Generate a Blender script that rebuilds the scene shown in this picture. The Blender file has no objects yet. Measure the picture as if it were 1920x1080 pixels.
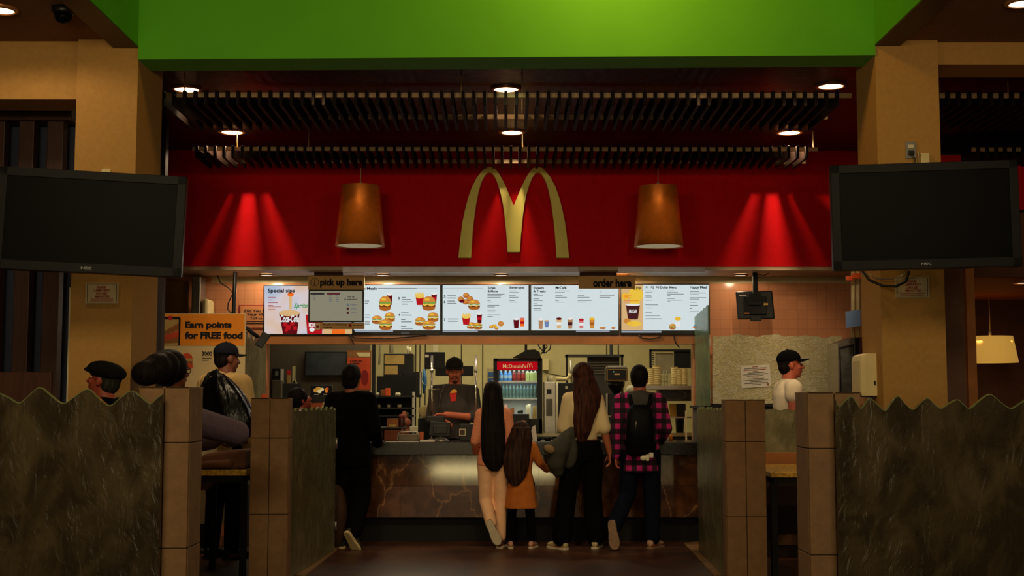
import bpy, bmesh, math, random
from math import sin, cos, pi, radians as R
from mathutils import Vector as V, Matrix, Quaternion
from mathutils.geometry import tessellate_polygon
random.seed(7)
sc = bpy.context.scene
col = sc.collection
sc.view_settings.view_transform = 'Standard'
sc.view_settings.look = 'None'
sc.view_settings.exposure = 0.0
sc.view_settings.gamma = 1.0

# ------------------------------------------------------------------ camera
LENS = 46.0
F = LENS * 1920 / 36.0
EYE = V((0, 0, 1.4))
cam_d = bpy.data.cameras.new('camera'); cam = bpy.data.objects.new('camera', cam_d)
cam_d.lens = LENS; cam_d.sensor_width = 36; cam_d.clip_end = 200
cam.location = EYE
cam.rotation_euler = (R(90) + math.atan(210 / F), 0, -math.atan(10 / F))
col.objects.link(cam); sc.camera = cam
CR = cam.rotation_euler.to_matrix()

def P(px, py, Y):
    d = CR @ V(((px - 960) / F, (540 - py) / F, -1))
    return EYE + d * (Y / d.y)
def PZ(px, py, z):
    d = CR @ V(((px - 960) / F, (540 - py) / F, -1))
    return EYE + d * ((z - EYE.z) / d.z)
def X(px, Y, py=750): return P(px, py, Y).x
def Z(py, Y, px=960): return P(px, py, Y).z

# --------------------------------------------------------------- materials
MATS = {}
def lin(c):
    return tuple(((v / 255.0) / 12.92 if v / 255.0 <= .04045 else ((v / 255.0 + .055) / 1.055) ** 2.4) for v in c)
def nt_new(name):
    m = bpy.data.materials.new(name); m.use_nodes = True
    nt = m.node_tree; b = nt.nodes['Principled BSDF']
    return m, nt, b
def mat(name, c, rough=.6, metal=0, var=.15, scale=8, bump=0, bscale=60, spec=.4, emit=None, estr=0, trans=0, sub=0, alpha=1, stretch=None):
    """procedural: two tones of c mixed by noise; c in 0..255 sRGB albedo"""
    if name in MATS: return MATS[name]
    m, nt, b = nt_new(name); L = nt.links
    tc = nt.nodes.new('ShaderNodeTexCoord')
    vec = tc.outputs['Object']
    if stretch:
        mp = nt.nodes.new('ShaderNodeMapping'); mp.inputs['Scale'].default_value = stretch
        L.new(vec, mp.inputs['Vector']); vec = mp.outputs['Vector']
    n = nt.nodes.new('ShaderNodeTexNoise'); n.inputs['Scale'].default_value = scale; n.inputs['Detail'].default_value = 4
    L.new(vec, n.inputs['Vector'])
    r = nt.nodes.new('ShaderNodeValToRGB')
    lc = lin(c)
    r.color_ramp.elements[0].position = .3; r.color_ramp.elements[1].position = .7
    r.color_ramp.elements[0].color = tuple(v * (1 - var) for v in lc) + (1,)
    r.color_ramp.elements[1].color = tuple(min(1, v * (1 + var)) for v in lc) + (1,)
    L.new(n.outputs['Fac'], r.inputs['Fac']); L.new(r.outputs['Color'], b.inputs['Base Color'])
    b.inputs['Roughness'].default_value = rough; b.inputs['Metallic'].default_value = metal
    b.inputs['Specular IOR Level'].default_value = spec
    if trans: b.inputs['Transmission Weight'].default_value = trans
    if alpha < 1: b.inputs['Alpha'].default_value = alpha
    if emit is not None:
        b.inputs['Emission Color'].default_value = lin(emit) + (1,); b.inputs['Emission Strength'].default_value = estr
    if bump:
        n2 = nt.nodes.new('ShaderNodeTexNoise'); n2.inputs['Scale'].default_value = bscale; n2.inputs['Detail'].default_value = 3
        L.new(vec, n2.inputs['Vector'])
        bp = nt.nodes.new('ShaderNodeBump'); bp.inputs['Strength'].default_value = bump; bp.inputs['Distance'].default_value = .01
        L.new(n2.outputs['Fac'], bp.inputs['Height']); L.new(bp.outputs['Normal'], b.inputs['Normal'])
    MATS[name] = m
    return m
def glow(name, c, s=1.0, var=.03):
    """self-lit screen colour: c is the sRGB colour it shows"""
    if name in MATS: return MATS[name]
    m, nt, b = nt_new(name); L = nt.links
    b.inputs['Base Color'].default_value = (0, 0, 0, 1); b.inputs['Roughness'].default_value = .5
    b.inputs['Specular IOR Level'].default_value = 0
    n = nt.nodes.new('ShaderNodeTexNoise'); n.inputs['Scale'].default_value = 9
    tc = nt.nodes.new('ShaderNodeTexCoord'); L.new(tc.outputs['Object'], n.inputs['Vector'])
    r = nt.nodes.new('ShaderNodeValToRGB'); lc = lin(c)
    r.color_ramp.elements[0].color = tuple(v * (1 - var) for v in lc) + (1,)
    r.color_ramp.elements[1].color = tuple(v * (1 + var) for v in lc) + (1,)
    L.new(n.outputs['Fac'], r.inputs['Fac']); L.new(r.outputs['Color'], b.inputs['Emission Color'])
    b.inputs['Emission Strength'].default_value = s
    MATS[name] = m
    return m

def m_screen_peach():
    m, nt, b = nt_new('screen_peach_glow'); L = nt.links
    b.inputs['Base Color'].default_value = (0, 0, 0, 1); b.inputs['Specular IOR Level'].default_value = 0
    tc = nt.nodes.new('ShaderNodeTexCoord')
    n = nt.nodes.new('ShaderNodeTexNoise'); n.inputs['Scale'].default_value = 2.6; n.inputs['Detail'].default_value = 2
    L.new(tc.outputs['Object'], n.inputs['Vector'])
    r = nt.nodes.new('ShaderNodeValToRGB'); e = r.color_ramp.elements
    e[0].position = .3; e[0].color = lin((232, 190, 150)) + (1,)
    e[1].position = .72; e[1].color = lin((150, 190, 225)) + (1,)
    k = e.new(.5); k.color = lin((226, 214, 220)) + (1,)
    L.new(n.outputs['Fac'], r.inputs['Fac']); L.new(r.outputs['Color'], b.inputs['Emission Color'])
    b.inputs['Emission Strength'].default_value = .85
    return m
def m_tiles(name, c, grout, size, rough=.25, gap=.02, bumps=.2, var=.12, rowh=None):
    m, nt, b = nt_new(name); L = nt.links
    tc = nt.nodes.new('ShaderNodeTexCoord'); mp = nt.nodes.new('ShaderNodeMapping')
    L.new(tc.outputs['Object'], mp.inputs['Vector'])
    mp.inputs['Rotation'].default_value = (R(90), 0, 0) if rowh != 'floor' else (0, 0, 0)
    br = nt.nodes.new('ShaderNodeTexBrick'); br.offset = 0; br.inputs['Scale'].default_value = 1
    br.inputs['Brick Width'].default_value = size; br.inputs['Row Height'].default_value = size
    br.inputs['Mortar Size'].default_value = gap * size; br.inputs['Mortar Smooth'].default_value = .2
    lc = lin(c)
    br.inputs['Color1'].default_value = tuple(v * (1 - var) for v in lc) + (1,)
    br.inputs['Color2'].default_value = tuple(v * (1 + var) for v in lc) + (1,)
    br.inputs['Mortar'].default_value = lin(grout) + (1,)
    L.new(mp.outputs['Vector'], br.inputs['Vector']); L.new(br.outputs['Color'], b.inputs['Base Color'])
    b.inputs['Roughness'].default_value = rough
    bp = nt.nodes.new('ShaderNodeBump'); bp.inputs['Strength'].default_value = bumps; bp.inputs['Distance'].default_value = .004; bp.invert = True
    L.new(br.outputs['Fac'], bp.inputs['Height']); L.new(bp.outputs['Normal'], b.inputs['Normal'])
    return m
def m_floor():
    m, nt, b = nt_new('brown_floor'); L = nt.links
    tc = nt.nodes.new('ShaderNodeTexCoord')
    n = nt.nodes.new('ShaderNodeTexNoise'); n.inputs['Scale'].default_value = 1.6; n.inputs['Detail'].default_value = 8; n.inputs['Distortion'].default_value = 1.2
    L.new(tc.outputs['Object'], n.inputs['Vector'])
    r = nt.nodes.new('ShaderNodeValToRGB'); e = r.color_ramp.elements
    e[0].position = .35; e[0].color = lin((60, 34, 22)) + (1,); e[1].position = .7; e[1].color = lin((98, 58, 38)) + (1,)
    L.new(n.outputs['Fac'], r.inputs['Fac']); L.new(r.outputs['Color'], b.inputs['Base Color'])
    b.inputs['Roughness'].default_value = .42
    bp = nt.nodes.new('ShaderNodeBump'); bp.inputs['Strength'].default_value = .12; bp.inputs['Distance'].default_value = .01
    L.new(n.outputs['Fac'], bp.inputs['Height']); L.new(bp.outputs['Normal'], b.inputs['Normal'])
    return m
def m_marble():
    m, nt, b = nt_new('brown_veined_marble'); L = nt.links
    tc = nt.nodes.new('ShaderNodeTexCoord')
    n = nt.nodes.new('ShaderNodeTexNoise'); n.inputs['Scale'].default_value = 5; n.inputs['Detail'].default_value = 8; n.inputs['Distortion'].default_value = .6
    L.new(tc.outputs['Object'], n.inputs['Vector'])
    r = nt.nodes.new('ShaderNodeValToRGB'); e = r.color_ramp.elements
    e[0].position = .35; e[0].color = lin((62, 36, 22)) + (1,); e[1].position = .7; e[1].color = lin((112, 70, 42)) + (1,)
    L.new(n.outputs['Fac'], r.inputs['Fac'])
    # veins: distorted voronoi edges
    mp = nt.nodes.new('ShaderNodeMapping'); mp.inputs['Scale'].default_value = (1.9, 1, 1.0); mp.inputs['Rotation'].default_value = (0, R(14), 0)
    L.new(tc.outputs['Object'], mp.inputs['Vector'])
    n2 = nt.nodes.new('ShaderNodeTexNoise'); n2.inputs['Scale'].default_value = 3.2; n2.inputs['Detail'].default_value = 6
    L.new(mp.outputs['Vector'], n2.inputs['Vector'])
    mx = nt.nodes.new('ShaderNodeMix'); mx.data_type = 'VECTOR'; mx.inputs[0].default_value = .35
    L.new(mp.outputs['Vector'], mx.inputs[4]); L.new(n2.outputs['Color'], mx.inputs[5])
    vo = nt.nodes.new('ShaderNodeTexVoronoi'); vo.feature = 'DISTANCE_TO_EDGE'; vo.inputs['Scale'].default_value = 1.5
    L.new(mx.outputs[1], vo.inputs['Vector'])
    r2 = nt.nodes.new('ShaderNodeValToRGB'); e = r2.color_ramp.elements
    e[0].position = .0; e[0].color = (1, 1, 1, 1); e[1].position = .018; e[1].color = (0, 0, 0, 1)
    L.new(vo.outputs['Distance'], r2.inputs['Fac'])
    mul = nt.nodes.new('ShaderNodeMath'); mul.operation = 'MULTIPLY'; L.new(r2.outputs['Color'], mul.inputs[0]); L.new(n.outputs['Fac'], mul.inputs[1])
    mc = nt.nodes.new('ShaderNodeMix'); mc.data_type = 'RGBA'
    L.new(mul.outputs[0], mc.inputs[0]); L.new(r.outputs['Color'], mc.inputs[6]); mc.inputs[7].default_value = lin((190, 140, 92)) + (1,)
    L.new(mc.outputs[2], b.inputs['Base Color'])
    b.inputs['Roughness'].default_value = .075; b.inputs['Specular IOR Level'].default_value = .6
    return m
def m_wave_glass(name, c, c2, trans, sx=7, sz=2.2, bump=.8, rough=.22):
    m, nt, b = nt_new(name); L = nt.links
    tc = nt.nodes.new('ShaderNodeTexCoord'); mp = nt.nodes.new('ShaderNodeMapping')
    mp.inputs['Scale'].default_value = (sx, sx, sz); L.new(tc.outputs['Object'], mp.inputs['Vector'])
    n = nt.nodes.new('ShaderNodeTexNoise'); n.inputs['Scale'].default_value = 1.6; n.inputs['Detail'].default_value = 5; n.inputs['Distortion'].default_value = 1.1
    L.new(mp.outputs['Vector'], n.inputs['Vector'])
    r = nt.nodes.new('ShaderNodeValToRGB'); e = r.color_ramp.elements
    e[0].position = .4; e[0].color = lin(c) + (1,); e[1].position = .78; e[1].color = lin(c2) + (1,)
    L.new(n.outputs['Fac'], r.inputs['Fac']); L.new(r.outputs['Color'], b.inputs['Base Color'])
    b.inputs['Roughness'].default_value = rough; b.inputs['Transmission Weight'].default_value = trans; b.inputs['IOR'].default_value = 1.3
    n2 = nt.nodes.new('ShaderNodeTexNoise'); n2.inputs['Scale'].default_value = 3.5; n2.inputs['Detail'].default_value = 3; n2.inputs['Distortion'].default_value = 2.0
    L.new(mp.outputs['Vector'], n2.inputs['Vector'])
    bp = nt.nodes.new('ShaderNodeBump'); bp.inputs['Strength'].default_value = bump; bp.inputs['Distance'].default_value = .03
    L.new(n2.outputs['Fac'], bp.inputs['Height']); L.new(bp.outputs['Normal'], b.inputs['Normal'])
    return m
def m_plaid():
    m, nt, b = nt_new('magenta_black_plaid'); L = nt.links
    tc = nt.nodes.new('ShaderNodeTexCoord'); sp = nt.nodes.new('ShaderNodeSeparateXYZ'); L.new(tc.outputs['Object'], sp.inputs[0])
    outs = []
    for ax in (0, 2):
        a = nt.nodes.new('ShaderNodeMath'); a.operation = 'MULTIPLY'; a.inputs[1].default_value = 1 / .098
        L.new(sp.outputs[ax], a.inputs[0])
        f = nt.nodes.new('ShaderNodeMath'); f.operation = 'FRACT'; L.new(a.outputs[0], f.inputs[0])
        g = nt.nodes.new('ShaderNodeMath'); g.operation = 'GREATER_THAN'; g.inputs[1].default_value = .5; L.new(f.outputs[0], g.inputs[0])
        outs.append(g)
    ad = nt.nodes.new('ShaderNodeMath'); ad.operation = 'ADD'; L.new(outs[0].outputs[0], ad.inputs[0]); L.new(outs[1].outputs[0], ad.inputs[1])
    h = nt.nodes.new('ShaderNodeMath'); h.operation = 'MULTIPLY'; h.inputs[1].default_value = .5; L.new(ad.outputs[0], h.inputs[0])
    r = nt.nodes.new('ShaderNodeValToRGB'); r.color_ramp.interpolation = 'CONSTANT'; e = r.color_ramp.elements
    e[0].color = lin((12, 9, 12)) + (1,); e[1].position = .8; e[1].color = lin((205, 30, 120)) + (1,)
    k = e.new(.4); k.color = lin((62, 12, 42)) + (1,)
    L.new(h.outputs[0], r.inputs['Fac']); L.new(r.outputs['Color'], b.inputs['Base Color']); b.inputs['Roughness'].default_value = .9
    return m
def m_hair(name, c, c2):
    m, nt, b = nt_new(name); L = nt.links
    tc = nt.nodes.new('ShaderNodeTexCoord'); mp = nt.nodes.new('ShaderNodeMapping'); mp.inputs['Scale'].default_value = (60, 60, 4)
    L.new(tc.outputs['Object'], mp.inputs['Vector'])
    n = nt.nodes.new('ShaderNodeTexNoise'); n.inputs['Scale'].default_value = 1; n.inputs['Detail'].default_value = 3
    L.new(mp.outputs['Vector'], n.inputs['Vector'])
    r = nt.nodes.new('ShaderNodeValToRGB'); e = r.color_ramp.elements
    e[0].position = .35; e[0].color = lin(c) + (1,); e[1].position = .75; e[1].color = lin(c2) + (1,)
    L.new(n.outputs['Fac'], r.inputs['Fac']); L.new(r.outputs['Color'], b.inputs['Base Color']); b.inputs['Roughness'].default_value = .6; b.inputs['Specular IOR Level'].default_value = .08
    bp = nt.nodes.new('ShaderNodeBump'); bp.inputs['Strength'].default_value = .5; bp.inputs['Distance'].default_value = .01
    L.new(n.outputs['Fac'], bp.inputs['Height']); L.new(bp.outputs['Normal'], b.inputs['Normal'])
    return m

# ------------------------------------------------------------ mesh builder
TXT = {}
def text_mesh(s, bold=0.0, shear=0.0):
    k = (s, bold, shear)
    if k in TXT: return TXT[k]
    c = bpy.data.curves.new('t', 'FONT'); c.body = s; c.size = 1; c.offset = bold; c.shear = shear; c.resolution_u = 4
    o = bpy.data.objects.new('t', c); col.objects.link(o)
    dg = bpy.context.evaluated_depsgraph_get()
    me = bpy.data.meshes.new_from_object(o.evaluated_get(dg))
    vs = [v.co.copy() for v in me.vertices]; fs = [tuple(p.vertices) for p in me.polygons]
    x0 = min(v.x for v in vs); x1 = max(v.x for v in vs); y0 = min(v.y for v in vs); y1 = max(v.y for v in vs)
    vs = [((v.x - x0) / (x1 - x0), (v.y - y0) / (y1 - y0)) for v in vs]
    bpy.data.objects.remove(o); bpy.data.curves.remove(c); bpy.data.meshes.remove(me)
    TXT[k] = (vs, fs)
    return TXT[k]

class MB:
    def __init__(s): s.v = []; s.f = []; s.m = []; s.mats = []; s.sm = []
    def mi(s, m):
        if m not in s.mats: s.mats.append(m)
        return s.mats.index(m)
    def add(s, vs, fs, m, smooth=False):
        o = len(s.v); s.v += [V(v) for v in vs]; i = s.mi(m)
        for f in fs: s.f.append(tuple(o + k for k in f)); s.m.append(i); s.sm.append(smooth)
        return s
    def box(s, a, b, m, bev=0):
        a, b = V(a), V(b); lo = V(map(min, a, b)); hi = V(map(max, a, b))
        vs = [(x, y, z) for z in (lo.z, hi.z) for y in (lo.y, hi.y) for x in (lo.x, hi.x)]
        fs = [(0, 2, 3, 1), (4, 5, 7, 6), (0, 1, 5, 4), (2, 6, 7, 3), (0, 4, 6, 2), (1, 3, 7, 5)]
        if bev: return s.bevel(vs, fs, m, bev)
        return s.add(vs, fs, m)
    def bevel(s, vs, fs, m, bev, seg=2):
        bm = bmesh.new(); bv = [bm.verts.new(v) for v in vs]
        for f in fs: bm.faces.new([bv[i] for i in f])
        bmesh.ops.bevel(bm, geom=bm.edges[:] , offset=bev, segments=seg, affect='EDGES', profile=.5)
        bm.verts.index_update()
        vv = [v.co.copy() for v in bm.verts]; ff = [tuple(v.index for v in f.verts) for f in bm.faces]; bm.free()
        return s.add(vv, ff, m)
    def pbox(s, x0, y0, x1, y1, Y, dep, m, bev=0):
        """box whose front face covers the given photo rectangle at depth Y"""
        a = P(x0, y0, Y); b = P(x1, y1, Y); c = P((x0 + x1) / 2, (y0 + y1) / 2, Y)
        xa = P(x0, (y0 + y1) / 2, Y).x; xb = P(x1, (y0 + y1) / 2, Y).x
        za = P((x0 + x1) / 2, y0, Y).z; zb = P((x0 + x1) / 2, y1, Y).z
        return s.box((xa, Y, zb), (xb, Y + dep, za), m, bev)
    def quad(s, a, b, c, d, m): return s.add([a, b, c, d], [(0, 1, 2, 3)], m)
    def ring_loft(s, rings, m, smooth=True, caps=True, closed=True):
        n = len(rings[0]); vs = [p for r in rings for p in r]; fs = []
        for i in range(len(rings) - 1):
            for j in range(n if closed else n - 1):
                k = (j + 1) % n
                fs.append((i * n + j, i * n + k, (i + 1) * n + k, (i + 1) * n + j))
        if caps:
            fs.append(tuple(range(n - 1, -1, -1))); fs.append(tuple((len(rings) - 1) * n + j for j in range(n)))
        return s.add(vs, fs, m, smooth)
    def cyl(s, p0, p1, r0, m, r1=None, n=16, smooth=True, caps=True):
        p0, p1 = V(p0), V(p1); r1 = r0 if r1 is None else r1
        d = (p1 - p0).normalized(); u = d.orthogonal().normalized(); w = d.cross(u)
        rr = [[p + (u * cos(2 * pi * j / n) + w * sin(2 * pi * j / n)) * r for j in range(n)] for p, r in ((p0, r0), (p1, r1))]
        return s.ring_loft(rr, m, smooth, caps)
    def tube(s, pts, r, m, n=8):
        pts = [V(p) for p in pts]; rings = []
        u = None
        for i, p in enumerate(pts):
            d = (pts[min(i + 1, len(pts) - 1)] - pts[max(i - 1, 0)]).normalized()
            if u is None: u = d.orthogonal().normalized()
            u = (u - d * u.dot(d)).normalized(); w = d.cross(u)
            rings.append([p + (u * cos(2 * pi * j / n) + w * sin(2 * pi * j / n)) * (r[i] if isinstance(r, (list, tuple)) else r) for j in range(n)])
        return s.ring_loft(rings, m)
    def lathe(s, c, prof, m, n=28, smooth=True, caps=True, sx=1, sy=1):
        c = V(c)
        rr = [[c + V((r * sx * cos(2 * pi * j / n), r * sy * sin(2 * pi * j / n), z)) for j in range(n)] for r, z in prof]
        return s.ring_loft(rr, m, smooth, caps)
    def sphere(s, c, r, m, n=16, k=10, rot=None):
        c = V(c); r = V(r) if hasattr(r, '__len__') else V((r, r, r)); rings = []
        for i in range(k + 1):
            t = pi * i / k; t = min(max(t, .02), pi - .02); ring = []
            for j in range(n):
                p = V((r.x * sin(t) * cos(2 * pi * j / n), r.y * sin(t) * sin(2 * pi * j / n), -r.z * cos(t)))
                ring.append(c + (rot @ p if rot else p))
            rings.append(ring)
        return s.ring_loft(rings, m)
    def poly(s, pts, m):
        """flat polygon from 3-D points (concave allowed)"""
        pts = [V(p) for p in pts]
        tris = tessellate_polygon([pts])
        return s.add(pts, [tuple(t) for t in tris], m)
    def ppoly(s, pts, Y, m): return s.poly([P(x, y, Y) for x, y in pts], m)
    def prect(s, x0, y0, x1, y1, Y, m): return s.quad(P(x0, y1, Y), P(x1, y1, Y), P(x1, y0, Y), P(x0, y0, Y), m)
    def pell(s, cx, cy, rx, ry, Y, m, a0=0, a1=2 * pi, n=18):
        return s.ppoly([(cx + rx * cos(a0 + (a1 - a0) * i / n), cy - ry * sin(a0 + (a1 - a0) * i / n)) for i in range(n + (0 if a1 - a0 > 6.2 else 1))], Y, m)
    def prism(s, pts, d, m):
        """extrude a 3-D polygon by vector d"""
        pts = [V(p) for p in pts]; d = V(d); n = len(pts)
        tris = [tuple(t) for t in tessellate_polygon([pts])]
        fs = tris + [tuple(n + i for i in t[::-1]) for t in tris] + [(i, (i + 1) % n, n + (i + 1) % n, n + i) for i in range(n)]
        return s.add(pts + [p + d for p in pts], fs, m)
    def text(s, txt, x0, yt, x1, yb, Y, m, bold=.0, shear=0):
        vs, fs = text_mesh(txt, bold, shear)
        a = P(x0, yb, Y); b = P(x1, yt, Y)
        return s.add([(a.x + (b.x - a.x) * u, Y, a.z + (b.z - a.z) * w) for u, w in vs], fs, m)
    def textf(s, txt, O, U, W, m, bold=0, shear=0):
        vs, fs = text_mesh(txt, bold, shear); O, U, W = V(O), V(U), V(W)
        return s.add([O + U * u + W * w for u, w in vs], fs, m)
    def xf(s, M): s.v = [M @ v for v in s.v]; return s
    def build(s, name, parent=None, fix=True):
        off = world_loc(parent) if parent else V((0, 0, 0))
        me = bpy.data.meshes.new(name); me.from_pydata([tuple(v - off) for v in s.v], [], s.f)
        for m in s.mats: me.materials.append(m)
        me.polygons.foreach_set('material_index', s.m); me.polygons.foreach_set('use_smooth', s.sm)
        if fix:
            bm = bmesh.new(); bm.from_mesh(me); bmesh.ops.recalc_face_normals(bm, faces=bm.faces); bm.to_mesh(me); bm.free()
        me.update()
        o = bpy.data.objects.new(name, me); col.objects.link(o)
        if parent: o.parent = parent
        return o
def world_loc(o):
    p = V((0, 0, 0))
    while o: p = p + V(o.location); o = o.parent
    return p
def tag(o, label=None, cat=None, group=None, kind=None):
    if label: o['label'] = label
    if cat: o['category'] = cat
    if group: o['group'] = group
    if kind: o['kind'] = kind
    return o
def thing(name, label, cat, loc, group=None):
    o = bpy.data.objects.new(name, None); col.objects.link(o); o.empty_display_size = .1
    o.location = loc
    return tag(o, label, cat, group)
def struct(name, mb):
    o = mb.build(name); o['kind'] = 'structure'; return o
def kids(o): return [c for c in bpy.data.objects if c.parent == o]
def dup(root, loc, label, group=None):
    r = root.copy(); col.objects.link(r); r.location = loc; r['label'] = label
    if group: r['group'] = group
    for ch in kids(root):
        c = ch.copy(); col.objects.link(c); c.parent = r
        for g in kids(ch):
            d = g.copy(); col.objects.link(d); d.parent = c
    return r
def spot(name, loc, energy, color, size=120, blend=.5, rad=.03, target=None, parent=None):
    l = bpy.data.lights.new(name, 'SPOT'); l.energy = energy; l.color = color; l.spot_size = R(size); l.spot_blend = blend; l.shadow_soft_size = rad
    o = bpy.data.objects.new(name, l); col.objects.link(o); o.location = loc
    if target is not None:
        o.rotation_euler = (V(target) - V(loc)).to_track_quat('-Z', 'Y').to_euler()
    return o
def area(name, loc, target, energy, color, sx, sy):
    l = bpy.data.lights.new(name, 'AREA'); l.shape = 'RECTANGLE'; l.size = sx; l.size_y = sy; l.energy = energy; l.color = color
    o = bpy.data.objects.new(name, l); col.objects.link(o); o.location = loc
    o.rotation_euler = (V(target) - V(loc)).to_track_quat('-Z', 'Y').to_euler()
    return o
# ---------------------------------------------------------------- materials
beige = mat('beige_plaster', (182, 136, 70), .85, var=.06, scale=30, bump=.08, bscale=180)
beige_dk = mat('dim_beige_plaster', (128, 100, 62), .85, var=.08, scale=20)
green = mat('lime_green_paint', (88, 174, 8), .7, var=.05, scale=2)
redp = mat('red_paint', (205, 6, 16), .8, var=.05, scale=12, spec=.15)
brown_ceil = mat('brown_ceiling_paint', (130, 90, 54), .9, var=.1, scale=20)
dark_ceil = mat('dark_rough_ceiling', (30, 19, 13), .3, var=.5, scale=14, bump=1.0, bscale=16, stretch=(1, 3, 1))
wood_dk = mat('dark_brown_wood', (64, 36, 22), .5, var=.25, scale=6, stretch=(8, 8, 1))
slat_wood = mat('dark_walnut_slat', (27, 15, 10), .6, var=.25, spec=.12, scale=5, stretch=(1, 6, 6))
rail_metal = mat('dull_metal_rail', (196, 164, 124), .5, metal=0, var=.1)
steel = mat('brushed_steel', (170, 165, 155), .32, metal=.85, var=.12, scale=3, stretch=(1, 1, 30))
chrome = mat('chrome', (215, 210, 200), .15, metal=1, var=.05)
brass = mat('golden_metal_panel', (196, 150, 78), .28, metal=.7, var=.2, scale=3)
black = mat('black_plastic', (17, 16, 16), .45, var=.2, scale=20)
blackm = mat('matte_black', (12, 12, 12), .75, var=.2, scale=20)
dkgrey = mat('dark_grey_plastic', (42, 41, 40), .5, var=.15, scale=20)
screen_off = mat('switched_off_screen', (5, 5, 5), .45, var=.1, scale=3, spec=.05)
trim_or = mat('orange_brown_trim', (178, 112, 58), .45, var=.12, scale=6)
offwhite = mat('off_white_plastic', (222, 212, 176), .5, var=.05)
white = mat('white_paper', (220, 212, 196), .8, var=.05)
cream = mat('cream_plastic', (226, 206, 150), .55, var=.06)
kit_wall = mat('pale_yellow_kitchen_wall', (206, 190, 134), .7, var=.05, scale=10)
seam = mat('dark_seam', (66, 54, 34), .8)
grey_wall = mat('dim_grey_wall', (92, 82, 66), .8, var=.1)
tile_or = m_tiles('orange_brown_wall_tiles', (206, 138, 98), (186, 122, 84), .102, rough=.2, gap=.03, var=.05)
tile_block = mat('tan_stone_tile', (132, 98, 64), .7, var=.13, scale=12, bump=.25, bscale=35)
grout = mat('dark_grout', (46, 34, 24), .9)
kerb = mat('tan_kerb_tile', (160, 122, 80), .6, var=.1, scale=8)
marble = m_marble()
granite_blk = mat('black_granite', (30, 27, 25), .25, var=.35, scale=60)
granite_y = mat('speckled_yellow_granite', (206, 164, 72), .25, var=.45, scale=40)
floor_m = m_floor()
glass_near = m_wave_glass('rippled_olive_glass', (56, 47, 33), (98, 84, 58), .12, sx=3.2, sz=1.8, bump=.3, rough=.24)
glass_far = m_wave_glass('rippled_grey_green_glass', (122, 118, 86), (168, 160, 118), .18, sx=4, sz=2.2, bump=.6)
glass_side = m_wave_glass('green_edge_glass', (88, 120, 92), (140, 160, 120), .25, bump=.3)
glass_notice = m_wave_glass('crinkled_clear_glass', (236, 222, 168), (254, 248, 216), .3, sx=8, sz=8, bump=1.0, rough=.25)
glint_m = mat('pale_green_edge_glint', (120, 128, 84), .1, var=.15, scale=20)  # highlight along the glass tops, put into a paler green
warm = mat('warm_lamp_lens', (255, 230, 190), .4, emit=(255, 218, 165), estr=9, var=.02)
warm_s = mat('warm_soffit_lens', (255, 235, 195), .4, emit=(255, 226, 175), estr=5, var=.02)
trim_cu = mat('copper_lamp_trim', (168, 112, 70), .35, metal=.4, var=.1)
ink = mat('black_ink', (10, 10, 10), .8)
ink_g = mat('grey_ink', (92, 86, 80), .8)
ink_r = mat('red_ink', (150, 34, 34), .8)
orange = mat('orange_print', (236, 140, 20), .7, var=.05)
orange_pl = mat('bright_orange_plastic', (244, 96, 32), .5, var=.06)
blue_pl = mat('blue_grey_plastic', (110, 140, 190), .5, var=.06)
blue_dk = mat('dark_blue_surface', (34, 40, 62), .6, var=.15)
tan_paper = mat('tan_paper', (186, 152, 86), .8, var=.07)
cardboard = mat('brown_cardboard', (150, 92, 48), .8, var=.1)
terracotta = mat('orange_red_print', (206, 72, 34), .7, var=.25, scale=5)
frame_blk = black

YP, YPB = 8.6, 9.22          # pillar front and back
YF = 13.0                    # red fascia
YM = 13.72                    # menu wall
YC = 13.1                    # counter front
YK = 18.0                    # kitchen back wall
ZC = 3.9                     # counter-side ceiling
ZD = 3.756                   # dining ceiling
ZS = Z(500, YF)              # fascia bottom

# ---------------------------------------------------------------- structure
fl = MB(); fl.quad((-9, -7, 0), (9, -7, 0), (9, 19, 0), (-9, 19, 0), floor_m); struct('floor', fl)
# pillars
xl0, xl1 = X(140, YP, 300), X(254, YP, 300)
xr0, xr1 = X(1646, YP, 300), X(1764, YP, 300)
xl1t, xr0t = P(260, 78, YP).x, P(1640, 68, YP).x
b = MB(); b.box((xl0, YP, 0), (xl1t, YPB, ZD + .15), beige); struct('wall_left_pillar', b)
b = MB(); b.box((xr0t, YP, 0), (xr1, 9.08, ZD + .15), beige); struct('wall_right_pillar', b)
# green box above
zl, zr = Z(113, YP), Z(103, YP)
b = MB()
b.add([(xl1t, YP - .01, zl), (xr0t, YP - .01, zr), (xr0t, YP - .01, 5.2), (xl1t, YP - .01, 5.2),
       (xl1t, YP + .3, zl), (xr0t, YP + .3, zr), (xr0t, YP + .3, 5.2), (xl1t, YP + .3, 5.2)],
      [(0, 1, 2, 3), (4, 5, 6, 7), (0, 1, 5, 4), (2, 3, 7, 6), (0, 3, 7, 4), (1, 2, 6, 5)], green)
struct('wall_green_front', b)
b = MB(); b.box((xl1t - .16, 1.5, ZD), (xl1t, YP - .01, 5.2), green); b.box((xl1t - .165, 1.5, ZD - .012), (xl1t + .002, YP - .01, ZD), wood_dk); struct('wall_green_left', b)
b = MB(); b.box((xr0t, 1.5, ZD + .02), (xr0t + .16, YP - .01, 5.2), green); b.box((xr0t - .002, 1.5, ZD + .008), (xr0t + .165, YP - .01, ZD + .02), wood_dk); struct('wall_green_right', b)
b = MB(); b.box((xl1t, 1.5, 5.2), (xr0t, YP + .3, 5.3), green); struct('ceiling_green_recess', b)
b = MB(); b.box((-9, 1.5, ZD + .05), (xl1t - .16, YP + .3, ZD + .15), brown_ceil); struct('ceiling_left', b)
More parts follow.
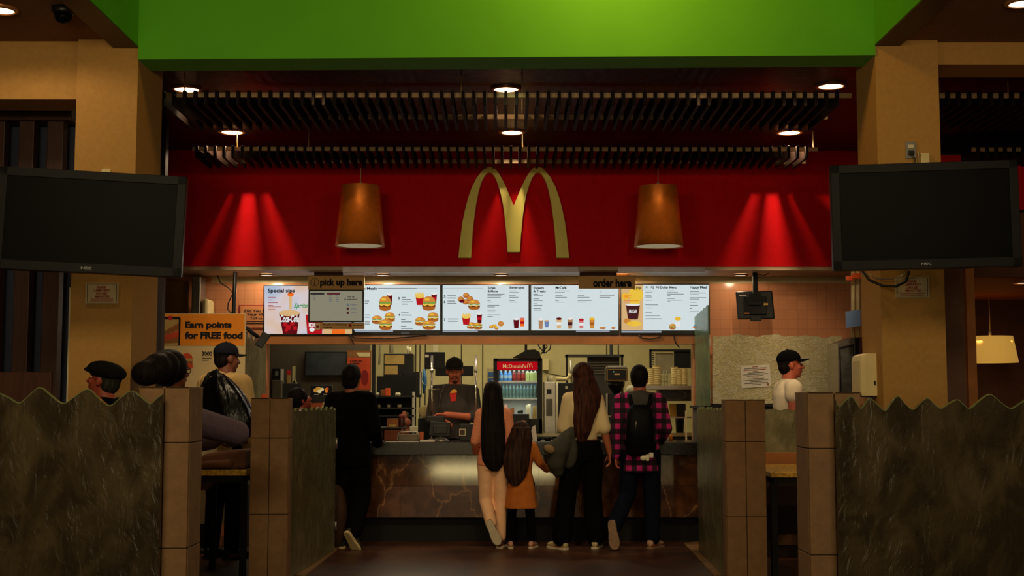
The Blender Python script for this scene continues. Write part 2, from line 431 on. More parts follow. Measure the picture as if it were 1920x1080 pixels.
b = MB(); b.box((xr0t + .16, 1.5, ZD + .05), (9, YP + .3, ZD + .15), brown_ceil); struct('ceiling_right', b)
# beams either side
b = MB(); b.box((-9, YP + .05, Z(187, YP + .05)), (xl0, YP + .4, ZD + .05), beige); struct('wall_left_beam', b)
b = MB(); b.box((xr1, YP + .05, Z(120, YP + .05)), (9, YP + .4, ZD + .05), beige); struct('wall_right_beam', b)
# counter-side ceiling and red fascia
b = MB(); b.box((-9, YP + .3, ZC), (9, YF + .2, ZC + .1), dark_ceil); struct('ceiling_counter', b)
b = MB(); b.box((X(250, YF), YF, ZS), (X(1700, YF), YF + .12, ZC), redp); struct('wall_red_fascia', b)
soff = mat('mauve_white_soffit', (186, 160, 130), .5, var=.06)
b = MB(); b.box((X(250, YF), YF + .005, ZS - .035), (X(1700, YF), YM + .1, ZS - .002), soff)
b.box((X(640, YF), YF - .012, ZS - .06), (X(1085, YF), YF + .03, ZS - .006), mat('lilac_grey_metal_edge', (150, 138, 150), .35, metal=.3))
b.box((X(1160, YF), YF - .012, ZS - .055), (X(1325, YF), YF + .03, ZS - .006), MATS['lilac_grey_metal_edge'])
struct('ceiling_soffit', b)
# menu wall (above the opening), tiled wings
zop = Z(645, YM)
b = MB(); b.box((X(355, YM), YM, zop), (X(1330, YM), YM + .15, ZS - .03), tile_or)
b.box((X(250, YM), YM, 0), (X(500, YM), YM + .15, zop), tile_or)
b.box((X(250, YM), YM, zop), (X(355, YM), YM + .15, ZS - .03), tile_or); struct('wall_menu', b)
b = MB(); b.box((X(1330, YM), YM, zop), (X(1760, YM), YM + .15, ZS - .03), tile_or)
b.box((X(1300, YM), YM, 0), (X(1760, YM), YM + .15, zop), tile_or); struct('wall_right_tiled', b)
b = MB(); b.box((X(392, YM), YM - .006, Z(531, YM)), (X(1600, YM), YM, ZS - .03), mat('beige_wall_band', (214, 196, 150), .6, var=.06)); struct('trim_6', b)
b = MB(); b.box((X(500, YM), YM - .06, zop - .005), (X(1330, YM), YM, Z(632, YM)), trim_or); struct('trim_1', b)
# thin seam lines on right tile wall
# kitchen
b = MB(); b.box((-5.2, YK, 0), (5.2, YK + .1, 3.0), kit_wall)
for px in (779, 787, 797, 865, 905, 1138, 1160):
    b.box((X(px, YK) - .008, YK - .004, .9), (X(px, YK) + .008, YK, 3.0), seam)
struct('wall_kitchen_back', b)
b = MB(); b.box((-5.2, YM + .15, 2.95), (5.2, YK, 3.05), mat('kitchen_ceiling_panel', (200, 190, 165), .8)); struct('ceiling_kitchen', b)
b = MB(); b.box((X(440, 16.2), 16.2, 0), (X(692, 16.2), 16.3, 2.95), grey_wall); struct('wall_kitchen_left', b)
b = MB(); b.box((3.2, YM + .15, 0), (3.3, YK, 2.95), kit_wall); struct('wall_kitchen_right', b)
# dim room left and right of the pillars
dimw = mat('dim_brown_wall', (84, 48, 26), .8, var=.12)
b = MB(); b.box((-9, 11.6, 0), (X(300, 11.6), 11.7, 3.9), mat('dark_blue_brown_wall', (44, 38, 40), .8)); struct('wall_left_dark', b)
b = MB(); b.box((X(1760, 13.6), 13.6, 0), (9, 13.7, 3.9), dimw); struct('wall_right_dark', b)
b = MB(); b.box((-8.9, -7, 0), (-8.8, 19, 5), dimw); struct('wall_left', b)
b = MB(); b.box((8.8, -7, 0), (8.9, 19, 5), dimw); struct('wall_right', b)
b = MB(); b.box((X(1764, 12.4), 12.4, Z(392, 12.4)), (X(2300, 12.4), 12.5, Z(290, 12.4)), redp); struct('wall_red_right', b)
lowc = mat('amber_lit_ceiling', (178, 96, 40), .7, var=.08)  # amber lamplight put into the ceiling colour
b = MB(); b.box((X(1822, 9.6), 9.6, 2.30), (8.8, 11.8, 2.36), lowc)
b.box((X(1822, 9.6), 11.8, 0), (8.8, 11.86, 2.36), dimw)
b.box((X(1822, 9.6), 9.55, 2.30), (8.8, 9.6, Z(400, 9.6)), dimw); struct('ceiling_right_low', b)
b = MB(); b.box((xr1 - .02, 9.25, 0), (X(1808, 9.3), 9.35, 2.45), mat('mauve_brown_wall', (110, 80, 66), .85)); struct('wall_right_stub', b)
b = MB(); b.box((X(1808, 9.3), 9.2, 0), (X(1824, 9.3), 9.45, 2.45), trim_or); struct('trim_2', b)
b = MB(); b.box((X(126, 9.0), 8.98, 0), (X(131, 9.0), 9.05, Z(540, 9.0)), offwhite); struct('trim_3', b)
# kerbs under the glass partitions
def floorquad(mb, pts, h, m):
    lo = [PZ(x, y, 0) for x, y in pts]
    mb.prism([V((p.x, p.y, 0)) for p in lo], (0, 0, h), m)
b = MB(); floorquad(b, [(623, 1015), (651, 1017), (574, 1079), (544, 1079)], .012, kerb); struct('trim_4', b)
b = MB(); floorquad(b, [(1282, 1020), (1312, 1017), (1374, 1079), (1338, 1079)], .012, kerb)
for t in (.25, .55, .8):
    x0 = 1282 + 56 * t; y = 1020 + 59 * t
    p, q = PZ(x0 - 2, y, .013), PZ(x0 + 34, y - 3, .013); b.quad((p.x, p.y, .0128), (q.x, q.y, .0128), (q.x, q.y - .02, .0128), (p.x, p.y - .02, .0128), grout)
struct('trim_5', b)

# ------------------------------------------------- slatted screen on the left
t = thing('slatted_wood_screen', 'dark brown slatted wooden screen left of the left pillar', 'screen', (X(70, 9.3), 9.3, 0))
b = MB(); b.box((-6.5, 9.25, Z(226, 9.25)), (X(118, 9.25), 9.45, Z(190, 9.25)), wood_dk, .01); b.build('header', t)
for i, (a, c) in enumerate(((-42, -12), (15, 44), (69, 100))):
    b = MB(); b.box((X(a + 4, 9.3), 9.3, 0), (X(c + 4, 9.3), 9.4, Z(226, 9.3)), wood_dk, .006); b.build('post', t)
b = MB(); b.box((-6.5, 9.27, 0), (X(95, 9.27), 9.42, Z(698, 9.27)), mat('red_brown_wood_panel', (86, 48, 30), .55, var=.2, stretch=(6, 6, 1)), .005); b.build('lower_panel', t)
b = MB(); b.box((-6.5, 9.5, 0), (X(135, 9.5), 9.53, Z(226, 9.5)), blue_dk); b.build('backing', t)

# ---------------------------------------------------------------- downlights
def downlight(name, label, c, r, lens, group, cat='ceiling light', trimr=1.28):
    t = thing(name, label, cat, c, group)
    b = MB(); b.lathe(c, [(r * trimr, .0), (r * trimr, -.014), (r * 1.02, -.02), (r, .0)], trim_cu, caps=False); b.build('trim', t)
    b = MB(); b.lathe(c, [(r * 1.0, -.004), (r * .98, -.012), (.01, -.016)], lens, n=24); b.build('lens', t)
    return t
WARM = (1, .74, .45)
g = 'round downlights in the dark ceiling'
names = [['front row downlight above the left end of the slats', 'front row downlight above the golden arches', 'front row downlight by the right pillar, fully clear of the slats'],
         ['back row downlight near the left pillar, left of the hanging lamp', 'back row downlight directly above the golden arches, between two slat canopies', 'back row downlight at the right, partly cut by a slat']]
LN = PZ(350, 166, ZC).y; LFAR = PZ(960, 246, ZC).y
for i, px in enumerate((350, 949, 1558)):
    c = PZ(px, 165 if i < 2 else 159, ZC); downlight('downlight', names[0][i], c, .098, warm, g)
    spot('downlight_beam', c - V((0, 0, .03)), 55, WARM, 100, .6, .05)
for i, px in enumerate((443, 960, 1486)):
    c = PZ(px, 253 - 6 * i, ZC); c.y = LFAR; downlight('downlight', names[1][i], c, .098, warm, g)
    spot('downlight_beam', c - V((0, 0, .03)), (72, 32, 72)[i], WARM, 142, .18, .028)
for i, px in enumerate((500, 718, 940, 1166, 1388)):
    c = P(px, 514, 13.39); c.z = ZS - .037
    downlight('soffit_downlight', ['small soffit downlight above the cola screen', 'small soffit downlight above the burger meals screen', 'small soffit downlight above the third menu screen', 'small soffit downlight above the order here sign', 'small soffit downlight beside the hanging monitor'][i], c, .07, warm_s, 'small downlights in the soffit', trimr=1.15)
    spot('soffit_beam', c - V((0, 0, .02)), (16, 20, 20, 20, 7)[i], (1, .8, .52), 178, .15, .03)
c = PZ(2, 16, ZD + .05); downlight('downlight', 'downlight in the brown ceiling at the top left corner', c, .08, warm, None)
spot('downlight_beam', c - V((0, 0, .03)), 16, WARM, 165, .3, .05)
c = P(1916, 505, 9.9); c.z = 2.3; downlight('downlight', 'downlight in the amber ceiling under the right television', c, .06, warm, None)
spot('downlight_beam', c - V((0, 0, .03)), 25, (1, .6, .28), 150, .6, .05)
c = PZ(1917, 3, ZD + .05); downlight('downlight', 'downlight in the brown ceiling at the top right corner', c, .08, warm, None)
# dome camera
c = PZ(119, 14, ZD + .05)
t = thing('dome_camera', 'black dome security camera on the brown ceiling at top left', 'camera', c)
b = MB(); b.lathe(c, [(.07, 0), (.07, -.035), (.06, -.045)], black); b.build('housing', t)
b = MB(); b.lathe(c, [(.055, -.045), (.052, -.07), (.035, -.092), (.008, -.1)], screen_off); b.build('dome', t)

# ------------------------------------------------------------- slat canopies
def canopy(label, Y0, Y1, z0, z1, x0, x1, pitch, n0, rails, rods):
    t = thing('slat_canopy', label, 'ceiling slats', ((x0 + x1) / 2, (Y0 + Y1) / 2, z1))
    sl = MB(); L = V((x0, Y0, z0))
    sl.box((x0 - .012, Y0, z0), (x0 + .012, Y1, z1), slat_wood, .002)
    s0 = sl.build('slat', t)
    n = int((x1 - x0) / pitch)
    for i in range(1, n + 1):
        o = s0.copy(); col.objects.link(o); o.parent = t; o.location = (i * pitch, 0, 0)
    for (ry, rz) in rails:
        b = MB(); b.box((x0 - .05, ry, rz - .036), (x1 + .05, ry + .02, rz), rail_metal); b.build('rail', t)
    for px, ry in rods:
        b = MB(); b.cyl((X(px, ry, 170), ry, z1 - .02), (X(px, ry, 170), ry, ZC), .005, rail_metal, n=6); b.build('hanging_rod', t)
    return t
z0, z1 = 3.632, 3.745
x0, x1 = xl1t - .15, xr0t + .12
YN0 = PZ(950, 170, z1).y; YN1 = PZ(950, 245, z0).y; YQ0 = PZ(950, 273, z1).y; YQ1 = PZ(950, 317, z0).y
canopy('front dark slatted wood canopy, hung nearest under the ceiling', YN0, YN1, z0, z1, x0, x1, .0815, 0,
       [(YN0 + .05, z1 - .005), (PZ(950, 213, z1).y, z1 - .008)], [(346, YN0 + .06), (979, YN0 + .06), (979, YN1 - .2), (865, YN0 + .06)])
canopy('rear dark slatted wood canopy, hung just before the red wall', YQ0, YQ1, z0, z1, x0 - .25, x1 + .25, .083, 0,
       [(YQ0 + .04, z1 - .005), (YQ1 - .06, z1 - .03)], [(447, YQ0 + .06), (980, YQ0 + .06), (1523, YQ0 + .06), (580, YQ0 + .06)])
canopy('short slatted wood canopy in the dark bay right of the right pillar', YN0, YN1, z0, z1, X(1775, YN0), X(2100, YN0), .0815, 0,
       [(YN0 + .05, z1 - .005), (YN1 - .15, z1 - .008)], [(1890, YN0 + .06)])
canopy('slatted wood canopy far back in the dark bay right of the right pillar', YQ0, YQ1, z0, z1, X(1850, YQ0), X(2200, YQ0), .083, 0,
       [(YQ0 + .04, z1 - .005)], [(1950, YQ0 + .06)])

# ------------------------------------------------------------------ arches
ARC_O = [(100, 993), (112, 880), (124, 770), (140, 650), (165, 530), (196, 410), (232, 310), (278, 220), (335, 150), (370, 124), (400, 115),
         (432, 123), (462, 146), (495, 188), (530, 250), (565, 325), (598, 405), (622, 465), (634, 490)]
ARC_I = [(575, 938), (566, 800), (556, 690), (545, 580), (530, 470), (508, 370), (484, 290), (455, 218), (428, 180), (400, 168),
         (378, 174), (352, 204), (322, 262), (296, 350), (272, 470), (252, 610), (238, 740), (228, 870), (222, 993)]
def arches(mb, place, d, m):
    left = ARC_O + [(634, 938)] + ARC_I
    mb.prism([place(x, y) for x, y in left], d, m)
    mb.prism([place(1268 - x, y) for x, y in left][::-1], d, m)
gold = mat('yellow_face_green_bounce', (248, 232, 120), .55, var=.05, scale=3)  # green bounce light tinted into the yellow
Y_ = YF - .09
b = MB(); arches(b, lambda x, y: P(840 + x / 5.144, 290 + y / 5.144, Y_), (0, .085, 0), gold)
o = b.build('arch_sign'); tag(o, 'large yellow double-arch letter M mounted on the red wall', 'sign')

# ---------------------------------------------------------- pendant lamps
shade_m = mat('copper_orange_lamp_shade', (246, 136, 44), .42, metal=.5, var=.08, scale=20)
shade_in = mat('pale_shade_underside', (200, 196, 170), .7, emit=(190, 176, 140), estr=.4)  # faint glow put in so the shade opening looks lit
def pendant(label, px, Y, ytop, ybot, rt, rb, m, top=ZC, emit=None, group=None):
    zb, zt = Z(ybot, Y, px), Z(ytop, Y, px); c = V((X(px, Y, ybot), Y, 0))
    t = thing('pendant_lamp', label, 'lamp', c + V((0, 0, zb)), group)
    b = MB(); b.lathe(c, [(rt, zt), (rb, zb), (rb - .012, zb + .003), (rt - .012, zt - .004)], m, n=40, caps=False); b.lathe(c, [(rt - .004, zt - .004), (.012, zt + .002)], m, n=40, caps=False); b.build('lamp_shade', t)
    b = MB(); b.lathe(c, [(rb - .014, zb + .012), (.01, zb + .014)], shade_in if emit is None else emit, n=40, caps=False); b.build('diffuser', t)
    b = MB(); b.cyl(c + V((0, 0, zt)), c + V((0, 0, zt + .045)), .012, mat('pale_cord_cap', (190, 180, 160), .5), n=10); b.cyl(c + V((0, 0, zt + .04)), c + V((0, 0, top)), .004, rail_metal, n=6); b.build('cord', t)
    return t
pendant('left copper-orange tapered pendant lamp before the red wall', 675, 12.5, 349, 462, .185, .238 , shade_m, top=3.63, group='copper pendant lamps before the red wall')
pendant('right copper-orange tapered pendant lamp before the red wall', 1235, 12.5, 350, 463, .185, .238 , shade_m, top=3.63, group='copper pendant lamps before the red wall')
lit_shade = mat('glowing_cream_shade', (235, 190, 100), .8, emit=(236, 178, 78), estr=.42, var=.05)
pendant('glowing cream drum pendant lamp in the amber bay at far right', 1858, 11.2, 631, 680, .185, .225, lit_shade, top=2.3, emit=mat('lit_shade_bottom', (255, 230, 170), .5, emit=(255, 220, 150), estr=1.2))

# ------------------------------------------------------------- televisions
tvgrey = mat('tv_bezel_black', (22, 21, 20), .5, var=.1, spec=.12)
def tv(name, label, tl, tr, bl, Ya, Yb, mark):
    a, c, d = P(*tl, Ya), P(*tr, Yb), P(*bl, Ya - .0)
    U = c - a; W = U.length; U.normalize(); H = (a - d).length
    Vv = (a - d).normalized(); N = U.cross(Vv).normalized(); Vv = N.cross(U).normalized()
    N = -N if N.y > 0 else N      # towards camera
    t = thing(name, label, 'television', a + U * W / 2 - Vv * H + N * 0)
    M = Matrix((U.to_4d(), Vv.to_4d(), N.to_4d(), (0, 0, 0, 1))).transposed(); M.translation = a
    for i in range(3): M[3][i] = 0
    fr = .075
    b = MB(); b.box((0, -H, -.09), (W, 0, -.012), black, .008)
    bz = .052
    b.box((0, -bz, -.02), (W, 0, 0), tvgrey, .003); b.box((0, -H, -.02), (W, -H + bz * 1.1, 0), tvgrey, .003)
    b.box((0, -H, -.02), (bz, 0, 0), tvgrey, .003); b.box((W - bz, -H, -.02), (W, 0, 0), tvgrey, .003)
    b.xf(M); b.build('frame', t)
    b = MB(); b.box((bz, -H + bz * 1.1, -.02), (W - bz, -bz, -.007), screen_off); b.xf(M); b.build('screen', t)
    if mark:
        b = MB(); b.textf(mark, V((W / 2 - .035, -H + .02, .0015)), V((.06, 0, 0)), V((0, .014, 0)), mat('silver_badge', (150, 150, 150), .4), .02); b.xf(M); b.build('badge', t)
    b = MB(); b.box((W * .38, -H * .75, -.2), (W * .62, -H * .25, -.085), black, .01); b.xf(M)
    p = M @ V((W / 2, -H / 2, -.19)); b.box((p.x - .06, p.y, p.z - .06), (p.x + .06, max(p.y + .12, YP), p.z + .06), black); b.build('wall_mount', t)
    return t
tv('television', 'switched-off television tilted on the left pillar', (-2, 311), (350, 331), (-5, 503), 7.62, 7.75, 'NEC')
tv('television', 'switched-off television mounted on the right pillar, below a wall outlet', (1557, 310), (1908, 299), (1555, 507), 7.75, 7.62, 'NEC')
# outlet and adapters on the right pillar
Yq = YP - .012
t = thing('wall_outlet', 'metal wall outlet with a black plug above the right television', 'outlet', P(1708, 298, Yq))
b = MB(); b.pbox(1698, 265, 1718, 297, Yq, .012, steel, .002); b.build('plate', t)
b = MB(); b.pbox(1703, 271, 1713, 278, Yq - .006, .008, offwhite, .001); b.build('socket', t)
b = MB(); b.pbox(1704, 282, 1715, 290, Yq - .03, .03, black, .003); b.tube([P(1710, 288, Yq - .03), P(1716, 298, Yq - .04), P(1714, 320, Yq - .03)], .004, black); b.build('plug', t)
t = thing('power_adapter', 'small cream power adapter on the right pillar beside the outlet', 'adapter', P(1735, 303, Yq))
b = MB(); b.pbox(1727, 287, 1743, 306, Yq - .02, .032, cream, .004); b.build('body', t)
b = MB(); b.tube([P(1722, 304, Yq - .01), P(1722, 284, Yq - .03), P(1727, 292, Yq - .02)], .0035, offwhite); b.build('cable', t)
b = MB(); b.pbox(190, 317, 207, 330, Yq - .02, .03, cream, .003); o = b.build('power_adapter'); tag(o, 'small cream box peeping above the left television', 'adapter')
b = MB(); b.tube([P(1617, 508, 8.55), P(1630, 525, 8.5), P(1655, 536, 8.45), P(1680, 537, 8.42), P(1698, 528, 8.42), P(1705, 508, 8.4)], .009, black); o = b.build('black_cable'); tag(o, 'black cable looping below the right television', 'cable')
b = MB(); b.tube([P(1625, 512, 8.56), P(1645, 523, 8.55), P(1672, 523, 8.54), P(1695, 515, 8.52), P(1702, 504, 8.5)], .004, steel); o = b.build('thin_cable'); tag(o, 'thin grey cable looping behind the black cable under the right television', 'cable')
# laminated notices
def notice(label, x0, y0, x1, y1, Y, name='notice'):
    t = thing(name, label, 'notice', P((x0 + x1) / 2, y1, Y))
    b = MB(); b.pbox(x0, y0, x1, y1, Y, .006, mat('clear_plastic_sleeve', (196, 176, 140), .12, var=.1, scale=10), .001); b.build('sleeve', t)
    w, h = x1 - x0, y1 - y0
    b = MB()
    for k, (txt, u0, u1) in enumerate((('PLEASE', .35, .62), ('20 MINUTES', .26, .74), ('ON USE', .32, .66), ('MINUTES', .3, .74))):
        if k == 1: txt = 'LIMITED'
        b.text(txt, x0 + w * u0, y0 + h * (.16 + .15 * k), x0 + w * u1, y0 + h * (.27 + .15 * k), Y - .003, ink_r, .03)
    for k in (.78, .87):
        b.prect(x0 + w * .15, y0 + h * k, x0 + w * .85, y0 + h * (k + .025), Y - .003, ink_r)
    for q in ((.05, .04, .95, .06), (.05, .93, .95, .95), (.05, .04, .065, .95), (.935, .04, .95, .95)):
        b.prect(x0 + w * q[0], y0 + h * q[1], x0 + w * q[2], y0 + h * q[3], Y - .003, ink_g)
    b.build('print', t)
notice('laminated notice with red print on the left pillar', 160, 530, 222, 569, YP - .012)
notice('laminated notice with red print on the right pillar', 1678, 519, 1743, 558, YP - .012)
# paper towel dispenser
t = thing('paper_towel_dispenser', 'cream paper towel dispenser on the side of the right pillar', 'dispenser', P(1628, 742, 8.8))
b = MB(); xa, xb = X(1610, 8.8), X(1647, 8.8); z_0, z_1 = Z(742, 8.8), Z(663, 8.8)
prof = [(xb - .0, 0), (xa + .02, 0), (xa, .03), (xa, .2), (xb, .2)]
rows = []
for z_, s_ in ((z_0, .95), (z_0 + .02, 1), (z_1 - .05, 1), (z_1 - .015, .93), (z_1, .7)):
    rows.append([V((xb - (xb - x_) * s_, 8.74 + y_, z_)) for x_, y_ in [(xb, 0), (xa + .03, 0), (xa + .006, .012), (xa, .03), (xa, .22), (xb, .22)]])
b.ring_loft(rows, cream, smooth=False); b.build('cover', t)
b = MB(); b.pbox(1639, 714, 1642, 722, 8.735, .01, black); b.build('lock', t)
b = MB(); b.pbox(1612, 739, 1646, 745, 8.76, .15, dkgrey); b.build('outlet_slot', t)
# ------------------------------------------------------------ menu screens
S_W = glow('screen_white_glow', (208, 220, 222), 1.0)
S_WB = glow('screen_strip_glow', (176, 186, 200), .7)
K = glow('screen_ink', (30, 30, 34), .5); KG = glow('screen_grey_ink', (120, 124, 130), .6)
C_RED = glow('screen_red', (196, 26, 34), .8); C_DRED = glow('screen_dark_red', (104, 16, 22), .8)
C_BUN = glow('screen_bun', (222, 146, 66), .8); C_BUN2 = glow('screen_bun_shade', (186, 104, 40), .8)
C_PAT = glow('screen_patty', (96, 46, 24), .8); C_CHE = glow('screen_cheese', (248, 196, 62), .85)
C_LET = glow('screen_lettuce', (126, 170, 70), .8); C_YEL = glow('screen_yellow', (250, 206, 70), .85)
C_WH = glow('screen_bright', (238, 238, 236), .9); C_GRN = glow('screen_green', (46, 160, 90), .8)
C_PEA = glow('screen_peach', (228, 186, 130), .85); C_ORG = glow('screen_orange', (246, 110, 30), .9)
C_BRN = glow('screen_brown', (78, 34, 36), .8); C_TAN = glow('screen_tan', (190, 140, 100), .8); C_PNK = glow('screen_pink', (230, 130, 130), .8)
C_BLU = glow('screen_blue', (120, 140, 190), .8); C_SKY = glow('screen_sky', (90, 180, 225), .8); C_PUR = glow('screen_purple', (90, 30, 80), .8)
class LT(MB):
    def __init__(s, par): super().__init__(); s.par = par
    def text(s, *a, **k): m = MB(); m.text(*a, **k); m.build('heading', s.par); return s
    def build(s, name, parent=None, fix=True):
        if s.v: return MB.build(s, 'rule_line', parent, fix)
class G(MB):
    def __init__(s, par): super().__init__(); s.par = par
SP = m_screen_peach()
YB = YM - .055   # screen faces
LAY = [0]
def ly(): LAY[0] += 1; return YB - .002 - .0006 * (LAY[0] % 40)
def split_pic(name):
    def deco(fn):
        def run(mb, *a, **k):
            LAY[0] = 0
            if isinstance(mb, G): m = MB(); fn(m, *a, **k); m.build(name, mb.par)
            else: fn(mb, *a, **k)
        return run
    return deco
@split_pic('burger_picture')
def bun(mb, cx, cy, w, h, dbl=False):
    mb.pell(cx, cy + h * .38, w * .48, h * .2, ly(), C_BUN2); mb.prect(cx - w * .48, cy + h * .26, cx + w * .48, cy + h * .4, ly(), C_BUN2)
    mb.prect(cx - w * .5, cy + h * .12, cx + w * .5, cy + h * .28, ly(), C_PAT)
    mb.ppoly([(cx - w * .52, cy + h * .1), (cx + w * .52, cy + h * .1), (cx + w * .2, cy + h * .26), (cx - w * .1, cy + h * .14), (cx - w * .3, cy + h * .24)], ly(), C_CHE)
    if dbl:
        mb.prect(cx - w * .5, cy - h * .04, cx + w * .5, cy + h * .06, ly(), C_PAT); mb.prect(cx - w * .5, cy + h * .05, cx + w * .5, cy + h * .09, ly(), C_CHE)
    mb.ppoly([(cx - w * .54, cy + h * .0), (cx - w * .3, cy + h * .09), (cx, cy + h * .02), (cx + w * .3, cy + h * .09), (cx + w * .54, cy), (cx + w * .5, cy - h * .08), (cx - w * .5, cy - h * .08)], ly(), C_LET)
    mb.pell(cx, cy - h * .05, w * .5, h * .45, ly(), C_BUN, 0, pi); mb.pell(cx - w * .12, cy - h * .26, w * .2, h * .1, ly(), C_CHE)
@split_pic('fries_picture')
def fries(mb, cx, cy, w, h):
    for i in range(7):
        x = cx - w * .42 + w * .84 * i / 6; k = h * (.5 if i % 2 else .4)
        mb.ppoly([(x - w * .07, cy), (x + w * .07, cy), (x + w * .09 + (i - 3) * w * .03, cy - k), (x - w * .05 + (i - 3) * w * .03, cy - k)], ly(), C_YEL)
    mb.ppoly([(cx - w * .5, cy - h * .12), (cx - w * .2, cy - h * .02), (cx + w * .2, cy - h * .02), (cx + w * .5, cy - h * .12), (cx + w * .36, cy + h * .5), (cx - w * .36, cy + h * .5)], ly(), C_RED)
@split_pic('drink_picture')
def cup(mb, cx, cy, w, h, c, lid=None, band=None):
    mb.ppoly([(cx - w * .5, cy - h * .45), (cx + w * .5, cy - h * .45), (cx + w * .36, cy + h * .5), (cx - w * .36, cy + h * .5)], ly(), c)
    if lid: mb.pell(cx, cy - h * .42, w * .52, h * .12, ly(), lid)
    if band: mb.ppoly([(cx - w * .46, cy - h * .1), (cx + w * .46, cy - h * .1), (cx + w * .41, cy + h * .2), (cx - w * .41, cy + h * .2)], ly(), band)
def lines(mb, x, y, ws, step=4.2, m=KG, h=1.3):
    q = MB() if isinstance(mb, LT) else mb
    for i, w_ in enumerate(ws):
        if w_: q.prect(x, y + i * step, x + w_, y + i * step + h, YB - .003, m)
    if q is not mb: q.build('price_list', mb.par)
def screen_base(label, x0, x1, ytop=533, ybot=628, content=None):
    t = thing('menu_screen', label, 'menu screen', P((x0 + x1) / 2, ybot, YM), 'row of menu screens above the counter')
    b = MB(); b.pbox(x0, ytop, x1, ybot, YB, .05, black, .003); b.build('frame', t)
    b = MB(); b.prect(x0 + 2, ytop + 2, x1 - 2, content[0], YB - .001, content[1]); b.build('screen', t)
    return t
# 1 special sips
t = screen_base('leftmost menu screen, Special sips with a big red cola cup', 494, 661, 534, 629, (626, SP))
b = LT(t); b.text('Special sips', 502, 541, 552.5, 550.5, YB - .004, K, .035); lines(b, 503, 557, [14, 0, 8, 0, 18, 0, 9, 24, 0, 13], 2.5, glow('screen_red_ink', (190, 90, 80), .7), 1.1)
b.text('Sprite', 551, 568.5, 577, 580, YB - .004, C_GRN, .02, .3); b.build('lettering', t)
b = MB()
b.ppoly([(541, 550), (548, 549), (547, 580), (542, 580)], YB - .0022, C_PEA); b.pell(545, 552, 6, 4, YB - .0024, C_ORG)
b.ppoly([(523, 586), (562, 586), (557, 626), (530.5, 626)], YB - .0026, C_DRED); b.pell(542.5, 587, 19.5, 6, YB - .003, C_PEA)
for q in ((535, 608, 4), (541, 614, 5), (548, 607, 4), (553, 615, 4), (537, 619, 3)): b.pell(q[0], q[1], q[2], q[2], YB - .0032, C_RED)
b.text('Coca-Cola', 525, 590.5, 560.5, 604, YB - .0045, C_WH, .03, .25)
b.ppoly([(573, 590), (606, 590), (604, 626), (576, 626)], YB - .0026, C_RED); b.text('IDI', 579, 606, 590, 613, YB - .0045, C_WH, .03); b.pell(585, 618, 5, 4, YB - .0045, C_WH)
b.prect(606, 617, 660, 626, YB - .0024, C_PEA); b.prect(622, 617.5, 647, 626, YB - .0026, C_ORG)
b.build('picture', t)
# 2 meals
t = screen_base('second menu screen from the left, with four groups of burger meals', 661.5, 827, content=(619, S_W))
b = LT(t); b.text('Combo Meals', 660, 538.5, 706.5, 543.5, YB - .004, K, .03); lines(b, 709, 540.5, [72], 3, KG, .8); b.prect(663, 540, 820, 540.4, YB - .003, KG)
for s, x, y in (('3', 746.5, 557), ('4', 747, 588)): b.text(s, x, y, x + 3, y + 4.6, YB - .004, K, .04)
lines(b, 753, 557, [8, 18, 22, 12]); lines(b, 752, 586, [14, 20, 0, 8, 20, 0, 10, 22, 0, 16]); lines(b, 684, 564, [8, 6]); lines(b, 684, 590, [9, 9, 0, 9, 9]); b.build('lettering', t)
b = G(t); cup(b, 730.5, 561, 11, 22, C_DRED, C_WH); bun(b, 722, 568, 22, 26, True); b.ppoly([(696, 571), (708, 561), (712, 564), (704, 572)], YB - .003, C_CHE); b.pell(708, 565, 5, 4, YB - .0035, C_RED)
bun(b, 707, 599, 19, 15); bun(b, 731, 594, 19, 17, True); bun(b, 723, 608, 24, 19)
fries(b, 787, 560, 15, 24); cup(b, 814, 559, 11, 20, C_DRED, C_WH, C_RED); bun(b, 804, 568, 25, 25, True)
bun(b, 788, 602, 19, 15); bun(b, 812, 594, 20, 17); bun(b, 804, 609, 24, 16)
b = MB(); b.prect(665, 619.5, 737, 622.5, YB - .0012, S_WB); b.build('footer_strip', t)
# 3
t = screen_base('third menu screen from the left, with nuggets and Sides & More list', 828, 993, content=(619.5, S_W))
b = LT(t); b.prect(832, 540, 905, 540.4, YB - .003, KG)
for s, y in (('5', 553.5), ('6', 563.5), ('7', 597)): b.text(s, 832, y, 835.5, y + 5, YB - .004, K, .04)
lines(b, 839, 554, [16, 16]); lines(b, 839, 564, [14, 17]); lines(b, 840, 597.5, [20, 18])
b.text('Sides', 914.5, 537.5, 929, 542, YB - .004, K, .03); b.text('& More', 914.5, 543.5, 933, 548, YB - .004, K, .03); b.text('Beverages', 955.5, 537.3, 983.5, 542.4, YB - .004, K, .03)
lines(b, 914, 551, [32, 26, 25, 0, 6, 8, 0, 22, 14, 0, 16, 14, 0, 24, 10], 3.0, h=1); lines(b, 955, 545, [13, 18, 0, 12, 17, 0, 10, 15], 3, h=1); b.build('lettering', t)
b = G(t)
b0 = b; b = MB()
for x, y in ((864, 561), (874, 554), (881, 560), (873, 566)): b.pell(x, y, 6, 5, YB - .003, C_BUN2); b.pell(x - 1, y - 1, 4.5, 3.5, YB - .0035, C_BUN)
b.pell(866, 565, 5, 3, YB - .004, C_DRED); b.build('nugget_picture', t); b = b0; bun(b, 889, 570.5, 22, 18)
fries(b, 874, 598, 15, 22); cup(b, 899, 596, 10, 19, C_DRED, C_WH, C_RED); bun(b, 884, 610, 17, 12); bun(b, 896, 611, 16, 12)
b = MB()
for x, y in ((921, 613), (927, 611), (931, 615), (938, 608)): b.pell(x, y, 4, 3, YB - .003, C_BUN2); b.pell(x, y - .6, 3, 2, YB - .0035, C_CHE)
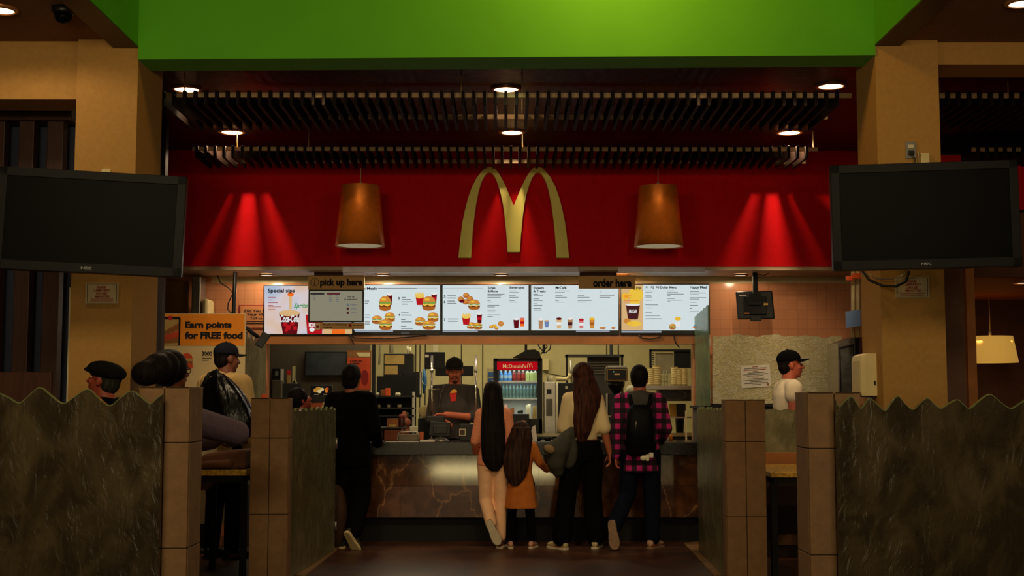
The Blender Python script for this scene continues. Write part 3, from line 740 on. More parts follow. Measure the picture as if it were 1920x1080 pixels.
b.pell(939, 607, 6, 5, YB - .004, C_BUN); b.build('snack_picture', t); b = b0; cup(b, 968, 606, 11, 19, C_DRED, C_WH); cup(b, 979, 604, 9, 16, C_ORG, C_PNK, C_RED)
b = MB(); b.prect(830, 620.4, 896, 622.5, YB - .0012, S_WB); b.build('footer_strip', t)
# 4
t = screen_base('fourth menu screen from the left, Sweets & Treats with a row of drinks', 994, 1161.5, content=(619.5, S_W))
b = LT(t); b.text('Sweets', 1000, 537.5, 1020, 542, YB - .004, K, .03); b.text('& Treats', 1000, 543.5, 1023, 548, YB - .004, K, .03); b.text('McCafé', 1041.5, 537, 1062, 542.2, YB - .004, K, .03)
lines(b, 1000, 551, [9, 18, 0, 11, 18, 0, 8, 17, 0, 15, 16], 3, h=1); lines(b, 1041, 545, [28, 18, 0, 14, 22, 0, 7, 17], 3, h=1); lines(b, 1083, 545, [10, 0, 0, 13, 22, 0, 26, 16], 3, h=1); lines(b, 1124, 545, [5, 2, 0, 28, 20], 3, h=1); b.build('lettering', t)
b = G(t); cup(b, 1014, 607, 9, 20, C_TAN, C_WH); cup(b, 1025, 607, 9, 13, C_BLU, C_PEA); cup(b, 1048, 606, 10, 20, C_PEA, C_DRED, C_WH); cup(b, 1069, 606, 10, 21, C_TAN, C_WH, C_BRN); cup(b, 1090, 607, 9, 18, C_PNK, C_RED, C_WH); cup(b, 1110, 606, 10, 20, C_BUN, C_CHE, C_BUN2)
for xs in ((1128, 1132), (1150,)):
    b = MB()
    for x in xs: b.pell(x, 615, 4, 2.2, YB - .003, C_BUN2); b.pell(x, 614.4, 3, 1.4, YB - .0035, C_BUN)
    b.build('cookie_picture', t)
b = MB(); b.prect(1080, 620.4, 1143, 622.5, YB - .0012, S_WB); b.build('footer_strip', t)
# 5
t = screen_base('rightmost menu screen, dollar menu beside a dark coffee cup on yellow', 1163, 1331, 532, content=(619.5, S_W))
b = LT(t); b.text('Morning joy', 1165, 537, 1202, 543.5, YB - .004, K, .03); b.text('$1  $2  $3 Dollar Menu', 1210.5, 536.6, 1268.5, 541.6, YB - .004, K, .03); b.text('Happy Meal', 1293.5, 536, 1325, 542.6, YB - .004, K, .03)
lines(b, 1210, 545, [17, 12, 0, 11, 12, 0, 13, 0, 0, 24, 0, 13, 0, 0, 13, 0, 28, 0, 30], 2.9, h=1); lines(b, 1251, 545, [13, 20, 31, 6, 0, 14, 27, 6], 2.9, h=1); lines(b, 1293, 546, [18, 30, 17, 0, 31, 18, 0, 13, 0, 16, 0, 5, 0, 17], 2.9, h=1); lines(b, 1170, 553, [14, 9, 14, 0, 28, 10], 2.6, C_ORG, 1); b.build('lettering', t)
b = G(t); b.prect(1165, 534, 1206, 619.3, YB - .0016, C_PEA); b.pell(1192, 553, 14, 14, YB - .0019, C_YEL); b.pell(1172, 556, 7, 7, YB - .0019, C_CHE); b.prect(1181, 560, 1199, 575, YB - .0021, C_YEL)
b.ppoly([(1173.5, 571.5), (1200, 571.5), (1196, 599), (1177.5, 599)], YB - .003, C_BRN); b.pell(1187, 571.5, 13.5, 2, YB - .0035, C_WH); b.text('McCafé', 1179, 580, 1194, 587, YB - .004, C_WH, .02, .3)
for x, y, rx, ry, m in ((1176, 602, 7, 5, C_BUN), (1190, 607, 13, 5, C_YEL), (1198, 604, 8, 6, C_PEA), (1200, 603, 6, 4, C_BUN), (1181, 607, 6, 4, C_CHE)): b.pell(x, y, rx, ry, YB - .0036 - .0001 * x % .0003, m)
b.build('coffee_picture', t); b = G(t); cup(b, 1271, 608, 9, 10, C_WH); b.pell(1271, 597.5, 6, 3.5, YB - .004, C_CHE); bun(b, 1261, 612, 12, 10); b.build('sundae_picture', t); b = MB()
b.prect(1309, 603, 1319, 613, YB - .003, C_PUR); b.pell(1306, 612, 6, 4, YB - .0035, C_SKY); b.pell(1303, 614, 4, 2, YB - .004, C_ORG); b.pell(1315, 615, 4, 2, YB - .004, C_BUN); b.pell(1314, 605, 3, 2, YB - .0036, C_RED); b.build('toy_box_picture', t)
b = MB(); b.prect(1165, 620.6, 1240, 623.6, YB - .0012, S_WB); b.build('footer_strip', t)
# cables under the screens
for lab, pts in (('black cable drooping under the second and third menu screens', [(655, 628), (665, 633), (690, 635), (730, 635), (765, 632), (800, 629)]),
                 ('short black cable pair hanging under the pick up monitor', [(655, 629), (660, 638), (664, 646)]),
                 ('black cable drooping under the rightmost menu screen', [(1197, 628), (1205, 634), (1220, 636), (1238, 632), (1241, 628)]),
                 ('black cable running from the rightmost screen down to the shelf', [(1263, 628), (1266, 642), (1274, 652)])):
    b = MB(); b.tube([P(x, y, YM - .07) for x, y in pts], .006, black); o = b.build('black_cable'); tag(o, lab, 'cable')

# --------------------------------------------- hanging signs (pick up / order)
Yh = 13.25
sgn = mat('taupe_sign_board', (206, 162, 102), .7, var=.05)
t = thing('pick_up_sign', 'hanging tan pick up here sign above a small order-status monitor', 'sign', P(632, 617, Yh))
b = MB(); b.pbox(578, 516, 683, 543, Yh, .03, sgn, .002); b.build('sign_board', t)
b = MB(); b.text('pick up here', 600, 522.5, 680, 539.5, Yh - .004, ink, .045)
for k in range(14):
    a0, a1 = 2 * pi * k / 14, 2 * pi * (k + 1) / 14
    b.ppoly([(590 + r_ * cos(a), 529 + r_ * sin(a)) for r_, a in ((8, a0), (8, a1), (7, a1), (7, a0))], Yh - .004, ink_g)
b.ppoly([(589.3, 524), (590.7, 524), (590.7, 532), (592.5, 532), (590, 535), (587.5, 532), (589.3, 532)], Yh - .004, ink_g)
b.build('lettering', t)
b = MB(); b.pbox(578, 543, 682, 604, Yh, .05, black, .003); fr = b.build('monitor', t)
PB = glow('dim_grey_screen', (142, 138, 116), .85)
b = MB(); b.prect(581, 546, 679, 601.5, Yh - .0015, PB)
b.prect(582, 549, 608, 552.5, Yh - .0025, glow('screen_dark', (48, 46, 46), .8)); b.prect(613, 549, 638, 552.5, Yh - .0025, glow('screen_maroon', (90, 36, 44), .8))
for x, n_ in ((587, 3), (617, 4), (630, 4)):
    for i in range(n_): b.prect(x, 554 + 3.4 * i, x + 5, 555.2 + 3.4 * i, Yh - .0025, KG)
b.text('Pick up', 651, 555, 664.5, 558.4, Yh - .0028, K, .03); b.text('all orders here', 645, 559.6, 670, 563, Yh - .0028, K, .03)
for y, m in ((571, KG), (578.5, C_BRN), (586, C_BRN)): b.prect(650, y - 2, 654, y + 3, Yh - .0028, m); b.prect(657, y, 668, y + 1.2, Yh - .0028, KG)
b.build('monitor_screen', fr)
b = MB(); b.pbox(590, 605, 683, 617, Yh, .025, sgn, .002); b.build('lower_board', t)
b = MB(); b.text('Mobile + Delivery', 604.5, 607, 650, 611, Yh - .003, ink, .02); b.text('Pickup', 604.5, 612, 623, 616, Yh - .003, ink, .02); b.prect(591, 606.5, 599.5, 618, Yh - .003, offwhite); b.prect(592.5, 610, 598, 615, Yh - .0035, ink_r); b.pell(656.5, 610, 3, 3, Yh - .003, ink_r)
for x in (663, 670, 676): b.prect(x, 609.5, x + 4, 610.8, Yh - .003, ink_g)
b.build('lower_lettering', t)
b = MB(); b.box((X(586, Yh), Yh, Z(517, Yh)), (X(640, Yh), Yh + .03, ZS - .03), mat('dark_red_bracket', (74, 26, 26), .6)); b.build('bracket', t)
t = thing('order_sign', 'hanging tan order here sign in front of the menu screens', 'sign', P(1137, 541, Yh))
b = MB(); b.pbox(1085, 516, 1191, 541, Yh, .03, sgn, .002); b.build('sign_board', t)
b = MB(); b.text('order here', 1112, 522.5, 1184, 538.5, Yh - .004, ink, .045); b.build('lettering', t)
b = MB(); b.box((X(1088, Yh), Yh, Z(517, Yh)), (X(1158, Yh), Yh + .03, ZS - .03), MATS['dark_red_bracket']); b.build('bracket', t)
# hanging monitor seen from behind, right
Yg = 13.3
t = thing('hanging_monitor', 'black monitor hung from the soffit on a pole, seen from behind, right of the menus', 'monitor', P(1416, 600, Yg))
b = MB(); vs = [P(x, y, Yg + d) for d in (0, .05) for x, y in ((1379, 547), (1448, 545), (1453, 598), (1383, 599))]
b.bevel(vs, [(0, 1, 2, 3), (7, 6, 5, 4), (0, 4, 5, 1), (1, 5, 6, 2), (2, 6, 7, 3), (3, 7, 4, 0)], black, .012)
b.pbox(1395, 556, 1438, 590, Yg - .03, .04, blackm, .01); b.build('casing', t)
b = MB(); b.pbox(1412, 505, 1421, 552, Yg - .05, .03, blackm, .003); b.pbox(1404, 550, 1428, 572, Yg - .05, .03, blackm, .004); b.build('pole', t)
b = MB(); b.pbox(1408, 594, 1428, 602, Yg - .01, .05, black, .006); b.build('base_bracket', t)
b = MB(); b.prect(1432, 568, 1440, 572, Yg - .0315, tan_paper); b.prect(1386, 553, 1399, 555, Yg - .002, steel); b.prect(1395, 586, 1405, 589, Yg - .0315, cardboard); b.build('sticker', t)
b = MB(); b.tube([P(1421, 514, Yg), P(1432, 517, Yg), P(1445, 510, Yg)], .005, black); b.build('cable', t)
# left pole and angled monitor
t = thing('hanging_monitor', 'small black monitor tilted on an arm behind the reward poster, left of the menus', 'monitor', P(490, 655, 12.8))
b = MB(); b.tube([P(441, 510, 12.8), P(438, 590, 12.8), P(450, 606, 12.8), P(484, 632, 12.75)], .02, black); b.build('arm', t)
b = MB(); vs = [P(x, y, 12.7 + d) for d in (0, .06) for x, y in ((493, 621), (508, 629), (491, 654), (477, 646))]
b.bevel(vs, [(0, 1, 2, 3), (7, 6, 5, 4), (0, 4, 5, 1), (1, 5, 6, 2), (2, 6, 7, 3), (3, 7, 4, 0)], dkgrey, .01); b.build('casing', t)
b = MB(); b.tube([P(408, 516, 12.9), P(413, 530, 12.9), P(430, 541, 12.9), P(437, 550, 12.85), P(428, 568, 12.9), P(427, 580, 12.9), P(436, 590, 12.85)], .006, black); b.build('cable', t)

# ----------------------------------------------------- left wall fittings
b = MB(); b.pbox(294, 527, 354, 592, 13.68, .04, brass, .004); b.box((X(294, 13.68), 13.68, 0), (X(354, 13.68), 13.72, Z(592, 13.68)), brass); struct('wall_golden_panel', b)
b = MB(); b.box((X(355, 13.4), 13.4, 0), (X(372, 13.4), 13.65, Z(520, 13.5)), steel, .01); o = b.build('steel_column'); tag(o, 'tall steel column beside the golden panel', 'column')
b = MB(); b.box((X(373, 13.4) + .01, 13.4, 0), (X(387, 13.4), 13.68, Z(560, 13.4)), cream, .03); o = b.build('cream_cabinet'); tag(o, 'cream rounded cabinet edge right of the steel column', 'cabinet')
t = thing('survey_sign', 'red-framed paper sign partly hidden by the first menu screen', 'sign', P(477, 620, YM))
b = MB(); b.pbox(448, 572, 510, 616, YM - .012, .012, mat('red_frame', (150, 20, 24), .6)); b.build('frame', t)
b = MB(); b.prect(450, 574, 508, 614, YM - .0125, mat('amber_tinted_paper', (200, 130, 84), .8)); b.build('paper', t)
b = MB(); b.text('Did You Love', 458.5, 580, 510, 585.5, YM - .016, ink, .03); b.text('Your Visit?', 462, 587, 504, 592, YM - .016, ink, .03); b.text('Tell us at', 469, 594.5, 500, 599, YM - .016, ink, .01); b.prect(462, 602, 505, 603.5, YM - .016, ink); b.prect(462, 606, 505, 607.5, YM - .016, ink); b.build('lettering', t)
# reward poster
Yp = 12.35
t = thing('reward_poster', 'tall orange and white banner reading Earn points for FREE food', 'poster', V((X(374, Yp), Yp, 0)))
b = MB(); b.box((X(292, Yp), Yp, .25), (X(458, Yp), Yp + .02, Z(588, Yp)), mat('poster_cream_paper', (214, 190, 140), .8, var=.04)); b.build('panel', t)
b = MB(); b.prect(291, 589, 458.5, 648, Yp - .002, orange); b.build('header', t)
b = MB(); b.text('Earn points', 347, 603, 434.5, 615.5 + 2.5, Yp - .006, ink, .055); b.text('for FREE food', 346.5, 622, 455, 635.5, Yp - .006, ink, .055); b.text('3000', 378.5, 659, 398, 667, Yp - .006, ink, .03)
b.prect(379, 671, 397, 672.2, Yp - .006, ink_g); b.prect(380, 675, 391, 676.2, Yp - .006, ink_g); b.build('lettering', t)
b = MB(); b.ppoly([(299, 597), (303, 594), (336, 594), (339, 597), (337.5, 648), (299, 648)], Yp - .003, ink); b.ppoly([(302.5, 599), (335, 599), (334, 648), (302.5, 648)], Yp - .004, tan_paper)
b.ppoly([(302.5, 624), (335, 606), (335, 618), (302.5, 632)], Yp - .0045, cardboard); b.ppoly([(302.5, 632), (335, 619), (334.5, 632), (302.5, 640)], Yp - .0045, terracotta); b.ppoly([(302.5, 640), (334.5, 632), (334, 643), (302.5, 644)], Yp - .0045, cardboard)
b.prect(315, 592.5, 323.5, 600, Yp - .005, mat('poster_red', (190, 20, 30), .7)); b.build('phone_picture', t)
b = MB(); b.pell(350, 672, 11, 10, Yp - .004, terracotta, 0, pi); b.prect(338, 672, 362, 677, Yp - .004, tan_paper); b.prect(338, 677, 361, 684, Yp - .0042, cardboard); b.pell(350, 687, 12, 6, Yp - .0044, terracotta); b.build('burger_picture', t)
b = MB(); b.box((X(300, Yp), Yp - .2, 0), (X(450, Yp), Yp + .22, .03), dkgrey, .005); b.box((X(340, Yp), Yp + .02, .02), (X(410, Yp), Yp + .05, 1.0), dkgrey, .004); b.build('stand', t)

# --------------------------------------------------------------- counter
zt, zb_, zm = Z(829, 13.0), Z(853, 13.05), Z(970, YC)
t = thing('service_counter', 'brown veined marble service counter with black toe kick', 'counter', (0, YC, 0))
cx0, cx1 = X(540, YC), X(1309, YC)
zmid = Z(911, YC)
b = MB(); tiles = [cx0, X(600, YC), X(700, YC), X(760, YC), X(911, YC), X(1010, YC), X(1110, YC), X(1222, YC), cx1]
for i in range(len(tiles) - 1): b.box((tiles[i] + .0012, YC, zmid + .0015), (tiles[i + 1] - .0012, YC + .05, zb_), marble)
tl2 = [cx0, X(575, YC), X(660, YC), X(752, YC), X(818, YC), X(905, YC), X(1000, YC), X(1100, YC), X(1215, YC), cx1]
for i in range(len(tl2) - 1): b.box((tl2[i] + .0012, YC, zm), (tl2[i + 1] - .0012, YC + .05, zmid - .0015), marble)
for v_ in b.v:
    if v_.z > zb_ - .001: v_.y += .0098
b.build('front_panel', t)
b = MB(); b.box((cx0, YC + .02, zm), (cx1, YC + .6, zb_ - .005), grout); b.build('carcass', t)
b = MB(); b.box((cx0, YC + .1, 0), (cx1, YC + .55, zm), blackm); b.build('toe_kick', t)
b = MB(); b.box((cx0, 12.98, zb_), (cx1, YC + .68, zt), granite_blk, .008); o = b.build('countertop'); tag(o, 'black granite countertop slab along the service counter', 'countertop')
ZT = zt
# glass screens at the counter ends
def wavy_panel(name, label, pts, thick, dirv, m, edge=True, cat='glass panel', group=None):
    """pts: outline in 3-D, wavy top first; extruded by dirv*thick"""
    t = thing(name, label, cat, sum((V(p) for p in pts), V()) / len(pts), group)
    t.location.z = min(V(p).z for p in pts)
    return t
t = thing('glass_screen', 'green-edged upright glass screen at the right end of the counter', 'glass panel', (X(1328, 12.75), 13.2, 0))
xg = X(1329, 12.75)
top = [(12.75 + .9 * i / 14, 2.325 - .06 * (i / 14) + .008 * sin(i * 1.9)) for i in range(15)]
b = MB(); b.prism([(xg, y, z) for y, z in top] + [(xg, 13.65, Z(762, 12.75)), (xg, 12.75, Z(762, 12.75))], (.014, 0, 0), glass_side); b.build('pane', t)
b = MB(); b.box((xg + .016, 12.86, 1.36), (xg + .03, 12.89, 2.1), black); b.box((xg + .018, 12.82, 1.42), (xg + .034, 12.85, 1.5), steel); b.box((xg + .018, 12.82, 1.93), (xg + .034, 12.85, 2.01), steel); b.build('clips', t)
b = MB(); b.box((xg - .03, 12.75, .0), (xg + .04, 13.66, Z(762, 12.75)), grey_wall); b.box((xg - .06, 12.72, Z(766, 12.75)), (xg + .09, 13.66, Z(761, 12.75)), blackm); b.build('ledge', t)
t = thing('glass_screen', 'jagged-topped grey glass screen at the left end of the counter, behind the poster', 'glass panel', (X(462, 13), 13.5, 0))
xg2 = X(460, 12.6)
top = [(12.55 + 1.1 * i / 14, 2.03 + .05 * sin(i * 2.1) - .03 * (i / 14)) for i in range(15)]
b = MB(); b.prism([(xg2, y, z) for y, z in top] + [(xg2, 13.65, .6), (xg2, 12.55, .6)], (-.014, 0, 0), glass_far); b.build('pane', t)
b = MB(); b.box((xg2 - .04, 12.55, 0), (xg2 + .03, 13.65, .6), grey_wall); b.build('base', t)
# crinkled glass with notice on the right
Yc2 = 13.3
t = thing('crinkled_glass_screen', 'wide crinkled glass screen with a taped notice, right of the counter', 'glass panel', (X(1450, Yc2), Yc2, Z(758, Yc2)))
n = 26; tp = []
for i in range(n + 1):
    x = 1337 + (1578 - 1337) * i / n
    tp.append(P(x, 629 + 2.2 * sin(i * .9) + 1.5 * sin(i * 2.3) + (2 if x > 1500 else 0), Yc2))
b = MB(); b.prism(tp + [P(1578, 759, Yc2), P(1337, 759, Yc2)], (0, .016, 0), glass_notice); b.build('pane', t)
b = MB(); b.pbox(1337, 757, 1580, 763, Yc2 - .05, .12, blackm, .003); b.build('ledge', t)
b = MB(); b.box((X(1331, Yc2), Yc2 - .01, 0), (X(1610, Yc2), Yc2 + .08, Z(763, Yc2)), grey_wall); o = b.build('half_wall'); o['kind'] = 'structure'; o.name = 'wall_half_right'
t = thing('notice', 'typed paper notice taped crooked on the crinkled glass', 'notice', P(1418, 728, Yc2 - .02))
Yn = Yc2 - .012
q = [(1391, 728), (1446, 724), (1443, 683), (1388, 686)]
b = MB(); b.ppoly(q, Yn, white); b.build('paper', t)
b = MB()
for k, (a, c, m) in enumerate(((.4, .6, ink_r), (.12, .9, ink_g), (.1, .86, ink_r), (.42, .58, ink_g), (.25, .8, ink_g), (.08, .92, ink_g), (.2, .75, ink_g), (.4, .6, ink_r), (.25, .78, ink_g), (.08, .92, ink_g), (.3, .75, ink_g), (.1, .9, ink_g), (.35, .66, ink_g))):
    f = .07 + k * .066
    yl = 686 + (728 - 686) * f; x0_ = 1388 + 3 * f
    b.quad(P(x0_ + 55 * a, yl + 1.2 - 3.4 * a, Yn - .002), P(x0_ + 55 * c, yl + 1.2 - 3.4 * c, Yn - .002), P(x0_ + 55 * c, yl - 3.4 * c, Yn - .002), P(x0_ + 55 * a, yl - 3.4 * a, Yn - .002), m)
b.pell(1440, 720.5, 2.4, 2.4, Yn - .003, cardboard); b.build('print', t)
# dim things behind the crinkled glass
b = MB(); b.pbox(1368, 700, 1398, 1000, 13.43, .2, blackm, .01); b.pbox(1398, 722, 1428, 1000, 13.43, .2, blackm, .01); o = b.build('dark_equipment'); tag(o, 'dark blurred equipment seen through the crinkled glass below the notice', 'equipment')
b = MB(); b.box((X(1505, 13.45), 13.42, .0), (X(1560, 13.45), 13.67, Z(690, 13.45)), dkgrey, .04); o = b.build('dark_bin'); tag(o, 'dark rounded shape behind the crinkled glass beside the cap worker', 'bin')
# framed glass door / cabinet, pipes, blue sign
Yd = 12.2
t = thing('steel_cabinet', 'narrow steel-framed glass cabinet right of the crinkled glass', 'cabinet', (X(1592, Yd), Yd, 0))
b = MB(); vs = [(1571, 643), (1611, 629), (1611, 790), (1573, 790)]
b.prism([P(x, y, Yd) for x, y in vs], (0, .4, 0), steel); b.build('frame', t)
b = MB(); b.prism([P(x, y, Yd - .004) for x, y in ((1573.5, 651), (1601, 645), (1603, 738), (1576, 738))], (0, .003, 0), black)
b.prism([P(x, y, Yd - .008) for x, y in ((1576, 655), (1599, 650), (1601, 736), (1578.5, 736))], (0, .003, 0), mat('frosted_grey_pane', (92, 92, 88), .3, var=.3, scale=20)); b.build('door', t)
b = MB(); b.pbox(1604, 634, 1612, 735, Yd - .02, .02, black); b.pbox(1611, 632, 1620, 668, Yd - .02, .02, mat('maroon_label', (110, 60, 54), .6)); b.build('side_strip', t)
for i, (a, lab) in enumerate(((1599.5, 'left of two cream wall pipes beside the right pillar'), (1609, 'right of two cream wall pipes beside the right pillar'))):
    b = MB(); b.cyl(P(a, 632, 11.9), P(a, 505, 11.9), .018, mat('cream_pipe', (190, 172, 124), .45), n=12); o = b.build('wall_pipe'); tag(o, lab, 'pipe', 'cream wall pipes')
b = MB(); b.prism([P(x, y, 11.8) for x, y in ((1586, 584), (1613, 580), (1614, 611), (1587, 615))], (0, .02, 0), blue_pl); o = b.build('blue_sign'); tag(o, 'small plain blue square sign in front of the cream pipes', 'sign')
b = MB(); b.pbox(1587, 517, 1600, 526, 11.8, .03, orange_pl, .003); b.pbox(1598, 512, 1615, 522, 11.78, .03, orange_pl, .003); o = b.build('pipe_clamp'); tag(o, 'bright orange clamp at the top of the cream pipes', 'clamp')
# ------------------------------------------------------ tiled posts and glass
def post(label, fx0, fx1, Yf, ytop, cols, dep, joints, group):
    xa, xb = X(fx0, Yf, 900), X(fx1, Yf, 900); zt_ = Z(ytop, Yf)
    t = thing('tiled_post', label, 'post', ((xa + xb) / 2, Yf + dep / 2, 0), group)
    core = MB(); core.box((xa + .004, Yf + .004, 0), (xb - .004, Yf + dep - .004, zt_ - .004), grout); core.build('core', t)
    b = MB(); zs = [zt_] + [Z(j, Yf) for j in joints] + [0]
    zs = [z for z in zs if z >= 0]
    g = .005
    xs = [xa + (xb - xa) * i / cols for i in range(cols + 1)]
    for i in range(len(zs) - 1):
        if zs[i] - zs[i + 1] < .03: continue
        for k in range(cols): b.box((xs[k] + g / 2, Yf, zs[i + 1] + g), (xs[k + 1] - g / 2, Yf + .02, zs[i]), tile_block, .004)
        for k in range(cols): b.box((xs[k] + g / 2, Yf + dep - .02, zs[i + 1] + g), (xs[k + 1] - g / 2, Yf + dep, zs[i]), tile_block, .004)
        b.box((xa - .002, Yf + .022, zs[i + 1] + g), (xa + .016, Yf + dep - .022, zs[i]), tile_block, .004); b.box((xb - .016, Yf + .022, zs[i + 1] + g), (xb + .002, Yf + dep - .022, zs[i]), tile_block, .004)
    b.box((xa, Yf, zt_ - .012), (xb, Yf + dep, zt_), tile_block, .004)
    b.build('tile_cladding', t)
    return xa, xb, zt_
gp = 'stone-tiled posts of the glass partitions'
post('near left tan tiled post, glass overlapping its left half', 256, 353, 7.2, 725, 2, .32, (831, 1029), gp)
post('near right tan tiled post, glass overlapping its right half', 1517, 1618, 7.2, 735, 2, .32, (842, 1042), gp)
post('far left tan tiled post between table and glass', 468, 540, 10.1, 746, 2, .18, (822, 965), gp)
post('far right tan tiled post between table and glass', 1362, 1437, 10.1, 749, 2, .2, (829, 970), gp)

def smooth_pts(pts, sub=5):
    out = []
    for i in range(len(pts) - 1):
        p0 = pts[max(i - 1, 0)]; p1 = pts[i]; p2 = pts[i + 1]; p3 = pts[min(i + 2, len(pts) - 1)]
        for k in range(sub):
            t = k / sub
            out.append(tuple(.5 * (2 * b + (c - a) * t + (2 * a - 5 * b + 4 * c - d) * t * t + (3 * b - a - 3 * c + d) * t ** 3) for a, b, c, d in zip(p0, p1, p2, p3)))
    out.append(pts[-1]); return out
def glass_front(label, wave, Yg, m):
    w3 = [P(x, y, Yg) for x, y in smooth_pts(wave)]
    t = thing('glass_partition', label, 'glass partition', (sum(p.x for p in w3) / len(w3), Yg, 0), 'rippled glass partitions between seating and aisle')
    b = MB(); b.prism(w3 + [V((w3[-1].x, Yg, .02)), V((w3[0].x, Yg, .02))], (0, .03, 0), m); b.build('pane', t)
    b = MB()
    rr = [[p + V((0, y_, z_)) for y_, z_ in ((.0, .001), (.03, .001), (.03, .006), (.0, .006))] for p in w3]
    b.ring_loft(rr, glint_m, smooth=False); b.build('edge_glint', t)
    b = MB(); b.box((w3[0].x, Yg - .02, 0), (w3[-1].x, Yg + .05, .04), grout); b.build('floor_channel', t)
glass_front('large rippled glass partition at near left, in front of the seated people', [(-60, 748), (-20, 735), (12, 745), (35, 757), (55, 742), (74, 728), (95, 743), (118, 758), (140, 745), (164, 731), (185, 748), (205, 762), (225, 748), (246, 734), (264, 746), (281, 758), (293, 749), (304, 741)], 7.12, glass_near)
glass_front('large rippled glass partition at near right, before the right pillar', [(1567, 750), (1574, 764), (1586, 752), (1597, 745), (1606, 757), (1615, 767), (1624, 756), (1632, 748), (1645, 760), (1660, 771), (1672, 757), (1684, 744), (1697, 758), (1712, 769), (1726, 757), (1739, 748), (1752, 759), (1765, 767), (1780, 758), (1796, 751), (1807, 760), (1819, 767), (1838, 752), (1857, 741), (1876, 755), (1896, 767), (1915, 757), (1940, 745), (1985, 762)], 7.12, glass_near)
def glass_side_panel(label, pa, pb, ztop, m, amp=.014, nw=9):
    """pane standing on the floor line pa->pb (photo pixels on the floor)"""
    a, c = pa, pb; d = (c - a); L = d.length; d.normalize(); nrm = V((-d.y, d.x, 0))
    t = thing('glass_partition', label, 'glass partition', (a + c) / 2, 'rippled glass partitions between seating and aisle')
    N = 54; tp = [a + d * (L * i / N) + V((0, 0, ztop + amp * (sin(2 * pi * nw * i / N) + .5 * sin(2 * pi * nw * 1.7 * i / N + 1)))) for i in range(N + 1)]
    b = MB(); b.prism([p - nrm * .012 for p in tp] + [c + V((0, 0, .015)) - nrm * .012, a + V((0, 0, .015)) - nrm * .012], nrm * .024, m); b.build('pane', t)
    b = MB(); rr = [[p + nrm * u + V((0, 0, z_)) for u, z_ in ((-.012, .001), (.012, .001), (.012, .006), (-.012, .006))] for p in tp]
    b.ring_loft(rr, glint_m, smooth=False); b.build('edge_glint', t)
    b = MB(); b.cyl(c + V((0, 0, .95)) - nrm * .02, c + V((0, 0, 1.05)) - nrm * .02, .012, steel, n=8); b.cyl(c + V((0, 0, .2)) - nrm * .02, c + V((0, 0, .28)) - nrm * .02, .012, steel, n=8); b.build('clip', t)
A = V((X(541, 10.28), 10.3, 0)); B = V((X(628, 12.25), 12.25, 0))
glass_side_panel('rippled grey-green glass side partition on the left of the aisle', A, B, 1.315, glass_far)
A = V((X(1360, 10.28), 10.32, 0)); B = V((X(1309, 12.2), 12.2, 0))
glass_side_panel('rippled grey-green glass side partition on the right of the aisle', A, B, 1.315, glass_far)
# cross partition behind the right table
Yx = 11.9
n = 18
w = [P(1430 + 130 * i / n, 768 + 1.6 * sin(i * 1.7), Yx) for i in range(n + 1)]
t = thing('glass_partition', 'low rippled glass partition across the back of the right table', 'glass partition', (w[9].x, Yx, 0), 'rippled glass partitions between seating and aisle')
b = MB(); b.prism(w + [V((w[-1].x, Yx, .93)), V((w[0].x, Yx, .93))], (0, .02, 0), glass_far); b.build('pane', t)
b = MB(); b.box((w[0].x, Yx - .02, 0), (w[-1].x, Yx + .06, .8), mat('dark_base_wall', (58, 40, 30), .6, var=.2)); b.build('base', t)
b = MB(); b.box((w[0].x, Yx - .05, .8), (w[-1].x, Yx + .07, .93), trim_or, .004); b.build('rail', t)
b = MB(); b.box((w[0].x + .05, Yx - .06, .11), (w[-1].x, Yx - .02, .2), tile_block); b.build('skirting', t)

# ------------------------------------------------------------------- tables
def table(label, x0, x1, Y0, Y1, zt_, th, legs):
    t = thing('high_table', label, 'table', ((x0 + x1) / 2, (Y0 + Y1) / 2, 0), 'tall granite-topped tables')
    b = MB(); b.box((x0, Y0, zt_ - th), (x1, Y1, zt_), granite_y, .006); b.build('tabletop', t)
    b = MB(); b.box((x0 + .03, Y0 + .03, zt_ - th - .05), (x1 - .03, Y1 - .03, zt_ - th), blackm); b.build('apron', t)
    for lx in legs:
        for ly_ in (Y0 + .04, Y1 - .1):
            b = MB(); b.box((lx - .025, ly_, 0), (lx + .025, ly_ + .05, zt_ - th - .045), blackm, .003); b.build('leg', t)
TL = (X(250, 10.32), X(464, 10.32), 10.32, 11.1, Z(880, 10.32), .05)
table('yellow speckled granite high table at left, with a brown coat on it', *TL, [X(369, 10.36), X(459, 10.36)])
TR = (X(1443, 10.36), X(1640, 10.36), 10.36, 11.7, Z(886, 10.36), .04)
table('bare yellow speckled granite high table at right, between two posts', *TR, [X(1449, 10.4), X(1600, 10.4)])

# ----------------------------------------------------------------- kitchen
ZK = 1.0
def kthing(name, label, cat, px, py, Y, group=None): return thing(name, label, cat, P(px, py, Y), group)
# back counter
t = thing('back_counter', 'pale steel back counter along the kitchen wall', 'counter', (1.0, 16.0, 0))
zbk = Z(812, 15.6)
b = MB(); b.box((X(786, 15.6), 15.6, zbk - .04), (X(1300, 15.6), 16.3, zbk), mat('pale_steel_worktop', (190, 180, 140), .35, metal=.3)); b.build('worktop', t)
b = MB(); b.box((X(786, 15.6), 15.65, 0), (X(1300, 15.6), 16.25, zbk - .04), dkgrey); b.build('base', t)
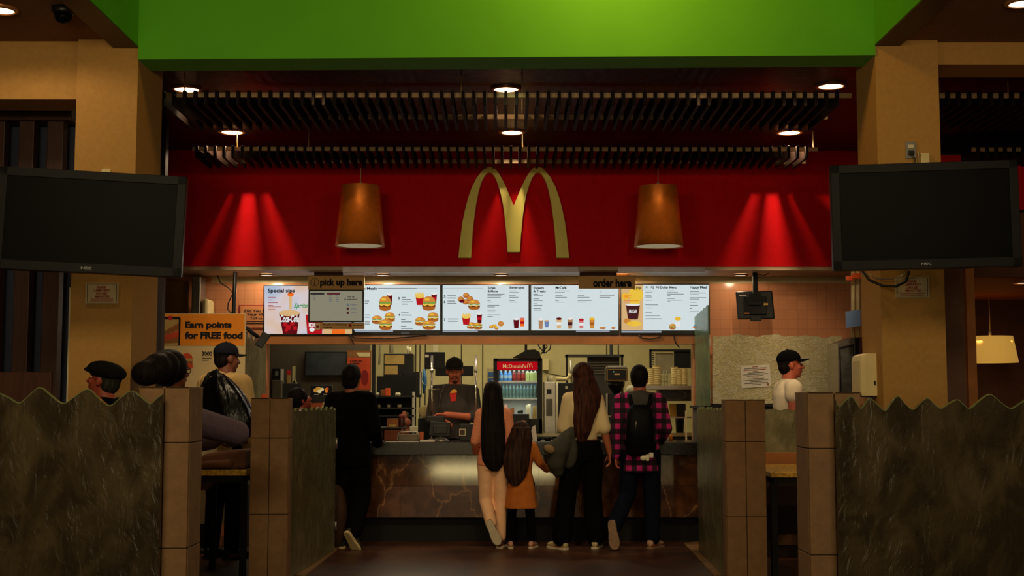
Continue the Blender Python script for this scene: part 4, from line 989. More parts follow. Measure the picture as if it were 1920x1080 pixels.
# bottle cooler
Yf_ = 15.55
t = kthing('bottle_cooler', 'tall black glass-door drinks cooler with a red lit header', 'refrigerator', 971, 820, Yf_)
t.location.z = zbk
fx0, fx1, fz1 = X(925, Yf_), X(1017, Yf_), Z(672, Yf_)
b = MB(); zb0 = zbk
b.box((fx0, Yf_, zb0), (fx0 + .05, Yf_ + .6, fz1), black); b.box((fx1 - .05, Yf_, zb0), (fx1, Yf_ + .6, fz1), black); b.box((fx0, Yf_ + .55, zb0), (fx1, Yf_ + .6, fz1), mat('cooler_lining', (200, 205, 200), .5)); b.box((fx0, Yf_, fz1 - .03), (fx1, Yf_ + .6, fz1), black); b.box((fx0, Yf_, zb0), (fx1, Yf_ + .6, Z(786, Yf_)), black); b.build('body', t)
b = MB(); b.pbox(932, 678, 1008, 693.5, Yf_ - .006, .03, glow('lit_red_header', (190, 14, 26), .8)); h = b.build('header_sign', t)
b = MB(); gy = glow('header_letter', (214, 176, 110), .85); b.text("McDonald's", 943, 683, 986, 690, Yf_ - .009, gy, .01)
arches(b, lambda x, y: P(988 + (x - 100) / 1068 * 10.5, 681 + (y - 115) / 878 * 8.4, Yf_ - .009), (0, .001, 0), gy); b.build('header_lettering', h)
SH = [Z(714, Yf_), Z(746, Yf_), Z(785, Yf_)]
b = MB()
for z_ in SH[:2]: b.box((fx0 + .05, Yf_ + .04, z_ - .02), (fx1 - .05, Yf_ + .55, z_), mat('shelf_glow', (220, 225, 215), .4, emit=(200, 205, 190), estr=.12))  # faint glow added so the shelves look lit
b.build('shelf', t)
b = MB(); b.box((fx0 + .045, Yf_ - .004, zb0 + .02), (fx0 + .06, Yf_ + .015, fz1 - .12), black); b.box((fx1 - .06, Yf_ - .004, zb0 + .02), (fx1 - .045, Yf_ + .015, fz1 - .12), black); b.build('door_frame', t)
cl = bpy.data.lights.new('cooler_light', 'AREA'); cl.shape = 'RECTANGLE'; cl.size = fx1 - fx0 - .15; cl.size_y = .2; cl.energy = .8; cl.color = (.85, 1, .92)
lo = bpy.data.objects.new('cooler_light', cl); col.objects.link(lo); lo.location = ((fx0 + fx1) / 2, Yf_ + .12, Z(694.5, Yf_))
cl = bpy.data.lights.new('cooler_light', 'AREA'); cl.shape = 'RECTANGLE'; cl.size = fx1 - fx0 - .15; cl.size_y = .1; cl.energy = 2.0; cl.color = (.9, 1, .85)
lo = bpy.data.objects.new('cooler_light', cl); col.objects.link(lo); lo.location = ((fx0 + fx1) / 2, Yf_ + .12, SH[1] - .025)
cl = bpy.data.lights.new('cooler_light', 'AREA'); cl.shape = 'RECTANGLE'; cl.size = fx1 - fx0 - .15; cl.size_y = .1; cl.energy = .45; cl.color = (.85, 1, .98)
lo = bpy.data.objects.new('cooler_light', cl); col.objects.link(lo); lo.location = ((fx0 + fx1) / 2, Yf_ + .06, SH[0] - .025)
def bottle(label, px, zbase, h, r, m, capm, group, labm=None, Y=None):
    Y = Y or Yf_ + .14; c = V((X(px, Y), Y, zbase))
    t = thing('drink_bottle', label, 'bottle', c, group)
    b = MB(); b.lathe(c, [(r * .9, 0), (r, .01), (r, h * .6), (r * .85, h * .7), (r * .35, h * .88), (r * .35, h * .93)], m, n=12); b.build('body', t)
    b = MB(); b.lathe(c, [(r * .42, h * .92), (r * .42, h)], capm, n=10); b.build('cap', t)
    if labm: b = MB(); b.lathe(c, [(r * 1.03, h * .25), (r * 1.03, h * .55)], labm, n=12, caps=False); b.build('wrap_label', t)
bl = mat('blue_drink', (70, 140, 210), .25); rd = mat('red_drink', (130, 30, 24), .25); gn = mat('pale_green_carton', (180, 200, 120), .4); wt = mat('white_cap', (225, 225, 215), .5); wat = mat('clear_water_bottle', (96, 122, 116), .15, var=.3, scale=30)
gg = 'bottles on the top cooler shelf'
for i, px in enumerate((939, 948, 956)): bottle(['leftmost blue bottle on the top cooler shelf', 'middle blue bottle on the top cooler shelf', 'right-hand blue bottle, beside the red ones on the top shelf'][i], px, SH[0], .125, .026, bl, wt, gg, mat('pale_blue_label', (170, 200, 220), .4))
for i, px in enumerate((964, 973, 981)): bottle(['left red bottle, beside the blue ones on the top shelf', 'middle red bottle on the top cooler shelf', 'right red bottle, beside the green cartons on the top shelf'][i], px, SH[0], .125, .026, rd, wt, gg, mat('dark_red_label', (160, 60, 50), .4))
for i, px in enumerate((989, 996.5, 1003.5)):
    c = V((X(px, Yf_ + .14), Yf_ + .14, SH[0]))
    t2 = thing('juice_carton', ['left pale green carton, beside the red bottles', 'middle pale green carton on the top cooler shelf', 'rightmost pale green carton on the top cooler shelf'][i], 'carton', c, 'cartons on the top cooler shelf')
    b = MB(); b.box(c + V((-.022, -.022, 0)), c + V((.022, .022, .1)), gn, .002); b.build('body', t2)
    b = MB(); b.prism([c + V((-.022, -.022, .1)), c + V((.022, -.022, .1)), c + V((0, -.022, .125))], (0, .044, 0), wt); b.build('gable_top', t2)
for i in range(11): bottle('clear water bottle in the row on the middle cooler shelf', 937 + i * 6.6, SH[1], .165, .0205, wat, mat('blue_cap', (50, 110, 150), .4), 'row of water bottles on the middle cooler shelf')
for i, (px, m, w_, h_, lab) in enumerate(((937, cream, .05, .16, 'cream food pack at the left of the bottom cooler shelf'), (948, mat('pink_pack', (206, 140, 120), .6), .045, .17, 'pinkish food pack on the bottom cooler shelf'), (960, cardboard, .06, .13, 'brown food pack on the bottom cooler shelf'), (975, black, .08, .1, 'black tray pack in the middle of the bottom cooler shelf'), (990, offwhite, .07, .17, 'white sandwich pack on the bottom cooler shelf'), (1002, tan_paper, .05, .15, 'tan food pack at the right of the bottom cooler shelf'))):
    c = V((X(px, Yf_ + .14), Yf_ + .14, SH[2]))
    b = MB(); b.prism([c + V((-w_ / 2, -.03, 0)), c + V((w_ / 2, -.03, 0)), c + V((w_ / 2 * .9, -.03, h_)), c + V((-w_ / 2 * .7, -.03, h_ * .92))], (0, .06, 0), m); o = b.build('food_pack'); tag(o, lab, 'food pack', 'food packs on the bottom cooler shelf')
# overhead black monitor above cooler
Yt = 15.4
t = kthing('overhead_monitor', 'black ceiling-hung monitor seen edge-on just above the drinks cooler', 'monitor', 990, 672, Yt)
b = MB(); b.prism([P(x, y, Yt) for x, y in ((962, 670), (975, 663), (988, 656), (1003, 655), (1012, 660), (1014, 669), (1016, 672))], (0, .3, 0), black); b.build('casing', t)
b = MB(); b.box((X(984, Yt), Yt + .1, Z(660, Yt)), (X(989, Yt), Yt + .15, 2.95), black); b.box((X(1018, Yt), Yt + .1, Z(662, Yt)), (X(1023, Yt), Yt + .14, 2.95), black); b.build('mount', t)
b = MB(); b.tube([P(1006, 640, Yt), P(1012, 652, Yt), P(1022, 662, Yt), P(1031, 655, Yt), P(1034, 640, Yt)], .008, black); b.tube([P(1018, 640, Yt), P(1026, 650, Yt), P(1014, 664, Yt)], .007, black); b.build('cable', t)
def panelbox(name, label, cat, x0, y0, x1, y1, Y, dep, m, bev=.006, group=None, extra=None):
    t = kthing(name, label, cat, (x0 + x1) / 2, y1, Y, group)
    b = MB(); b.pbox(x0, y0, x1, y1, Y, dep, m, bev); b.build('body', t)
    if extra:
        for nm, x0_, y0_, x1_, y1_, m_ in extra:
            b = MB(); b.pbox(x0_, y0_, x1_, y1_, Y - .006, .008, m_); b.build(nm, t)
    return t
panelbox('order_monitor', 'black kitchen order monitor with a white sticker, above left of the cashier', 'monitor', 796, 660, 834, 692, 15.6, .06, black, extra=[('sticker', 797, 665, 804, 670, white)])
panelbox('order_monitor', 'second black kitchen monitor, lower and partly behind the cashier\'s head', 'monitor', 816, 686, 888, 705, 15.9, .06, black)
b = MB(); b.box((X(812, 15.8), 15.75, Z(660, 15.8)), (X(821, 15.8), 15.8, 2.95), offwhite); o = b.build('conduit'); tag(o, 'white square conduit dropping from the kitchen ceiling behind the order monitor', 'conduit')
panelbox('notice_board', 'tall black cabinet with two tan paper notes', 'cabinet', 719, 663, 774, 745, 16.4, .3, black, extra=[('paper_note', 721, 666, 758, 683, tan_paper), ('paper_note', 721, 685.5, 745.5, 702, tan_paper)])
panelbox('equipment_box', 'black equipment box right of the tan paper notes', 'equipment', 756, 697, 789, 745, 16.2, .2, black, extra=[('handle', 787, 697, 789.5, 740, steel)])
t = kthing('blue_ladle', 'blue hanging strap tool on the kitchen wall, left of the cashier', 'tool', 795, 735, 16.6)
b = MB(); b.tube([P(795, 692, 16.6), P(796, 708, 16.6), P(796, 722, 16.6), P(794, 738, 16.6)], [.012, .03, .03, .01], mat('blue_rubber', (40, 96, 150), .5)); b.build('strap', t)
b = MB(); b.tube([P(789, 712, 16.58), P(794, 720, 16.58), P(799, 722, 16.58)], .008, steel); b.build('hook', t)
# tall kitchen pipes / conduits top-left
for i, (px, y0, y1, r_) in enumerate(((713, 522, 684, .014), (732, 522, 662, .02), (735, 522, 662, .012), (764, 649, 662, .012), (769, 651, 663, .012))):
    b = MB(); b.cyl(P(px + (8 if i == 0 else 0), y0, 16.35), P(px - (2 if i == 0 else -1), y1, 16.35), r_, offwhite, n=8); o = b.build('white_pipe')
    tag(o, ['slanting white pipe left of the black cabinet', 'thick white pipe above the black cabinet', 'thin white pipe beside the thick one above the black cabinet', 'left of two short white sticks on the right of the black cabinet top', 'right of two short white sticks on the right of the black cabinet top'][i], 'pipe', 'white pipes above the black cabinet')
b = MB(); b.box((X(697, 15.2), 15.2, 0), (X(703, 15.2), 15.26, 2.95), dkgrey); o = b.build('metal_upright'); tag(o, 'dark metal upright right of the orange poster', 'upright')
# shelf rack below board
t = thing('shelf_rack', 'dark kitchen shelf rack stocked with small items, left of the cashier', 'shelf', (X(740, 15.9), 15.9, 0))
for k, y in enumerate((742, 764, 778)):
    b = MB(); b.box((X(703, 15.9), 15.75, Z(y, 15.9) - .02), (X(778, 15.9), 16.1, Z(y, 15.9)), dkgrey); b.build('shelf', t)
b = MB(); b.box((X(703, 15.9), 16.1, .9), (X(778, 15.9), 16.14, Z(705, 15.9)), blackm); b.build('back_panel', t)
for px in (704, 777):
    b = MB(); b.box((X(px, 15.9) - .015, 15.75, 0), (X(px, 15.9) + .015, 15.8, Z(735, 15.9)), steel if px > 720 else dkgrey); b.build('upright', t)
zsh = [Z(y, 15.9) for y in (742, 764, 778)]
def smallbox(lab, px, y0, y1, w_px, zb_, Y, m, name='carton', cat='carton'):
    h = Z(y0, Y) - Z(y1, Y); w_ = w_px * Y / F
    b = MB(); c = V((X(px, Y), Y, zb_)); b.box(c + V((-w_ / 2, -.05, 0)), c + V((w_ / 2, .05, h)), m, .004); o = b.build(name); tag(o, lab, cat)
smallbox('bright orange box on the top of the dark rack', 727, 728, 742, 8, zsh[0], 15.85, orange_pl)
smallbox('dull brown box beside the bright orange one on the dark rack', 718, 731, 742, 8, zsh[0], 15.85, cardboard)
def lidstack(lab, px, zb_, Y, w_px, m=offwhite):
    c = V((X(px, Y), Y, zb_)); r_ = w_px / 2 * Y / F
    b = MB(); b.lathe(c, [(r_ * .85, 0), (r_, .012), (r_, .03), (r_ * .6, .036)], m, n=16); o = b.build('lid_stack'); tag(o, lab, 'lids', 'small pale lids on the dark rack')
lidstack('pale lid at the right of the dark rack\'s top shelf', 746, zsh[0], 15.85, 10)
lidstack('small pale lid at the left of the dark rack\'s top shelf', 708, zsh[0], 15.85, 7)
lidstack('leftmost pale lid on the dark rack\'s middle shelf', 711, zsh[1], 15.85, 5)
lidstack('middle pale lid on the dark rack\'s middle shelf', 729, zsh[1], 15.85, 6)
lidstack('rightmost pale lid on the dark rack\'s middle shelf', 749, zsh[1], 15.85, 8)
lidstack('pale lid alone on the dark rack\'s lowest shelf', 762, zsh[2], 15.85, 8)
# left dim alcove
Ya = 16.15
panelbox('wall_screen', 'dark wall screen with faint grey reflections, left part of the kitchen', 'screen', 571, 659, 650, 705, Ya - .05, .05, black, extra=[('painted_reflection', 573, 661, 648, 703, mat('grey_reflection_tone', (58, 66, 72), .25, var=.5, scale=3))])  # faint reflections painted as mottled grey
t = kthing('promo_poster', 'orange-red promotional poster on the dim kitchen wall', 'poster', 673, 732, Ya)
b = MB(); b.pbox(650, 657, 696, 732, Ya - .02, .02, cardboard); b.build('frame', t)
b = MB(); b.prect(652, 671, 694, 730, Ya - .022, terracotta); b.prect(652, 661, 694, 668.5, Ya - .022, mat('dim_gold_strip', (150, 100, 50), .6)); b.ppoly([(668, 661), (694, 661), (694, 668.5), (673, 668.5)], Ya - .0225, cream); b.build('print', t)
b = MB(); b.text('A brand new', 656, 674.5, 679, 678.5, Ya - .024, ink, .03); b.text('to celebrate', 656, 679.5, 674, 683, Ya - .024, ink, .03)
b.pell(684, 708, 7, 15, Ya - .0235, mat('poster_dark_red', (140, 24, 20), .7)); b.build('lettering', t)
panelbox('wall_phone', 'black wall intercom with a pale screen, beside white sheets', 'intercom', 509.5, 691, 524.5, 712, Ya - .06, .06, black, extra=[('display', 516, 696, 521.5, 705, mat('pale_grey_display', (130, 132, 120), .4))])
panelbox('steel_cupboard', 'dim steel cupboard under the black wall intercom', 'cupboard', 508, 713, 526, 955, Ya - .2, .2, grey_wall)
for i, (x0_, y0_, x1_, y1_, m, lab) in enumerate(((526, 692, 531.5, 717, white, 'white sheet right of the wall intercom'), (538, 694, 545.5, 718.5, tan_paper, 'upright leaflet with a red top on the ledge'), (548, 687, 553.5, 719, mat('pale_yellow_leaflet', (196, 186, 130), .8), 'tall pale yellow leaflet at the right of the ledge'))):
    b = MB(); b.pbox(x0_, y0_, x1_, y1_, Ya - .08, .015, m, .001)
    if i == 1: b.pbox(x0_ - .3, 694, x1_ + .3, 703, Ya - .083, .004, mat('leaflet_red', (200, 50, 50), .7))
    if i == 2: b.prism([P(548, 719, Ya - .08), P(557, 719, Ya - .08), P(553, 711, Ya - .08)], (0, .02, 0), m)
    o = b.build('leaflet'); tag(o, lab, 'leaflet', 'leaflets on the dim ledge')
b = MB(); b.pbox(526, 719.5, 562, 760, Ya - .12, .12, dkgrey, .004); o = b.build('ledge_cabinet'); tag(o, 'dark ledge cabinet under the leaflets', 'cabinet')
# kiosk with food picture
Yk2 = 12.7
t = kthing('order_kiosk', 'black order kiosk showing a fried food picture, left of the black-clad customer', 'kiosk', 600, 800, Yk2)
t.location.z = 0
b = MB(); b.box((X(582, Yk2), Yk2, .1), (X(622, Yk2), Yk2 + .1, Z(722, Yk2)), black, .01); b.box((X(575, Yk2), Yk2 - .1, 0), (X(629, Yk2), Yk2 + .2, .1), black, .01); b.build('body', t)
b = MB(); fy = Yk2 - .003
b.prect(584, 724, 620, 741, fy, glow('kiosk_dark', (24, 20, 18), .6))
for x, y, rx, ry, m in ((592, 732, 4.5, 4, 'k_gold'), (597, 729, 5, 4, 'k_gold'), (599, 734, 4, 3.5, 'k_pale'), (604, 730, 3.5, 3, 'k_pale'), (612, 732, 3, 5, 'k_org'), (614, 729, 2.4, 3, 'k_red')):
    c_ = {'k_gold': (196, 140, 56), 'k_pale': (226, 200, 140), 'k_org': (220, 120, 40), 'k_red': (190, 70, 30)}[m]; b.pell(x, y, rx, ry, fy - .001 - x * 1e-6, glow(m, c_, .7), n=10)
b.prect(589, 739, 598, 740.2, fy - .001, glow('k_txt', (150, 130, 90), .7)); b.prect(606, 739, 613, 740.2, fy - .001, MATS['k_txt'])
b.ppoly([(581.5, 756), (606, 755), (603, 768), (584, 768)], fy, mat('kiosk_orange', (190, 90, 50), .6)); b.ppoly([(606, 755), (609, 752), (606, 768), (602, 765)], fy - .001, cream); b.build('screen', t)
b = MB(); b.pbox(490, 739, 500, 746, 10.14, .03, orange_pl, .004); o = b.build('orange_cap'); tag(o, 'tiny bright orange object on top of the far left post', 'cap')
# ------------------------------------------------- things on the front counter
Yu = 13.25
def ctop(name, label, cat, px, Y=Yu, group=None): return thing(name, label, cat, V((X(px, Y), Y, ZT)), group)
t = ctop('wooden_organiser', 'brown two-bay wooden organiser on the counter beside the black-clad customer', 'organiser', 734, 13.45)
Yo = 13.38
b = MB(); b.box((X(708, Yo), Yo, ZT), (X(714, Yo), Yo + .2, Z(804, Yo)), cardboard, .003); b.box((X(752, Yo), Yo, ZT), (X(757, Yo), Yo + .2, Z(804, Yo)), cardboard, .003); b.box((X(706, Yo), Yo - .01, Z(804, Yo)), (X(760, Yo), Yo + .22, Z(801, Yo)), dkgrey, .003); b.build('frame', t)
b = MB(); b.box((X(721, Yo), Yo + .01, ZT + .004), (X(751, Yo), Yo + .18, Z(806, Yo)), mat('red_brown_box', (124, 60, 32), .7)); b.build('drawer', t)
zo = Z(801, Yo)
t = thing('brown_carton', 'brown carton with a tan label on top of the wooden organiser', 'carton', V((X(735, Yo), Yo + .1, zo)))
b = MB(); b.box((X(725, Yo), Yo + .04, zo), (X(746, Yo), Yo + .18, Z(785, Yo)), cardboard, .003); b.build('body', t)
b = MB(); b.box((X(729, Yo), Yo + .036, zo + .002), (X(741.5, Yo), Yo + .042, Z(796, Yo)), tan_paper); b.build('label', t)
t = thing('spice_jar', 'dark jar with a pale red lid beside the carton', 'jar', V((X(752, Yo), Yo + .12, zo)))
b = MB(); b.lathe(V((X(752, Yo), Yo + .12, zo)), [(.03, 0), (.032, .01), (.032, .09), (.026, .1)], mat('dark_maroon_jar', (60, 26, 24), .3), n=16); b.build('body', t)
b = MB(); b.lathe(V((X(752, Yo), Yo + .12, zo)), [(.03, .1), (.03, .125), (.02, .13)], mat('dull_red_lid', (150, 70, 60), .5), n=16); b.build('lid', t)
t = ctop('napkin_tray', 'clear plastic napkin tray with a rounded steel rim on the counter', 'tray', 769, 13.12)
b = MB(); x0_, x1_ = X(747, 13.12), X(787, 13.12)
b.box((x0_, 13.06, ZT), (x1_, 13.24, ZT + .075), mat('smoky_clear_plastic', (96, 80, 60), .2, var=.2), .015); b.build('bin', t)
b = MB(); b.tube([(x0_, 13.055, ZT + .02), (x0_ + .005, 13.055, ZT + .08), (x0_ + .03, 13.055, ZT + .1), (x1_ - .03, 13.055, ZT + .1), (x1_ - .005, 13.055, ZT + .085), (x1_, 13.055, ZT + .02)], .008, steel); b.build('rim', t)
smallbox('orange carton at the right end of the napkin tray', 791, 811, 829, 7, ZT, 13.15, mat('orange_card', (196, 96, 50), .7))
b = MB(); b.box((X(725, 13.05), 12.99, ZT), (X(786, 13.05), 13.05, ZT + .008), white, .002); o = b.build('paper_sheets'); tag(o, 'white paper sheets lying along the counter edge', 'paper')
b = MB(); b.box((X(788, 13.05), 12.995, ZT), (X(816, 13.05), 13.05, ZT + .022), white, .004); o = b.build('closed_book'); tag(o, 'thin white booklet lying at the counter edge left of the terminal', 'booklet')
smallbox('small white paper box behind the napkin tray', 777, 802, 811, 16, zbk + .02, 15.7, offwhite)
b = MB(); c = P(797, 772, 14.3); b.sphere(c, (.075, .05, .07), mat('cream_paper_bag', (206, 188, 130), .8, var=.1, bump=.4, bscale=20), rot=Matrix.Rotation(.5, 3, 'Y')); o = b.build('paper_bag'); tag(o, 'crumpled cream paper bag left of the chrome pole', 'bag')
b = MB(); b.box((X(785, 14.3), 14.2, 0), (X(830, 14.3), 14.6, c.z - .068), blackm, .01); o = b.build('prep_station'); tag(o, 'black prep station under the crumpled paper bag', 'stand')
b = MB(); b.sphere(P(760, 809, 13.7), (.05, .045, .06), mat('pinkish_bundle', (150, 84, 60), .7, var=.3, bump=.5, bscale=25)); b.sphere(P(760, 792, 13.7), (.06, .05, .05), mat('pinkish_bundle', (150, 84, 60), .7, var=.3, bump=.5, bscale=25)); b.sphere(P(758, 781, 13.7), (.03, .03, .06), MATS['pinkish_bundle']); o = b.build('napkin_bundle'); tag(o, 'reddish crumpled bundle behind the wooden organiser', 'bundle')
# POS terminal seen from behind
t = ctop('register_terminal', 'black register terminal on a round silver base, seen from behind', 'cash register', 826, 13.3)
b = MB(); c = V((X(827, 13.3), 13.3, ZT)); b.lathe(c, [(.085, 0), (.08, .012), (.035, .035), (.022, .06), (.022, .1)], steel, n=24); b.build('base', t)
b = MB(); vs = [P(x, y, 13.26 + d) for d in (0, .05) for x, y in ((806, 790), (846, 792), (844, 819), (803, 817))]
b.bevel(vs, [(0, 1, 2, 3), (7, 6, 5, 4), (0, 4, 5, 1), (1, 5, 6, 2), (2, 6, 7, 3), (3, 7, 4, 0)], black, .008); b.pbox(812, 797, 838, 813, 13.235, .03, dkgrey, .006); b.build('casing', t)
t = ctop('card_reader', 'black box terminal with a small pale square window on the counter', 'card reader', 878, 13.25)
b = MB(); b.box((X(862, 13.25), 13.2, ZT), (X(896, 13.25), 13.4, Z(795, 13.25)), black, .01); b.build('body', t)
b = MB(); b.pbox(861, 804, 873, 817, 13.192, .006, offwhite); b.pbox(862.4, 805.5, 871.6, 815.5, 13.189, .006, mat('dark_brown_window', (66, 34, 26), .4)); b.build('window', t)
t = ctop('order_tablet', 'black flat tablet held level under the cashier\'s hand', 'tablet', 818, 13.45)
zt_ = Z(780, 13.45)
b = MB(); b.box((X(800, 13.45), 13.4, Z(791, 13.45)), (X(834, 13.45), 13.5, zt_), black, .006); b.build('body', t)
b = MB(); b.box((X(815, 13.45), 13.44, ZT), (X(821, 13.45), 13.48, Z(791, 13.45)), black); b.build('stand', t)
for i, (px, lab) in enumerate(((809.5, 'left slim chrome pole rising beside the cashier'), (892, 'right slim chrome pole rising beside the cashier'))):
    t = thing('chrome_pole', lab, 'pole', V((X(px, 13.6), 13.6, ZT)), 'slim chrome poles on the counter')
    b = MB(); b.cyl((X(px, 13.6), 13.6, ZT), (X(px, 13.6), 13.6, Z(666, 13.6)), .012, chrome, n=10); b.build('pole', t)
    b = MB(); b.cyl((X(px, 13.6), 13.6, ZT), (X(px, 13.6), 13.6, ZT + .015), .04, chrome, n=16); b.build('foot', t)
    b = MB(); b.cyl((X(px - 3, 13.6), 13.6, Z(695, 13.6)), (X(px + 3, 13.6), 13.6, Z(695, 13.6)), .018, chrome, n=10); b.build('clamp', t)
# plastic cup rack frame left of cashier
t = thing('wire_frame', 'small chrome wire frame left of the cashier', 'rack', V((X(812, 13.7), 13.7, ZT)))
b = MB(); b.tube([P(805, 782, 13.62), P(805, 730, 13.62), P(825, 730, 13.62)], .008, chrome); b.tube([P(811, 782, 13.62), P(811, 732, 13.62)], .006, chrome); b.build('frame', t)
# coffee machines etc on back counter
Yv = 15.6
panelbox('drink_dispenser', 'black drink dispenser with chrome side rails, behind the long-haired woman', 'dispenser', 1046, 718, 1078, 812, Yv, .4, black, extra=[('chrome_rail', 1043.5, 716, 1046.5, 812, chrome), ('emblem', 1060, 724, 1064, 729, offwhite), ('label', 1057, 738, 1062, 740, white)])
panelbox('steel_dispenser', 'steel wall dispenser with a dark window, right of the drinks cooler', 'dispenser', 1020, 716, 1042, 813, Yv, .25, steel, extra=[('window', 1024, 748, 1036, 780, mat('dark_glass_window', (70, 62, 48), .2)), ('spout', 1025, 730, 1034, 739, black), ('label', 1024, 800, 1028, 810, white)])
b = MB(); b.cyl(P(1031, 704, 15.72), P(1031, 716.5, 15.72), .035, offwhite, n=16); o = b.build('paper_roll'); tag(o, 'upright white paper roll above the steel dispenser', 'paper roll')
b = MB(); b.tube([P(1043, 711, 15.9), P(1062, 711, 15.9), P(1068, 706, 15.9), P(1069, 700, 15.9)], .022, cream); o = b.build('cream_pipe'); tag(o, 'bent cream pipe above the black drink dispenser', 'pipe')
panelbox('wall_box', 'cream electrical box on the kitchen wall beside the cooler', 'electrical box', 1017, 672, 1029, 694, 17.9, .08, cream)
b = MB(); b.tube([P(1018, 697, 17.8), P(1035, 702, 17.8), P(1060, 706, 17.8)], .006, black); o = b.build('black_cable'); tag(o, 'thin black cable on the kitchen wall right of the cooler', 'cable')
panelbox('hanging_folder', 'blue folders in a pale holder at the left of the cooler', 'folder', 912, 690, 926, 735, 17.0, .06, mat('pale_khaki', (150, 136, 96), .7), extra=[('folder', 915, 698, 925, 706, mat('folder_blue', (36, 70, 120), .6)), ('folder', 915, 709, 925, 719, MATS['folder_blue'] if 'folder_blue' in MATS else blue_pl)])
# dark equipment rack
t = thing('equipment_rack', 'dark framed equipment rack with a louvred panel, behind the two customers', 'rack', (X(1115, 16.4), 16.4, 0))
b = MB(); b.pbox(1061, 664.5, 1170, 669, 16.3, .3, dkgrey); b.pbox(1061, 664.5, 1065, 720, 16.3, .04, blackm); b.pbox(1165, 664.5, 1169, 810, 16.3, .04, blackm); b.build('frame', t)
b = MB(); b.pbox(1102, 670, 1162, 800, 16.4, .1, mat('dark_louvre', (52, 46, 38), .5), .003)
for k in range(6): b.pbox(1104, 674 + k * 5, 1160, 676 + k * 5, 16.385, .02, grey_wall)
b.build('louvred_panel', t)
b = MB(); b.box((X(1144, 16.4), 16.4, Z(665, 16.4)), (X(1150, 16.4), 16.45, 2.95), dkgrey); b.build('pipe', t)
b = MB(); b.tube([P(1070, 676, 16.2), P(1071, 700, 16.2), P(1072, 718, 16.2)], .014, steel); o = b.build('steel_rod'); tag(o, 'upright steel rod inside the left bay of the equipment rack', 'rod')
# coffee brewer
Yw = 14.9
t = kthing('coffee_brewer', 'tall coffee brewer with a gold-framed dark display, between the two customers', 'coffee machine', 1157, 812, Yw)
b = MB(); b.pbox(1137, 690, 1177, 715, Yw, .3, dkgrey, .01); b.pbox(1139, 686, 1175, 690, Yw + .02, .26, steel, .006); b.build('head', t)
b = MB(); b.pbox(1138, 692, 1176, 714, Yw - .006, .008, tan_paper); b.pbox(1139.6, 693.6, 1174.4, 712.4, Yw - .009, .008, black); b.pbox(1152, 700, 1162, 703, Yw - .011, .004, glow('amber_digits', (150, 110, 60), .7)); b.pbox(1149.5, 696.5, 1151.5, 698, Yw - .011, .004, glow('green_led', (120, 230, 190), 1)); b.build('display', t)
b = MB(); c = V((X(1157, Yw), Yw + .1, 0)); b.lathe(c, [(.1, Z(716, Yw)), (.095, Z(724, Yw)), (.05, Z(735, Yw)), (.04, Z(738, Yw))], black, n=24); b.build('funnel', t)
b = MB(); b.pbox(1139, 738, 1176, 780, Yw, .3, black, .01); b.pbox(1137, 738, 1139.5, 812, Yw - .005, .02, steel); b.pbox(1139, 779, 1176, 782, Yw - .01, .3, steel); b.pbox(1140, 782, 1176, 806, Yw, .3, black, .01); b.build('body', t)
b = MB(); b.box((X(1137, Yw), Yw, zbk - .1), (X(1177, Yw), Yw + .3, Z(806, Yw)), dkgrey); b.build('base', t)
t = kthing('sauce_bottle', 'bottle with a bright red light spot left of the coffee brewer', 'bottle', 1131, 810, 15.72)
c = V((X(1131, 15.72), 15.72, zbk))
b = MB(); b.lathe(c, [(.024, 0), (.026, .02), (.026, .28), (.014, .37), (.014, .41)], mat('dark_red_bottle', (90, 24, 18), .3), n=14); b.build('body', t)
b = MB(); b.sphere(P(1131, 767, 15.69), .012, glow('red_led', (255, 30, 50), 1.2), 8, 6); b.build('red_light', t)
b = MB(); b.sphere(P(1183, 733, 15.3), (.06, .06, .065), offwhite); o = b.build('white_bowl'); tag(o, 'white upturned bowl behind the plaid customer', 'bowl')
# right cup shelf
Yr = 15.3
t = thing('cup_shelf', 'steel shelf holding cup stacks with a black oval-marked panel beneath', 'shelf', (X(1265, Yr), Yr, 0))
zsf = Z(723, Yr)
b = MB(); b.box((X(1208, Yr), Yr, Z(731, Yr)), (X(1300, Yr), Yr + .4, zsf), steel, .004); b.build('shelf', t)
b = MB(); b.pbox(1236, 731, 1300, 752, Yr + .02, .3, black, .004); b.build('front_panel', t)
b = MB(); rr = []
for i in range(28):
    a = 2 * pi * i / 28; rr.append([P(1262 + (24 + k) * cos(a), 740.5 + (8 + k * .5) * sin(a), Yr + .015) for k in (0, 1.6)])
for i in range(28): b.quad(rr[i][0], rr[(i + 1) % 28][0], rr[(i + 1) % 28][1], rr[i][1], grey_wall)
b.build('oval_outline', t)
b = MB(); b.pbox(1218, 655, 1222, 724, Yr + .38, .03, blackm); b.pbox(1218, 655, 1300, 659, Yr + .38, .03, blackm); b.pbox(1264, 657, 1300, 690, Yr + .4, .03, blackm)
for k in range(12): b.pbox(1222.5, 661 + k * 4.2, 1227, 663 + k * 4.2, Yr + .38, .02, blackm)
b.build('rack_frame', t)
b = MB(); b.pbox(1229, 662, 1262, 700, Yr + .42, .02, mat('pale_grey_panel', (150, 138, 108), .6)); b.build('back_panel', t)
for nm, px in (('a', 1243), ('b', 1249), ('c', 1255)):
    pass
b = MB()
for px in (1243, 1249, 1255): b.cyl((X(px, Yr), Yr + .2, zsf), (X(px, Yr), Yr + .2, Z(694, Yr)), .006, steel, n=6)
for y in (697, 706, 715): b.cyl((X(1242, Yr), Yr + .2, Z(y, Yr)), (X(1257, Yr), Yr + .2, Z(y, Yr)), .005, steel, n=6)
b.build('wire_divider', t)
cupm = mat('pale_yellow_paper_cup', (220, 196, 130), .6, var=.05)
